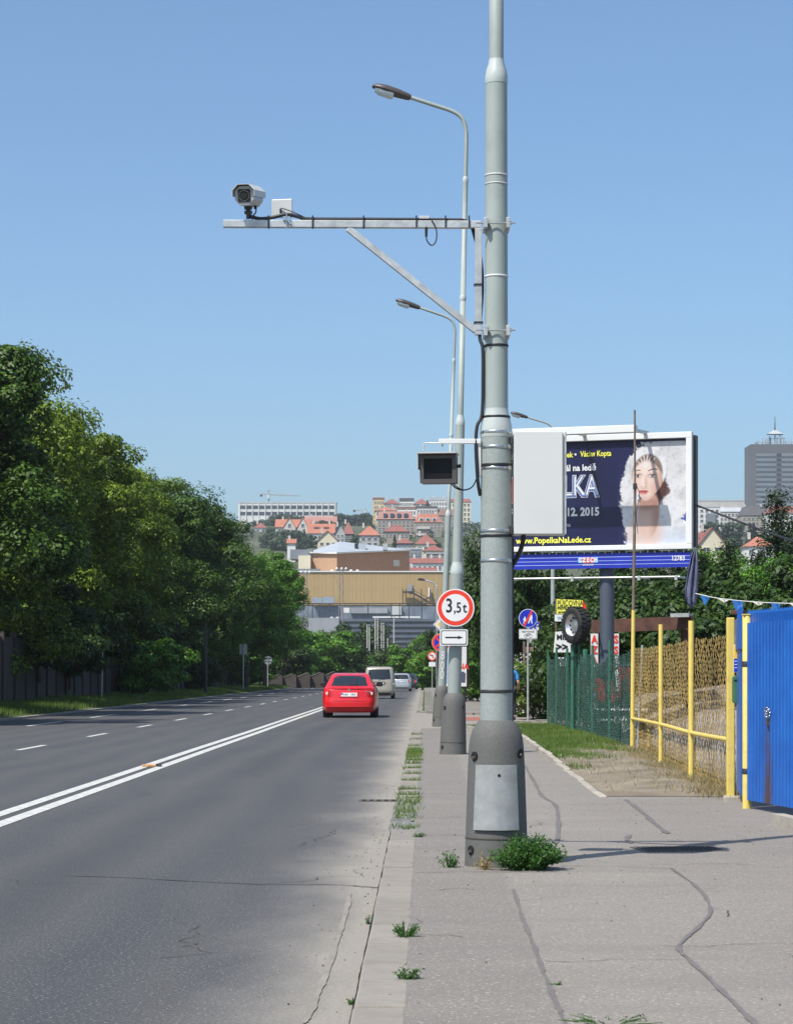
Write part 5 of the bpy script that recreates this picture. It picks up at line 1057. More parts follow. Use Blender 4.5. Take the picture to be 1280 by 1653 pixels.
    b = MB(); b.box((0, L / 2, .24), (hw(.3) * 1.7, L - .5, .12)); b.build('underbody', M['black'], t)
    b = MB(); b.cyl((-.45, .1, .24), (-.45, .4, .24), .03, .03, 10); b.build('exhaust', M['darkmetal'], t)
    if extra: extra(t, rear, rpatch)
    return t
def red_extra(t, rear, rpatch):
    b = MB(); b.cyl((0, rear(0, .90, .004), .90), (0, rear(0, .90, .016), .90), .045, .042, 18); b.build('emblem', M['chrome'], t)
    b = MB(); b.tube([(0, 1.35, 1.45), (0, 1.28, 1.56)], .008, 6); b.build('aerial', M['black'], t); b = MB(); b.box((.60, rear(.6, .86, .012), .86), (.16, .006, .022)); b.build('model_badge', M['chrome'], t)
    rpatch('boot_seam', -.70, .70, .548, .556, M['black'], .003, nx=20, nz=1); rpatch('boot_lip', -.74, .74, .955, .985, M['red'], .03, nx=20, nz=2)
make_car('red hatchback driving away on the right lane', 'red_car', (ux(-2.45, 74), 73.5, .0),
    [(.17, .80, .14, 4.40), (.24, .85, .05, 4.5), (.36, .880, .0, 4.55), (.52, .888, .0, 4.57), (.66, .888, .035, 4.55), (.80, .885, .055, 4.35), (.90, .870, .075, 3.95), (.965, .845, .10, 3.45), (1.0, .815, .20, 3.2), (1.06, .785, .33, 3.0), (1.20, .715, .63, 2.65), (1.34, .645, .95, 2.3), (1.41, .60, 1.15, 2.1), (1.45, .53, 1.38, 1.95), (1.462, .40, 1.5, 1.8)], M['red'], 4.57, -SK, win=(1.04, 1.375), winw=.86, plate=(.70, .84), lamps=(.70, .89), lampw=(.58, .87), extra=red_extra)
def van_extra(t, rear, rpatch):
    rpatch('handle_bar', -.34, .34, .86, .92, M['darkmetal'], .018, nx=6, nz=1); rpatch('tailgate_panel', -.62, .62, .52, .80, M['beige'], .012, nx=10)
    b = MB(); b.cyl((0, rear(0, 1.04, .004), 1.04), (0, rear(0, 1.04, .014), 1.04), .04, .04, 16); b.build('emblem', M['chrome'], t); rpatch('dark_bumper_strip', -.75, .75, .38, .42, M['darkmetal'], .034, nx=12, nz=1)
make_car('beige passenger van driving ahead of the red car', 'beige_van', (ux(-2.55, 128), 128, 0),
    [(.2, .80, .1, 4.0), (.34, .845, .0, 4.1), (.5, .862, .0, 4.12), (.8, .866, .03, 4.05), (1.0, .862, .05, 3.6), (1.1, .855, .07, 3.25), (1.3, .835, .10, 2.95), (1.55, .80, .15, 2.55), (1.72, .765, .20, 2.3), (1.80, .70, .30, 2.1), (1.83, .55, .5, 1.9)], M['beige'], 4.1, -SK, win=(1.12, 1.68), winw=.87, plate=(.84, .95), lamps=(.66, 1.06), lampw=(.76, .87), side=(1.12, 1.62), lamp_tall=True, extra=van_extra, wheels=(.7, 3.3))
make_car('silver estate car far ahead beyond the beige van', 'silver_car', (ux(-1.90, 182), 182, 0),
    [(.18, .80, .1, 4.5), (.34, .85, .0, 4.6), (.5, .865, .0, 4.62), (.8, .865, .04, 4.3), (.93, .855, .07, 3.6), (1.0, .83, .10, 3.3), (1.15, .77, .22, 2.9), (1.33, .69, .40, 2.5), (1.42, .62, .55, 2.2), (1.46, .45, .8, 1.9)], M['silver'], 4.6, -SK, win=(1.0, 1.34), plate=(.72, .84), lamps=(.70, .95), lampw=(.66, .87))
make_car('dark car with red tail lamps farthest ahead beside the bushes', 'dark_car', (ux(-1.45, 205), 205, 0),
    [(.18, .80, .1, 4.2), (.34, .84, .0, 4.3), (.5, .85, .0, 4.32), (.8, .85, .05, 4.0), (.93, .84, .1, 3.4), (1.0, .81, .2, 3.1), (1.2, .72, .55, 2.6), (1.38, .62, .95, 2.2), (1.42, .45, 1.2, 1.9)], M['cargreen'], 4.3, -SK, lamps=(.60, .86), lampw=(.55, .87))

# ---------------------------------------------------------------- pedestrian walking away behind the near post
def skin_mesh(name, V, E, Rd, mt, parent, root=0, sub=2):
    me = bpy.data.meshes.new(name); me.from_pydata(V, E, []); o = link_mesh(name, me, parent); s = o.modifiers.new('Skin', 'SKIN'); s.use_smooth_shade = True
    for i, d in enumerate(me.skin_vertices[0].data): d.radius = Rd[i] if isinstance(Rd[i], tuple) else (Rd[i], Rd[i]); d.use_root = (i == root)
    u = o.modifiers.new('Subdivision', 'SUBSURF'); u.levels = sub; u.render_levels = sub; me.materials.append(mt); return o
pp = thing('person', 'pedestrian in blue T-shirt and dark trousers half hidden behind the near post', 'person', (at(823, 0, 68).x, 68, PH))
sk = mat('skin', (.50, .30, .22), .55, 0, .06, 8); sk['label'] = 'skin'
V = [(0, 0, .95), (0, -.01, 1.12), (0, 0, 1.30), (0, 0, 1.44), (0, 0, 1.52), (0, .02, 1.62), (0, .01, 1.72),
     (.10, 0, .90), (.11, .05, .50), (.115, -.06, .09), (.115, .08, .03), (-.10, 0, .90), (-.11, .02, .50), (-.11, .22, .10), (-.11, .34, .05),
     (.19, 0, 1.40), (.25, -.05, 1.12), (.27, .14, .98), (.27, .20, .95), (-.19, 0, 1.40), (-.24, .03, 1.12), (-.22, .18, .98), (-.215, .23, .95)]
E = [(0, 1), (1, 2), (2, 3), (3, 4), (4, 5), (5, 6), (0, 7), (7, 8), (8, 9), (9, 10), (0, 11), (11, 12), (12, 13), (13, 14), (3, 15), (15, 16), (16, 17), (17, 18), (3, 19), (19, 20), (20, 21), (21, 22)]
Rd = [(.15, .11), (.14, .10), (.15, .11), (.12, .09), .055, .085, .075, .085, .06, .045, .04, .085, .06, .045, .04, .06, .045, .035, .03, .06, .045, .035, .03]
skin_mesh('body', V, E, Rd, sk, pp)
hp_ = [(.27, .20, .95), (.27, .245, .93)]
for s_, hx in ((1, .27), (-1, -.215)):
    for k in range(4):
        b = MB(); x = hx + (k - 1.5) * .016; b.tube([(x, .215, .95), (x, .255, .935 - .004 * k), (x, .275, .91), (x, .27, .89)], [.010, .0095, .008, .006], 6); b.build('finger', sk, pp)
    b = MB(); b.tube([(hx - s_ * .028, .2, .955), (hx - s_ * .04, .225, .935), (hx - s_ * .035, .245, .92)], [.011, .010, .008], 6); b.build('thumb', sk, pp)
blue = mat('shirt_blue', (.03, .22, .52), .8, 0, .15, 6); dark = mat('trousers_dark', (.018, .02, .03), .85, 0, .2, 6)
skin_mesh('t_shirt', [(0, 0, .93), (0, -.01, 1.12), (0, 0, 1.30), (0, 0, 1.45), (.20, 0, 1.40), (.245, -.04, 1.17), (-.20, 0, 1.40), (-.24, .02, 1.17)], [(0, 1), (1, 2), (2, 3), (3, 4), (4, 5), (3, 6), (6, 7)], [(.175, .135), (.17, .125), (.175, .13), (.12, .10), .078, .066, .078, .066], blue, pp)
skin_mesh('trousers', [(0, 0, .97), (.10, 0, .88), (.11, .05, .50), (.115, -.05, .12), (-.10, 0, .88), (-.11, .02, .50), (-.11, .20, .13)], [(0, 1), (1, 2), (2, 3), (0, 4), (4, 5), (5, 6)], [(.165, .125), .105, .08, .065, .105, .08, .065], dark, pp)
b = MB()
for k in range(7): b.lathe([(.088 - .01 * k * .4, 1.63 + .012 * k), (.09 - .012 * k * .6, 1.645 + .014 * k)], (0, .0, 0), 14)
b = MB(); vs = []; n = 16
for i in range(8):
    ph = R(-10 + 100 * i / 7)
    for k in range(n): a = 2 * math.pi * k / n; vs.append((.098 * math.cos(ph) * math.cos(a), -.008 + .108 * math.cos(ph) * math.sin(a), 1.685 + .105 * math.sin(ph)))
b.add(vs, [(i * n + k, i * n + (k + 1) % n, (i + 1) * n + (k + 1) % n, (i + 1) * n + k) for i in range(7) for k in range(n)], True); b.build('hair', mat('hair_brown', (.05, .03, .02), .7), pp)
for x, y in ((.115, .02), (-.11, .29)):
    b = MB(); b.deck(smooth_closed([(x - .045, y - .13), (x + .045, y - .13), (x + .05, y + .08), (x, y + .14), (x - .05, y + .08)], 3), 0, .075); b.build('shoe', M['black'], pp, .015)

# ---------------------------------------------------------------- city beyond the valley
TW, CNT, HS = {}, [0], []
def tone(name, c, rough=.8, var=.1):
    if name not in TW: TW[name] = mat(name, c, rough, 0, var, .15)
    return TW[name]
wallc = {'white': (.62, .62, .60), 'grey': (.36, .36, .36), 'stone': (.30, .26, .215), 'cream': (.60, .54, .40), 'yellow': (.58, .44, .20), 'pale': (.50, .47, .44), 'dark': (.13, .125, .13), 'slate': (.17, .19, .22)}
roofc = {'orange': (.37, .14, .088), 'red': (.235, .085, .068), 'brown': (.22, .125, .10), 'dark': (.09, .085, .09), 'grey': (.40, .42, .44), 'pink': (.34, .17, .14)}
def wm(k): return tone('wall_' + k, wallc[k])
def rm_(k): return tone('roof_' + k, roofc[k])
wmesh = {}
def window_mesh(w, h, frame):
    key = (round(w, 1), round(h, 1), frame)
    if key not in wmesh:
        b = MB(); b.box((0, -.06, 0), (w, .12, h)); b.m = 1; t_ = .09
        if frame: b.box((0, -.10, h / 2), (w + .2, .2, t_)); b.box((0, -.10, -h / 2), (w + .2, .2, t_)); b.box((-w / 2, -.10, 0), (t_, .2, h)); b.box((w / 2, -.10, 0), (t_, .2, h)); b.box((0, -.10, 0), (t_ * .7, .2, h))
        wmesh[key] = b.mesh('window', [M['farglass'], M['farframe']])
    return wmesh[key]
M['farglass'] = mat('far_window_glass', (.05, .06, .075), .25, 0, .3, .6); M['farframe'] = mat('far_window_frame', (.62, .62, .60), .7)
def windows(t, x0, x1, z0, z1, cols, rows, yv, fill=(.55, .55), frame=True, skip=0.0, seed=1):
    rd = random.Random(seed); cw, rh = (x1 - x0) / cols, (z1 - z0) / rows; me = window_mesh(cw * fill[0], rh * fill[1], frame)
    for i in range(cols):
        for j in range(rows):
            if rd.random() < skip: continue
            link_mesh('window', me, t, (x0 + cw * (i + .5), yv, z0 + rh * (j + .5)))
def house(label, px0, px1, eave, ridge, Y, kind, wall, roof, depth=10, cols=3, rows=2, cat='house', chim=1, name='house', winz=None):
    xa, xb = at(px0, 0, Y).x, at(px1, 0, Y).x; g = prof(Y) - 1.2; ze, zr = at(0, eave, Y).z - g, at(0, ridge, Y).z - g; w = xb - xa
    t = thing(name, label, cat, ((xa + xb) / 2, Y, g)); hwd = w / 2; b = MB()
    if kind == 'gable':
        b.slab([(-hwd, 0), (hwd, 0), (hwd, ze), (0, zr), (-hwd, ze)], 0, depth)
    else: b.slab([(-hwd, 0), (hwd, 0), (hwd, ze), (-hwd, ze)], 0, depth)
    b.build('wall', wm(wall), t); b = MB(); o_ = .5
    if kind == 'gable':
        k = (zr - ze) / hwd
        for s_ in (-1, 1): b.slab([(0, zr + .25), (s_ * (hwd + o_), ze - o_ * k + .25), (s_ * (hwd + o_), ze - o_ * k - .05), (0, zr + .02)], -.5, depth + .5)
    elif kind == 'ridge':
        y0, y1 = -.6, depth + .6; v = [(-hwd - .4, y0, ze), (hwd + .4, y0, ze), (hwd + .4, y1, ze), (-hwd - .4, y1, ze), (-hwd - .4, depth / 2, zr), (hwd + .4, depth / 2, zr)]
        b.add(v, [(0, 1, 5, 4), (2, 3, 4, 5), (0, 4, 3), (1, 2, 5), (3, 2, 1, 0)])
    elif kind == 'hip':
        y0, y1 = -.6, depth + .6; r_ = max(0.3, hwd - depth / 2 * .8) if w > depth else .3; v = [(-hwd - .5, y0, ze), (hwd + .5, y0, ze), (hwd + .5, y1, ze), (-hwd - .5, y1, ze), (-r_, depth / 2, zr), (r_, depth / 2, zr)]
        b.add(v, [(0, 1, 5, 4), (1, 2, 5), (2, 3, 4, 5), (3, 0, 4), (3, 2, 1, 0)])
    elif kind == 'mansard':
        i_ = (zr - ze) * .45; v = [(-hwd - .3, -.4, ze), (hwd + .3, -.4, ze), (hwd + .3, depth + .4, ze), (-hwd - .3, depth + .4, ze), (-hwd + i_, i_, zr), (hwd - i_, i_, zr), (hwd - i_, depth - i_, zr), (-hwd + i_, depth - i_, zr)]
        b.add(v, [(0, 1, 5, 4), (1, 2, 6, 5), (2, 3, 7, 6), (3, 0, 4, 7), (4, 5, 6, 7), (3, 2, 1, 0)])
    else: b.slab([(-hwd - .2, ze), (hwd + .2, ze), (hwd + .2, zr), (-hwd - .2, zr)], -.2, depth + .2)
    ro = b.build('roof', rm_(roof), t)
    for k in range(chim):
        x = (-.3 + .6 * k / max(1, chim - 1 if chim > 1 else 1)) * w; b = MB(); b.box((x, depth * .5 + .3, zr + .3), (.9, .8, 2.2)); b.build('chimney', wm('pale'), ro)
    if cols: windows(t, -hwd + .4, hwd - .4, max(.8, (ze - 3.1 * rows)) if winz is None else ze - winz, ze - .5, cols, rows, -.003, seed=CNT[0])
    HS.append((px0, px1, Y, label)); CNT[0] += 1; t['_ze'] = ze; t['_zr'] = zr; t['_w'] = w; return t
def dormers(t, n, w, h, mz, mt_, y=.2):
    W_ = t['_w']; ze, zr = t['_ze'], t['_zr']
    for k in range(n):
        x = -W_ * .36 + W_ * .72 * (k + .5) / n; b = MB(); b.box((x, y + .6, ze + mz), (w, 2.4, h)); d = b.build('dormer', mt_, t); link_mesh('window', window_mesh(w * .6, h * .6, False), d, (x, y - .63, ze + mz))
house('tiny white house with dark red roof at the left edge of the roofs', 411, 430, 852, 843, 1250, 'hip', 'white', 'red', 9, 2, 1)
t = house('orange roofed house with a pale front gable left of the big orange roof', 445, 500, 851, 837, 1150, 'ridge', 'pale', 'orange', 12, 5, 2)
for px, w_ in ((467.5, 20), (489, 17)):
    ga = MB(); c = at(px, 0, 1150).x - t.location.x; hw_ = w_ / 2 * 1150 / F; ze, zr = t['_ze'], t['_zr']; ga.slab([(c - hw_, ze - 3.5), (c + hw_, ze - 3.5), (c + hw_, ze - .5), (c, zr + .2), (c - hw_, ze - .5)], -1.2, 5); g_ = ga.build('front_gable', wm('pale'), t); link_mesh('window', window_mesh(1.4, 1.6, True), g_, (c, -1.203, ze + .8))
    for s_ in (-1, 1): b = MB(); b.slab([(c, zr + .8), (c + s_ * (hw_ + .6), ze - .9), (c + s_ * (hw_ + .6), ze - 1.2), (c, zr + .3)], -1.5, 5.5); b.build('gable_roof', rm_('orange'), g_)
house('long building with dull pink roof under the white office block', 492, 543, 846, 832, 1300, 'ridge', 'pale', 'pink', 16, 0)
t = house('broad bright orange roofed house behind the cream gable', 497, 540, 861, 844, 1080, 'ridge', 'white', 'orange', 13, 6, 1, chim=2); dormers(t, 2, 3.0, 1.6, 2.6, rm_('orange'), 3.2)
house('cream gabled house with reddish roof edges above the grey hall roof', 513, 545, 872, 857, 980, 'gable', 'cream', 'brown', 11, 3, 2)
house('grey rendered house with small gable right of the cream gable', 541, 557, 860, 846, 1050, 'gable', 'grey', 'dark', 9, 2, 2)
house('red hipped roof house beside the grey rendered house', 554, 570, 862, 842, 1080, 'hip', 'dark', 'red', 11, 2, 1)
house('house under a bright orange pyramid roof', 580, 612, 864, 848, 1000, 'hip', 'grey', 'orange', 9, 3, 2, winz=5)
t = house('grey stone apartment block with pinkish mansard roof and dormers', 608, 669, 838, 825, 1120, 'mansard', 'stone', 'pink', 14, 9, 5, 'apartment block', 2, 'apartment_block'); dormers(t, 4, 2.0, 2.0, 1.8, tone('dormer_slate', (.06, .07, .12)), .3)
t = house('apartment block with vivid orange mansard and rows of balconies', 669, 712, 843, 829, 1120, 'mansard', 'stone', 'orange', 14, 7, 5, 'apartment block', 2, 'apartment_block'); dormers(t, 3, 2.4, 1.5, 1.4, tone('dormer_white', (.6, .6, .6)), .3)
for j in range(4):
    b = MB(); b.box((-2.2, -.75, t['_ze'] - 3.2 * (j + 1) + .3), (6.5, 1.4, 1.0)); b.build('balcony', wm('pale'), t)
house('red roofed villa with white window row before the stone block', 620, 660, 858, 847, 1040, 'hip', 'stone', 'red', 10, 6, 1, chim=1)
house('low red roof house below the red roofed villa', 640, 666, 877, 868, 985, 'hip', 'slate', 'red', 10, 3, 1)
house('cream house with steep red pyramid roof right of the hall', 671, 704, 878, 861, 960, 'hip', 'cream', 'red', 10, 3, 1)
house('pale house with low red roof beside the lamp post', 684, 716, 889, 879, 920, 'hip', 'cream', 'red', 9, 3, 1)
house('dark flat roofed building right of the hall vents', 641, 681, 887, 884, 940, 'flat', 'slate', 'grey', 12, 6, 1, chim=0)
house('dark grey flat building under the low red roof', 690, 722, 894, 892, 890, 'flat', 'dark', 'grey', 10, 5, 1, chim=0)
house('terrace with long red roof and white chimneys behind the hall', 655, 724, 909, 900, 850, 'ridge', 'white', 'red', 9, 8, 1, 'terrace', 4)
house('nearest red roof peeping over the yellow hall', 654, 704, 922, 915, 800, 'ridge', 'white', 'red', 9, 0, 1)
house('small orange roof peeping out of the trees on the left', 464, 477, 877, 869, 930, 'ridge', 'white', 'orange', 8, 0, 1)
for k, (p0, p1, ev, rg, wl_, rf, lb) in enumerate(((602, 620, 806, 803, 'yellow', 'brown', 'tall narrow yellow apartment house at the left end of the hilltop row'), (620, 645, 813, 804, 'pale', 'red', 'hilltop apartment house with wide red roof next to the yellow one'), (645, 668, 809, 804, 'white', 'dark', 'white hilltop apartment house with dark flat roof'), (668, 694, 814, 804, 'pale', 'red', 'hilltop apartment house with red hipped roof right of the dark roof'), (694, 722, 808, 803, 'white', 'grey', 'white hilltop apartment house behind the lamp posts'), (722, 760, 810, 805, 'cream', 'red', 'cream hilltop apartment house right of the second lamp post'))):
    house(lb, p0, p1, ev, rg, 1450, ('flat', 'hip', 'flat', 'hip', 'flat', 'mansard')[k], wl_, rf, 14, 6, 5, 'apartment house', 2, 'apartment_house')
for k, (p0, p1, ev, rg, wl_, rf, lb) in enumerate(((606, 640, 824, 817, 'cream', 'orange', 'cream apartment house with orange roof below the yellow hilltop one'), (640, 672, 822, 818, 'white', 'brown', 'white apartment house in the middle of the lower hilltop row'), (672, 706, 820, 817, 'pale', 'dark', 'pale apartment house at the right of the lower hilltop row'), (700, 740, 832, 822, 'stone', 'brown', 'stone apartment house with brown roof behind the lamp posts'))):
    house(lb, p0, p1, ev, rg, 1300, ('hip', 'flat', 'flat', 'mansard')[k], wl_, rf, 13, 7, 3, 'apartment house', 2, 'apartment_house')
t = house('long white office block with two rows of windows on the far left hill', 385, 543, 812.5, 810, 1600, 'flat', 'white', 'grey', 18, 0, 0, 'office block', 0, 'office_block')
ze, w_ = t['_ze'], t['_w']; windows(t, -w_ / 2 + 1, w_ / 2 - 1, ze - 9.5, ze - .5, 15, 2, -.003, (.80, .55), False)
for k in range(16):
    b = MB(); b.box((-w_ / 2 + 1 + (w_ - 2) * k / 15, -.25, ze - 8), (.5, .5, 16)); b.build('pilaster', wm('white'), t)
# right-hand side
t = house('white apartment block with balconies right of the billboard', 1110, 1162, 819, 817, 1100, 'flat', 'white', 'grey', 14, 6, 6, 'apartment block', 1, 'apartment_block')
b = MB(); b.box((t['_w'] * .2, -.5, t['_ze'] - 10), (4.5, 1.0, 14)); b.build('stair_bay', wm('slate'), t)
house('brownish apartment block with dark mansard below the tower', 1196, 1240, 832, 817, 1150, 'mansard', 'stone', 'dark', 14, 6, 4, 'apartment block', 2, 'apartment_block')
house('pale apartment block between the white and the brownish one', 1160, 1198, 826, 819, 1180, 'mansard', 'pale', 'grey', 14, 6, 5, 'apartment block', 2, 'apartment_block')
house('long pale low building on the skyline left of the tower', 1090, 1212, 809, 807, 2000, 'flat', 'pale', 'grey', 20, 0, 0, 'building', 0, 'long_building')
house('cream gabled house with red roof at the billboard edge', 1128, 1170, 878, 852, 700, 'gable', 'cream', 'red', 10, 2, 1)
house('red roofed house left of the cream gable by the billboard', 1104, 1142, 868, 858, 760, 'ridge', 'white', 'red', 9, 4, 1)
house('orange red roof between the trees under the tower', 1203, 1248, 882, 865, 720, 'hip', 'white', 'orange', 9, 3, 1)
house('red roofed block at the right edge under the tower', 1240, 1300, 828, 817, 1000, 'mansard', 'white', 'red', 12, 7, 4, 'apartment block', 2, 'apartment_block')
# office tower
Y = 1900; xa, xb = at(1211, 0, Y).x, at(1318, 0, Y).x; g = prof(Y) - 2; zt_ = at(0, 717, Y).z - g; tw = thing('office_tower', 'dark grey office tower with antenna crown on the right skyline', 'tower', ((xa + xb) / 2, Y, g)); w_ = xb - xa
M['tower'] = mat('tower_panels', (.105, .102, .11), .6, 0, .1, .08); M['towerdark'] = mat('tower_glass_band', (.075, .09, .11), .25, 0, .2, .05); M['towerlight'] = mat('tower_pale_band', (.17, .195, .21), .35, 0, .15, .05)
b = MB(); b.slab([(-w_ / 2, 0), (w_ / 2, 0), (w_ / 2, zt_), (-w_ / 2, zt_)], 0, 34); b.build('shaft', M['tower'], tw)
fh = 8.0 * Y / F
for j in range(14):
    z = zt_ - (14.5 * Y / F) - fh * j
    for x0, x1 in ((-w_ / 2 + 4.5, -w_ / 2 + 21.5), (-w_ / 2 + 26, w_ / 2 - 4.5)):
        b = MB(); b.box(((x0 + x1) / 2, -.15, z - fh * .32), (x1 - x0, .3, fh * .5)); b.build('pale_band', M['towerlight'], tw); b = MB(); b.box(((x0 + x1) / 2, -.1, z - fh * .75), (x1 - x0, .2, fh * .33)); b.build('window_band', M['towerdark'], tw)
    b = MB(); b.box((-w_ / 2 + 23.8, -.1, z - fh * .35), (3.6, .2, fh * .62)); b.build('stair_window', mat('tower_stair_%d' % j, (.03, .03, .055), .3), tw)
cr = MB(); c0 = at(1252, 0, Y).x - tw.location.x
rd = random.Random(4)
for k in range(60):
    x = c0 + rd.uniform(-19, 22); h_ = max(1.0, 9 - abs(x - c0) * .34) * rd.uniform(.5, 1.1); cr.box((x, 6 + rd.uniform(-3, 3), zt_ + h_ / 2), (rd.choice([.3, .3, .9]), .4, h_))
for z, r_ in ((2.5, 17), (5.5, 11), (8.5, 7)): cr.box((c0, 6, zt_ + z), (2 * r_, 1, .4))
cr.add([(c0 - 7, 3, zt_ + 9), (c0 + 7, 3, zt_ + 9), (c0 + 7, 9, zt_ + 9), (c0 - 7, 9, zt_ + 9), (c0, 6, zt_ + 13)], [(0, 1, 4), (1, 2, 4), (2, 3, 4), (3, 0, 4)])
cr.build('antenna_crown', tone('antenna_grey', (.38, .40, .42)), tw); b = MB(); b.tube([(c0, 6, zt_ + 12), (c0, 6, zt_ + 18), (c0, 6, zt_ + 24)], [.7, .4, .2], 6); b.build('mast', M['darkmetal'], tw)
# shopping hall
Y = 700; sp_ = Y / F; g = prof(Y) - 4; hall = thing('shopping_hall', 'large hall with ochre metal front and brown brick upper storey', 'hall', (0, Y, g))
X_ = lambda px: (px - CX) * sp_
Zt = lambda py, Y2=Y: at(0, py, Y2).z - g
M['ochre'] = mat('ochre_cladding', (.37, .255, .115), .6, 0, .05, .3, rnd=.04); M['brick1'] = mat('orange_brick', (.44, .275, .165), .85, 0, .12, 1.5); M['brick2'] = mat('brown_brick', (.38, .225, .135), .85, 0, .12, 1.5)
pw_ = 6.2 * sp_; pm = MB(); hh_ = Zt(923.5) - Zt(977); pm.deck([(-pw_ / 2, 0), (-pw_ * .42, -.035), (pw_ * .30, -.035), (pw_ * .38, 0), (pw_ / 2, 0), (pw_ / 2, .3), (-pw_ / 2, .3)], 0, hh_); pmm = pm.mesh('cladding_panel', M['ochre'])
for k in range(44): link_mesh('cladding_panel', pmm, hall, (X_(466) + pw_ * (k + .5), 0, Zt(977)))
b = MB(); b.box((X_(600), 25, Zt(950)), (X_(738) - X_(466), 49, hh_ - .4)); b.build('front_block', M['ochre'], hall); b = MB(); b.box((X_(602), 0, Zt(922.6)), (X_(738) - X_(466), .8, .35)); b.build('roof_edge', M['white'], hall)
zb1, zt1 = Zt(922) - 1, Zt(889)
b = MB(); v = [(X_(496), 22), (X_(542), 14), (X_(662), 40), (X_(640), 70), (X_(505), 60)]
zl, zc_, zr_ = Zt(893, 722), Zt(893.5, 714), Zt(889, 740)
vb = [(x, y, zb1) for x, y in v]; vt = [(v[0][0], v[0][1], zl), (v[1][0], v[1][1], zc_), (v[2][0], v[2][1], zr_), (v[3][0], v[3][1], zr_), (v[4][0], v[4][1], zl)]
b.add(vb + vt, [(0, 1, 6, 5)]); b.m = 1; b.add(vb + vt, [(1, 2, 7, 6), (2, 3, 8, 7), (3, 4, 9, 8), (4, 0, 5, 9)]); b.build('brick_storey', [M['brick1'], M['brick2']], hall)
rp = Zt(874, 745); cxr = X_(548) * 1.05; b = MB(); b.add([(vt[0][0] - 1, vt[0][1] - .8, zl + .15), (vt[1][0], vt[1][1] - 1, zc_ + .15), (vt[2][0] + 1, vt[2][1] - .8, zr_ + .15), (vt[3][0], vt[3][1], zr_ + .3), (vt[4][0], vt[4][1], zl + .3), (cxr, 45, rp)], [(0, 1, 5), (1, 2, 5), (2, 3, 5), (3, 4, 5), (4, 0, 5)]); rf_ = b.build('light_roof', tone('hall_roof', (.33, .37, .41)), hall)
b = MB()
for a_, c_ in ((0, 1), (1, 2)): 
    p, q_ = Vector(vt[a_]) + Vector((0, -1.0, .1)), Vector(vt[c_]) + Vector((0, -1.0, .1)); b.bar(p, q_, .3, .5)
b.build('white_coping', M['white'], hall)
for px, w2, h2, py in ((585, 11, 12, 884), (576, 6, 11, 884), (622, 8, 10, 884)):
    b = MB(); b.box((X_(px) * 1.05, 30, Zt(py, 730) + .2), (w2 * sp_, 3, h2 * sp_)); b.build('roof_vent', tone('vent_grey', (.34, .37, .40)) if px != 576 else M['signblack'], hall)
b = MB(); b.box((X_(640), 16, Zt(905)), (10 * sp_, .4, 10 * sp_)); b.build('louvre', tone('louvre_grey', (.16, .18, .18)), hall)
b = MB(); b.box((X_(488), 12, Zt(919)), (X_(537) - X_(484), 6, 6 * sp_)); b.build('grey_annex', wm('slate'), hall); b = MB(); b.box((X_(488), 20, Zt(905)), (X_(500) - X_(480), 6, 26 * sp_)); b.build('cream_annex', wm('cream'), hall)
b = MB(); b.box((X_(482), 26, Zt(889)), (X_(505) - X_(468), 10, 16 * sp_)); b.build('dark_annex', wm('slate'), hall)
M['lowdark'] = mat('lower_hall_panels', (.10, .115, .145), .5, 0, .15, .3); M['lowgrey'] = mat('lower_hall_wall', (.27, .28, .30), .7, 0, .12, .3)
b = MB(); b.box((X_(592), -10, Zt(1045)), (X_(722) - X_(462), 18, (1090 - 1003) * sp_)); lw = b.build('lower_hall', M['lowdark'], hall)
b = MB(); b.box((X_(507), -19.2, Zt(1040)), (X_(548) - X_(462), .4, 80 * sp_)); b.build('pale_wall', M['lowgrey'], hall)
for k in range(7): b = MB(); b.box((X_(632), -19.15, Zt(1006 + 8.5 * k)), (X_(718) - X_(552), .3, .25)); b.build('panel_joint', M['signblack'], lw)
b = MB(); b.box((X_(590), -1.5, Zt(990)), (X_(710) - X_(466), 1.6, 22 * sp_)); b.build('glazed_band', mat('glazed_band', (.16, .19, .23), .3, 0, .35, .25), hall)
for px, w2, py, h2, m_ in ((596, 60, 986, 9, 'lowgrey'), (560, 10, 986, 8, 'white'), (536, 6, 999, 5, 'white'), (546, 6, 999, 5, 'white'), (640, 16, 986, 14, 'cream'), (640, 76, 997, 2.5, 'white')):
    b = MB(); b.box((X_(px), -3.0 if m_ != 'white' else -6, Zt(py)), (w2 * sp_, 1.2, h2 * sp_)); b.build('roof_unit', M[m_], hall)
b = MB(); b.box((X_(588), -12, Zt(976.5)), (X_(714) - X_(466), .5, .35)); fr_ = b.build('canopy_beam', M['darkmetal'], hall)
for px in (478, 507, 519, 534, 550, 595, 632, 645, 660, 680): b = MB(); b.box((X_(px), -12, Zt(990)), (.3, .3, 28 * sp_)); b.build('canopy_post', M['darkmetal'], hall)
for px, w2, h2 in ((513, 16, 9), (531, 18, 12)): b = MB(); b.box((X_(px), -3, Zt(970)), (w2 * sp_, 3, h2 * sp_)); b.build('ventilation_unit', tone('vent_blue_grey', (.26, .31, .36)), hall)
sc = empty('escape_stair'); sc.parent = hall; b = MB(); b.bar((X_(664), -1.6, Zt(956)), (X_(693), -1.6, Zt(973)), 1.2, .5); b.bar((X_(664), -1.6, Zt(951)), (X_(693), -1.6, Zt(967)), .15, .15); b.bar((X_(650), -1.6, Zt(956)), (X_(665), -1.6, Zt(956)), 1.2, .5); b.bar((X_(676), -1.6, Zt(975)), (X_(696), -1.6, Zt(962)), .3, .3)
for px in (650, 655, 668, 680, 694): b.box((X_(px), -1.6, Zt(963)), (.25, .25, 24 * sp_))
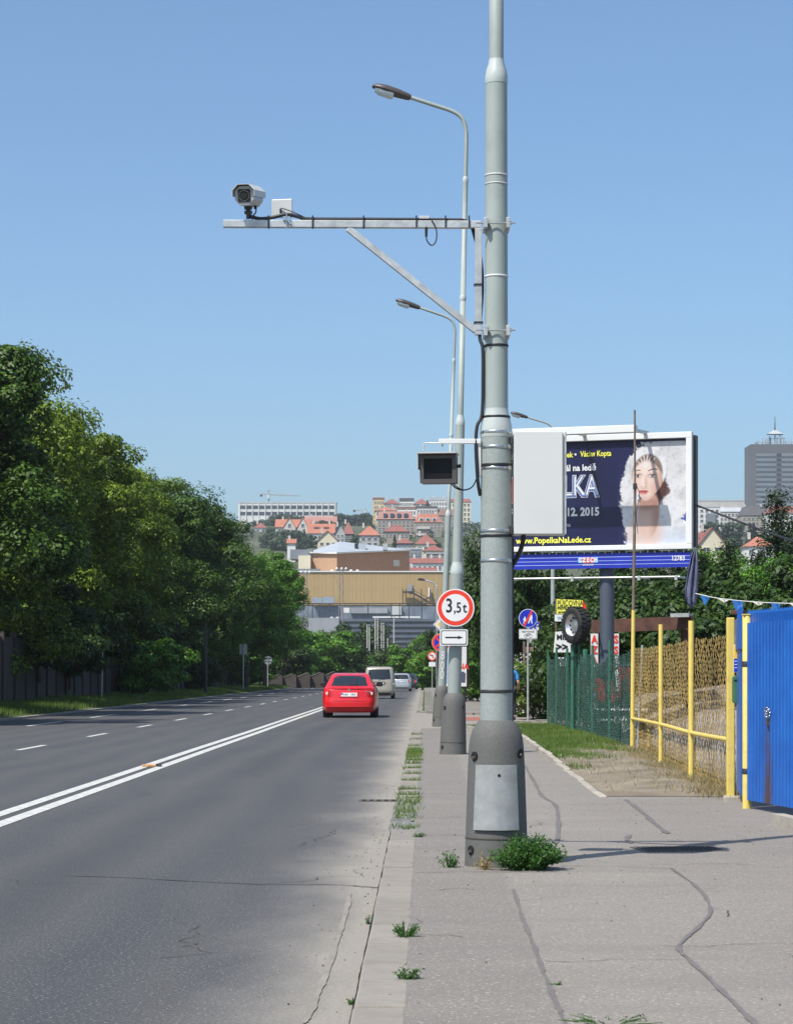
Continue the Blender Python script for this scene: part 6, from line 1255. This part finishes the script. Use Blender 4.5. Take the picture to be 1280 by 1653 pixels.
b.build('stair_frame', M['darkmetal'], sc); b = MB(); b.box((X_(662), -.3, Zt(949)), (7 * sp_, .3, 11 * sp_)); b.build('stair_door', M['lowgrey'], sc); b = MB(); b.cyl((X_(693), -1, Zt(964)), (X_(693), -1, Zt(949)), .35, .35, 8); b.build('flue', M['white'], sc)
for px in (576.5, 535, 566): b = MB(); b.lathe([(.1, 0), (.55, .2), (.6, .5), (.25, .85)], (X_(px), 8, Zt(922)), 10); b.build('roof_globe', M['white'], hall)

# lattice masts, poles, cranes
def lattice(label, px, py, Y, w0, w1, name='lattice_mast'):
    g = prof(Y) - .5; t = thing(name, label, 'mast', (at(px, 0, Y).x, Y, g)); h = at(0, py, Y).z - g; b = MB(); n = int(h / .95)
    for sx in (-1, 1):
        for sy in (-1, 1): b.bar((sx * w0 / 2, sy * w0 / 2, 0), (sx * w1 / 2, sy * w1 / 2, h), .10, .10)
    for k in range(n):
        z0, z1 = h * k / n, h * (k + 1) / n; a, c = (w0 + (w1 - w0) * k / n) / 2, (w0 + (w1 - w0) * (k + 1) / n) / 2
        for sy in (-1, 1): s_ = 1 if k % 2 else -1; b.bar((-a * s_, sy * a, z0), (c * s_, sy * c, z1), .07, .07); b.bar((sy * a, -a * s_, z0), (sy * c, c * s_, z1), .07, .07)
    b.build('lattice', tone('mast_steel', (.22, .19, .175)), t); b = MB(); b.box((0, 0, h + .1), (w1 + 1.6, .2, .2)); b.bar((-1.4, 0, h - .2), (-.5, 0, h - 3), .1, .1); b.build('cross_arm', tone('mast_steel', (.22, .19, .175)), t)
    b = MB()
    for x in (-.8, .1, .9): b.lathe([(.12, 0), (.3, .25), (.12, .5)], (x, 0, h + .2), 8)
    b.build('insulators', M['white'], t)
lattice('slender lattice mast before the ochre hall', 551, 922, 420, 1.15, .62); lattice('lattice mast at the left end of the ochre hall beside the trees', 493, 927, 450, 1.1, .7)
def wpole(label, px, py, Y, r=.10):
    g = prof(Y) - .5; h = at(0, py, Y).z - g; b = MB(); b.cyl((0, 0, 0), (0, 0, h), r * 1.3, r, 8); t = thing('power_pole', label, 'pole', (at(px, 0, Y).x, Y, g)); b.build('shaft', tone('pole_concrete', (.42, .40, .36)), t); b = MB(); b.box((0, 0, h - .3), (.9, .12, .12)); b.build('cross_arm', M['darkmetal'], t); return t
for px, py, Y, lb in ((582, 1042, 330, 'short pale pole left of the double poles at the road end'), (593, 1008, 340, 'left pole of the lower pale pair before the dark tree'), (596.5, 1008, 341, 'right pole of the lower pale pair before the dark tree'), (606, 998, 350, 'left pole of the tallest pale pair at the road end'), (610, 998, 351, 'right pole of the tallest pale pair at the road end'), (616, 1005, 352, 'left pole of the thin pair right of the tallest'), (619.5, 1005, 353, 'right pole of the thin pair right of the tallest'), (626, 1030, 355, 'short pale pole between the thin pair and the lone white pole'), (636, 995, 345, 'lone white pole before the dark hall wall')): wpole(lb, px, py, Y)
b = MB()
for k, (py, w_) in enumerate(((1036, .03), (1040, .03), (1048, .03))): b.tube([at(548, py + 1, 420), at(594, py + 2, 341), at(608, py, 350), at(637, py - 2, 345), at(700, py - 6, 345)], .045, 5)
tag(b.build('power_lines', M['black']), 'black power lines strung between the pale poles', 'wires')
def crane(label, px, pt_, pb, Y, x0, x1, pj):
    t = thing('tower_crane', label, 'crane', (at(px, 0, Y).x, Y, prof(Y) - 1)); g = t.location.z; s_ = Y / F; z = lambda p: at(0, p, Y).z - g; c = tone('crane_steel', (.30, .32, .34)); b = MB(); b.box((0, 0, (z(pt_)) / 2), (1.3, 1.3, z(pt_))); b.build('mast', c, t)
    b = MB(); b.bar(((x0 - px) * s_, 0, z(pj - 1)), ((x1 - px) * s_, 0, z(pj + 1.5)), .8, .9); b.bar((0, 0, z(pt_)), ((x1 - px) * .6 * s_, 0, z(pj)), .2, .25); b.bar((0, 0, z(pt_)), ((x0 - px) * s_, 0, z(pj)), .2, .25); b.build('jib', c, t); b = MB(); b.box(((x0 - px + 2) * s_, 0, z(pj + 1)), (4 * s_, 1.5, 3 * s_)); b.build('counterweight', M['darkmetal'], t); b = MB(); b.box((-.3, -.8, z(pj + 3)), (1.6, 1.6, 3)); b.build('cab', M['white'], t)
crane('grey tower crane above the white office block', 434, 791, 812, 1900, 420, 484, 799); crane('tiny pale crane on the skyline between the trees and the hilltop row', 590, 821, 840, 2400, 570, 594, 824)

# concrete panel wall on the left, stepped wall at the road end
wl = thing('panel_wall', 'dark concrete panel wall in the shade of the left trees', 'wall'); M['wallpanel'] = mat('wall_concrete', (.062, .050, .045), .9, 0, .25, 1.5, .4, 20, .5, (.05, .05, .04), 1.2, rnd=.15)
b = MB(); b.box((0, 0, 1.4), (.10, 2.42, 2.8)); pn = b.mesh('panel', M['wallpanel']); b = MB(); b.box((0, 0, 1.5), (.24, .24, 3.0)); pil = b.mesh('pillar', M['wallpanel'])
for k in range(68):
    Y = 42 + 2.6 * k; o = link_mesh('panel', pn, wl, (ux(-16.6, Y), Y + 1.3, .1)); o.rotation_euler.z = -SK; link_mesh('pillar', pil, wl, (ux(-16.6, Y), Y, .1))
sw = thing('stepped_wall', 'low dark wall with sloping stepped top at the far left of the road', 'wall')
for k in range(5):
    xa = at(432 + 22 * k, 0, 236).x; xb = at(456 + 22 * k, 0, 236).x; z0 = at(0, 1097 - k * 1.2, 236).z; z1 = at(0, 1090 - k * 1.2, 236).z; b = MB(); b.slab([(xa, -.5), (xb, -.5), (xb, z1), (xb - .25 * (xb - xa), z1 + .05), (xa, z0)], 236 + k * .6, 236.5 + k * .6); b.build('wall_section', M['wallpanel'], sw)
    b = MB(); b.bar((xa, 236.2 + k * .6, z0 + .05), (xb - .25 * (xb - xa), 236.2 + k * .6, z1 + .1), .5, .06); b.build('coping', M['kerb'], sw)
# distant street lamp
t = thing('street_lamp', 'small distant street lamp with brown head before the ochre hall', 'street lamp', (at(705, 0, 160).x, 160, PH), (0, 0, 0), None); b = MB(); z = at(0, 940, 160).z; b.tube(spline([(0, 0, -.1), (0, 0, z - 1.0), (-.05, 0, z - .35), (-.35, 0, z - .05), (-.9, 0, z + .1)], 6), .05, 8); b.build('mast', M['galv'], t); b = MB(); b.slab(smooth_closed([(-1.35, z + .1), (-1.25, z + .24), (-.9, z + .2), (-.85, z + .05)], 4), -.12, .12); b.build('head', M['lampbrown'], t)
# ---------------------------------------------------------------- trees
lime = make_tree('lime_tree', 11, (4.6, 4.6, 6.6), 8.6, 165, 620, .19, M['leaf_lime'], .28, (.55, 1.55))
lime2 = make_tree('lime_tree', 12, (4.8, 4.8, 6.4), 8.4, 165, 620, .19, M['leaf_lime'], .28, (.55, 1.55))
maple = make_tree('maple_tree', 13, (4.7, 4.7, 6.3), 8.5, 165, 620, .20, M['leaf_dark'], .28, (.55, 1.55))
maple2 = make_tree('maple_tree', 14, (5.0, 5.0, 6.2), 8.4, 165, 620, .20, M['leaf_dark'], .28, (.55, 1.55))
ash = make_tree('ash_tree', 15, (4.4, 4.4, 4.6), 9.6, 150, 520, .19, M['leaf_bright'], .22, (.5, 1.4))
LT = 'trees in the row along the left wall'
rows = [(62, -18.6, maple, 15.5, 'dark maple left of the picture whose shadow falls on the road'), (78, -18.6, maple2, 16.0, 'maple just outside the left picture edge'), (92, -19.0, lime2, 16.2, 'tall lime tree at the left edge, partly out of the picture'), (105, -19.4, lime, 16.6, 'tallest pale green lime tree near the left edge'), (115, -18.6, lime2, 14.9, 'pale green lime tree just right of the tallest one'), (127, -19.2, lime, 14.6, 'pale green lime tree, third along the left wall'), (139, -19.0, maple2, 14.9, 'dark maple next after the pale lime trees'), (152, -19.2, maple, 15.9, 'dark maple in the middle of the left tree row'), (167, -18.8, maple2, 15.9, 'broad dark maple beyond the middle of the left row'), (184, -19.6, maple, 15.2, 'dark maple before the bright ash trees'), (203, -19.8, ash, 14.6, 'bright green ash high at the back of the left row'), (222, -19.6, maple2, 14.6, 'dark maple farthest back in the left row')]
for k, (Y, u, pr, h, lb) in enumerate(rows): put(pr, USED, ux(u + 1.0, Y), Y, 0, h / (17.0 if Y < 135 else 16.2), k * 1.3, lb, 'tree', LT)
for k, (Y, u, h, lb) in enumerate(((190, -15.0, 13.8, 'bright green ash overhanging the road at the end of the left row'), (203, -14.3, 13.0, 'bright green ash behind the overhanging one, above the round sign'), (176, -17.0, 11.5, 'lower ash filling the gap before the overhanging one'))): put(ash, USED, ux(u, Y), Y, -1.2, h / 15.0, 2.1 * k + .4, lb, 'tree', LT)
small = make_tree('small_tree', 21, (2.1, 2.1, 2.9), 3.7, 60, 380, .19, M['leaf_hedge'], .12, (.45, .95))
small2 = make_tree('small_tree', 22, (2.3, 2.3, 2.6), 3.6, 60, 380, .18, M['leaf_bright'], .12, (.45, .95))
pine = make_conifer('pine_tree', 23, 7.0, 2.3, M['leaf_con'], .17, 30000); pine2 = make_conifer('spruce_tree', 24, 7.0, 1.8, M['leaf_con'], .15, 26000)
RT = 'trees behind the yard on the right'
for k, (px, Y, h, pr, hh, lb) in enumerate(((816, 98, 9.6, small, 7.8, 'slim dark tree rising left of the near post and billboard'), (838, 104, 8.2, small, 7.8, 'dark tree behind the blue footpath signs'), (888, 100, 7.6, small, 7.8, 'dark tree behind the trailer hire board'), (945, 80, 6.0, small, 7.8, 'dark tree left of the billboard column'), (1000, 74, 5.6, pine, 7, 'dark pine right of the billboard column'), (1052, 70, 5.3, pine, 7, 'dark pine under the right half of the billboard'), (1098, 70, 5.2, pine, 7, 'dark pine behind the hanging tarp'), (1150, 76, 6.1, small2, 7.3, 'light green tree just right of the billboard'), (1194, 80, 5.8, small, 7.8, 'dark tree between the light green tree and the spruce'), (1252, 74, 7.6, pine2, 7, 'tall spruce at the right edge before the tower'), (1300, 70, 6.6, pine, 7, 'pine cut by the right picture edge'), (1228, 68, 5.1, pine, 7.3, 'low pine in front of the tall spruce'), (1132, 66, 4.9, pine, 7.3, 'low pine above the left end of the bunting'), (1275, 62, 4.9, small2, 7.3, 'low leafy tree above the blue gate'), (1174, 68, 5.5, pine2, 7.3, 'low pine behind the second blue pennant'))):
    put(pr, USED, at(px, 0, Y).x, Y, .8 if px > 980 else 0, (h / hh * (.9 if px > 980 else 1)) * (.6 if px == 816 else 1), k * 1.7, lb, 'tree', RT, h / hh * (.9 if px > 980 else 1))
bush = make_tree('bush', 31, (1.3, 1.3, 1.0), 1.05, 40, 330, .12, M['leaf_hedge'], .04, (.25, .5), .3); bush2 = make_tree('bush', 32, (1.4, 1.4, 1.1), 1.1, 40, 330, .13, M['leaf_bright'], .04, (.25, .55), .3)
for k, (px, Y, s_, pr, lb) in enumerate(((772, 116, 1.1, bush2, 'green bush left of the near post beside the poster case'), (806, 112, 1.3, bush2, 'green bush hidden behind the near post'), (918, 74, 1.2, bush, 'bush behind the green net left of the tyre'), (1010, 68, 1.6, bush, 'bush behind the shed under the billboard column'), (1060, 66, 1.6, bush, 'bush behind the shed roof'), (1105, 64, 1.5, bush, 'bush behind the end of the shed roof'), (1160, 63, 1.5, bush, 'bush behind the net fence'), (1215, 62, 1.6, bush, 'bush behind the hinge post of the gate'), (1265, 60, 1.6, bush, 'bush behind the spiked gate top'), (955, 70, 1.5, bush, 'bush left of the billboard column'))):
    put(pr, USED, at(px, 0, Y).x, Y, .9 if px > 980 else 0, s_, k * 2.1, lb, 'bush', 'bushes on the right')
# flowering bush
fb = make_tree('flowering_bush', 33, (.82, .8, .95), 1.1, 46, 300, .10, M['grass'], .03, (.2, .42), .3); rng = np.random.default_rng(3); cen = clusters(rng, 150, (.95, .95, 1.1), 1.15, .8)
link_mesh('blossom', leaf_mesh('blossom', np.repeat(cen, 4, 0) + rng.normal(size=(600, 3)) * .02, rng.normal(size=(600, 3)) + np.array([0, -.8, .5]), np.full(600, .07), M['flower'], rng, .8), fb)
fb.location = (at(860, 0, 71).x, 71, PH); fb.scale = (.95, .9, .88); tag(fb, 'bush full of white blossom behind the thin sign posts', 'bush')
fb2 = copy_tree(fb); fb2.location = (at(843, 0, 75).x, 75, PH); fb2.scale = (.8, .8, .85); fb2.rotation_euler.z = 2; tag(fb2, 'white flowering bush just right of the near post', 'bush')
# left shrubs and road-end greenery
for k, (px, Y, z, s_, pr, lb) in enumerate(((236, 122, .1, 1.55, bush2, 'sunlit shrub hanging over the verge before the dark wall'), (215, 126, .9, 1.3, bush2, 'shrub topping the sunlit shrub at the wall'), (318, 158, .1, 1.3, bush, 'dark shrub beside the lamp mast'), (372, 192, .1, 1.7, bush2, 'sunlit shrub behind the square sign back'), (402, 216, .1, 2.0, bush2, 'shrub between the two sign backs'), (325, 172, 1.6, 1.4, bush2, 'shrub above the dark shrub by the lamp mast'), (455, 245, .0, 2.6, bush, 'dark shrub left of the stepped wall'), (480, 262, .5, 2.9, bush2, 'bright shrub above the stepped wall'), (515, 270, .3, 2.8, bush2, 'bright shrub behind the red car roof'), (545, 285, -.3, 3.0, bush, 'dark shrub left of the beige van'), (572, 300, -1.5, 2.8, bush2, 'shrub above the red car'), (672, 246, .0, 2.2, bush2, 'bright bush at the right of the road end'), (690, 225, .0, 1.7, bush2, 'bush beside the far pavement'), (655, 275, -.6, 2.7, bush, 'dark bush behind the silver car'), (625, 320, -2.5, 3.2, bush, 'dark bush above the beige van'))):
    put(pr, USED, at(px, 0, Y).x, Y, z, s_, k * 1.9, lb, 'bush', 'bushes at the road sides')
for k, (Y, z, s_, lb) in enumerate(((96, 1.6, 1.7, 'dark creeper bulging over the nearest stretch of the left wall'), (104, 1.2, 1.6, 'dark creeper hanging over the left wall below the tallest lime'), (113, 1.9, 1.7, 'dark creeper on the left wall right of the tallest lime'), (131, 1.6, 1.8, 'dark creeper over the left wall behind the sunlit shrub'), (140, 1.2, 1.8, 'dark creeper over the left wall under the first maple'), (150, 1.4, 1.9, 'dark creeper over the left wall under the second maple'))): put(bush, USED, ux(-16.3, Y), Y, z, s_, k * 1.3, lb, 'creeper', 'creepers on the left wall')
for k, (px, Y, h, pr, hh, lb) in enumerate(((468, 300, 8.0, small2, 7.3, 'round tree behind the stepped wall'), (520, 330, 9.0, small2, 7.3, 'bright tree left of the lattice mast'), (497, 320, 8.0, small, 7.8, 'dark tree between the two lattice masts'), (545, 345, 8.5, small, 7.8, 'dark tree at the foot of the slender lattice mast'), (584, 372, 18.0, small, 7.8, 'dark tree in the middle of the road end'), (602, 385, 15.0, small, 7.8, 'dark tree behind the pole pairs'), (625, 370, 10.0, pine, 7.3, 'dark conifer under the lone white pole'), (648, 330, 7.5, small, 7.8, 'dark tree before the dark hall wall'), (670, 300, 8.0, small2, 7.3, 'bright tree left of the no stopping sign'), (692, 262, 8.3, small2, 7.3, 'bright tree behind the priority sign'), (708, 240, 8.4, small, 7.8, 'dark tree behind the second lamp post'), (745, 190, 6.0, small2, 7.3, 'green tree behind the poster case'), (792, 150, 9.5, small, 8.6, 'dark tree just left of the near post'))):
    put(pr, USED, at(px, 0, Y).x, Y, prof(Y) - .2, h / hh, k * 2.3, lb, 'tree', 'trees at the road end')
# trees among the far roofs
far = make_tree('far_tree', 41, (4, 4, 5), 6.5, 36, 110, .95, M['leaf_far'], .3, (1.2, 2.2), .5); far2 = make_conifer('far_conifer', 42, 14, 3.6, M['leaf_far'], .9, 5000, .3)
FL = [(400, 843, 1450, 8), (412, 838, 1450, 9), (424, 836, 1500, 10), (437, 834, 1480, 10), (447, 828, 1500, 12), (456, 827, 1480, 12), (468, 828, 1500, 11), (480, 830, 1480, 10), (488, 831, 1500, 10), (520, 837, 1200, 10), (533, 838, 1200, 9), (462, 852, 1080, 9), (474, 852, 1060, 11), (483, 855, 1040, 12), (491, 853, 1030, 12), (500, 860, 1000, 9), (440, 850, 1150, 8), (548, 826, 1500, 11), (556, 828, 1500, 10), (565, 830, 1500, 10), (574, 828, 1520, 11), (583, 827, 1500, 11), (592, 825, 1500, 12), (600, 830, 1480, 10), (570, 860, 1080, 8), (576, 862, 1000, 8), (637, 862, 1010, 8), (690, 806, 1440, 12), (700, 868, 1000, 8), (676, 900, 880, 8), (690, 905, 860, 8), (705, 903, 860, 8), (430, 860, 1000, 9), (450, 868, 980, 10), (480, 872, 950, 9), (1148, 838, 1000, 12), (1183, 838, 1000, 13), (1218, 842, 960, 16), (1212, 842, 970, 15), (1240, 860, 850, 10), (1180, 862, 760, 9), (1265, 850, 850, 12), (612, 878, 950, 7), (560, 880, 900, 6)]
def far_label(px, Y, con):
    a, b_, hy, lb = min(HS, key=lambda h: max(0, h[0] - px, px - h[1]) + abs(h[2] - Y) * .08); w = lb.split()
    rel = 'left of' if px < a else 'right of' if px > b_ else 'before' if Y < hy else 'behind'
    return ('dark conifer ' if con else 'dark tree ') + rel + ' ' + ' '.join(lb.split()[:8])
ORD = ['leftmost', 'second', 'third', 'fourth', 'fifth', 'sixth', 'seventh', 'eighth', 'ninth', 'tenth']
FLAB = [far_label(px, Y, k in (13, 14, 26, 27, 37, 38)) for k, (px, py, Y, h) in enumerate(FL)]
def far_unique(k):
    same = sorted([i for i in range(len(FL)) if FLAB[i] == FLAB[k]], key=lambda i: FL[i][0])
    if len(same) == 1: return FLAB[k]
    i = same.index(k); return (ORD[i] + ' ' + FLAB[k]) if i == 0 else (ORD[i] + ' from left ' + FLAB[k])
for k, (px, py, Y, h) in enumerate(FL):
    zt_ = at(0, py, Y).z; con = k in (13, 14, 26, 27, 37, 38); pr = far2 if con else far; hh = 14 if con else 12.5
    put(pr, USED, at(px, 0, Y).x, Y + 3, zt_ - h, h / hh, k * 1.1, far_unique(k), 'tree', 'far trees among the roofs')
# wooded slope under the houses
rng = np.random.default_rng(8); n = 520; Yw = rng.uniform(480, 1500, n); pxw = rng.uniform(250, 1500, n); keep = ~((Yw < 790) & (pxw > 455) & (pxw < 745)); Yw, pxw = Yw[keep], pxw[keep]
cen = np.stack([(pxw - CX) * Yw / F, Yw, np.array([prof(y) for y in Yw]) + rng.uniform(0, 2.0, len(Yw))], 1); P, N, S = clump_leaves(rng, cen, rng.uniform(2, 4.0, len(cen)), 60, 1.3); N[:, 2] += .4
tag(link_mesh('wooded_slope', leaf_mesh('wooded_slope', P, N, S, M['leaf_far'], rng)), 'mass of dark greenery covering the slope below the houses', 'trees', None, 'stuff')

# ---------------------------------------------------------------- grass and weeds
rng = np.random.default_rng(17)
def scatter(n, f): return np.array([f() for _ in range(n)])
pts = []
for _ in range(60000):
    Y = rng.uniform(50, 225); u = -13.1 - 3.4 * rng.uniform(0, 1) ** .8; pts.append((ux(u, Y), Y, vz(u, Y) - .02))
tag(link_mesh('verge_grass', blades('verge_grass', pts, .22, .03, M['grass'], rng)), 'rough grass on the verge below the left wall', 'grass', None, 'stuff')
pts, dry = [], []
for _ in range(52000):
    Y = rng.uniform(26, 58.5); f = rng.uniform(0, 1); uL = 2.09 + .005 * (Y - 26) - (0 if Y < 48 else (Y - 48) ** 2 * .012); u = uL + (3.75 - uL) * f
    z = PH + .005 + .06 * math.sin(min(8, (u - uL) / (4.6 - uL) * 8) * .5); k = (Y - 37) / 8 + (.5 - f) * .9 + .4 * math.sin(Y * 1.3 + u * 4)
    if rng.uniform() < max(0, min(1, k)): pts.append((ux(u, Y), Y, z - .01))
    elif rng.uniform() < .02 + .5 * max(0, f - .6): dry.append((ux(u, Y), Y, z - .01))
tag(link_mesh('lawn_grass', blades('lawn_grass', pts, .11, .014, M['grass'], rng, .7)), 'green lawn strip before the green net fence', 'grass', None, 'stuff')
for _ in range(9000):
    t_ = rng.uniform(0, 1); p = C1.lerp(D2, t_); dry.append((p.x - abs(rng.normal()) * .28 + .25, p.y + rng.normal() * .2, PH + .03))
tag(link_mesh('dry_grass', blades('dry_grass', dry, .09, .010, M['grassdry'], rng, 1.6)), 'dry straw grass along the foot of the yellow net fence', 'dry grass', None, 'stuff')
pts = []
for yc, n, w in [(20.6, 90, .05), (24.6, 250, .25), (22.2, 160, .3), (23.3, 160, .3), (25.4, 130, .05), (26.2, 160, .05), (27.3, 200, .07), (29.6, 150, .05), (31.5, 170, .06), (33.5, 170, .06), (35.2, 200, .08), (36.5, 350, .12), (38.5, 700, .5), (40.0, 800, .6), (41.5, 500, .5), (44, 150, .1), (48, 150, .2), (52, 150, .3)]:
    for _ in range(n): Y = yc + rng.normal() * w; u = rng.uniform(KU0, KU1 + .03); pts.append((ux(u, Y), Y, PH - .03))
for _ in range(1500): Y = rng.uniform(84, 170); u = rng.uniform(-.25, .5) if rng.uniform() < .6 else -.02; pts.append((ux(u, Y), Y, PH - .01))
tag(link_mesh('kerb_grass', blades('kerb_grass', pts, .075, .012, M['grass'], rng, .9)), 'grass growing between the kerb stones', 'grass', None, 'stuff')
def weed(label, px, py, w, h, nst, leaf, seed, mt='leaf_weed', per=16, hgt=PH, spread=1.0):
    rng = np.random.default_rng(seed); p = gp(px, py, hgt); t = thing('weed', label, 'weed', p); b = MB(); P, N = [], []
    for _ in range(nst):
        a = rng.uniform(0, 6.28); r_ = w / 2 * rng.uniform(.15, 1) ** .7; tip = np.array([math.cos(a) * r_, math.sin(a) * r_ * .8, h * rng.uniform(.45, 1) * (1 - .45 * (r_ / (w / 2)) ** 2)]); base = np.array([math.cos(a) * r_ * .35, math.sin(a) * r_ * .3, -.01]); mid = (base + tip) / 2 + np.array([0, 0, h * .12])
        b.tube([base, mid, tip], [.003, .002, .001], 4, False)
        for _ in range(per):
            s_ = rng.uniform(.2, 1.02); q_ = base * (1 - s_) ** 2 + 2 * mid * s_ * (1 - s_) + tip * s_ * s_; P.append(q_ + rng.normal(size=3) * leaf * .5); N.append(rng.normal(size=3) * .7 + np.array([0, -.2, .7]))
    P, N = np.array(P), np.array(N); P[:, 2] = np.maximum(P[:, 2], .004); b.build('stems', M[mt] if mt != 'leaf_weed' else M['leaf_weed'], t); link_mesh('leaves', leaf_mesh('leaves', P, N, leaf * rng.uniform(.6, 1.3, len(P)), M[mt], rng, .45), t); return t
weed('large leafy green weed at the right foot of the near pedestal', 852, 1404, .58, .27, 190, .028, 1, per=26)
weed('sprawling weed at the left foot of the near pedestal', 727, 1400, .22, .13, 22, .020, 2, per=12)
weed('tuft of dry straw before the near pedestal', 782, 1404, .16, .13, 26, .02, 3, 'leaf_dry', 5)
weed('feathery grey green weed on the kerb joint', 655, 1512, .17, .09, 40, .011, 4, per=14)
weed('small bright weed on the kerb joint nearest the camera', 657, 1580, .11, .075, 14, .022, 5, per=10)
weed('thin weed in the gutter beside the kerb', 596, 1492, .05, .06, 8, .013, 6, per=8, hgt=.0); weed('tiny weed at the kerb foot near the bottom', 567, 1622, .04, .05, 6, .014, 7, per=7, hgt=.0)
weed('row of low weeds in the crack at the bottom edge', 985, 1650, .5, .025, 22, .012, 8, per=6); weed('tiny weed beside the sealed seam', 898, 1590, .07, .02, 8, .009, 9, per=6)
weed('low weeds at the far corner of the kerb cobbles', 676, 1351, .14, .04, 16, .016, 10, per=8)
rng = np.random.default_rng(30); b = MB()
for _ in range(260):
    Y = rng.uniform(8.5, 30); X_0 = rng.uniform(-.1, 3.4); s_ = rng.uniform(.003, .009); b.box((X_0, Y, PH + s_ * .4), (s_ * 1.5, s_ * 1.2, s_), Euler((0, 0, rng.uniform(0, 3))).to_matrix())
for _ in range(120):
    Y = rng.uniform(9, 30); s_ = rng.uniform(.004, .010); b.box((ux(KU0 - abs(rng.normal()) * .25 - .02, Y), Y, s_ * .4), (s_ * 1.5, s_ * 1.2, s_), Euler((0, 0, rng.uniform(0, 3))).to_matrix())
tag(b.build('grit', mat('grit_stone', (.22, .2, .18), .9, 0, .4, 200)), 'loose grit scattered on the pavement and gutter', 'grit', None, 'stuff')

# ---------------------------------------------------------------- summer haze over the valley
b = MB(); b.box((0, 1250, 79), (2600, 2700, 178)); hz_ = b.build('haze', None)
hm = bpy.data.materials.new('haze_air'); hm.use_nodes = True; hm.node_tree.nodes.clear()
ho = hm.node_tree.nodes.new('ShaderNodeOutputMaterial'); hv = hm.node_tree.nodes.new('ShaderNodeVolumePrincipled')
hv.inputs['Color'].default_value = (.82, .88, .95, 1); hv.inputs['Density'].default_value = .00012; hv.inputs['Anisotropy'].default_value = .2
hm.node_tree.links.new(hv.outputs[0], ho.inputs['Volume']); hz_.data.materials.clear(); hz_.data.materials.append(hm)
tag(hz_, 'thin summer haze filling the valley', 'haze', None, 'stuff')
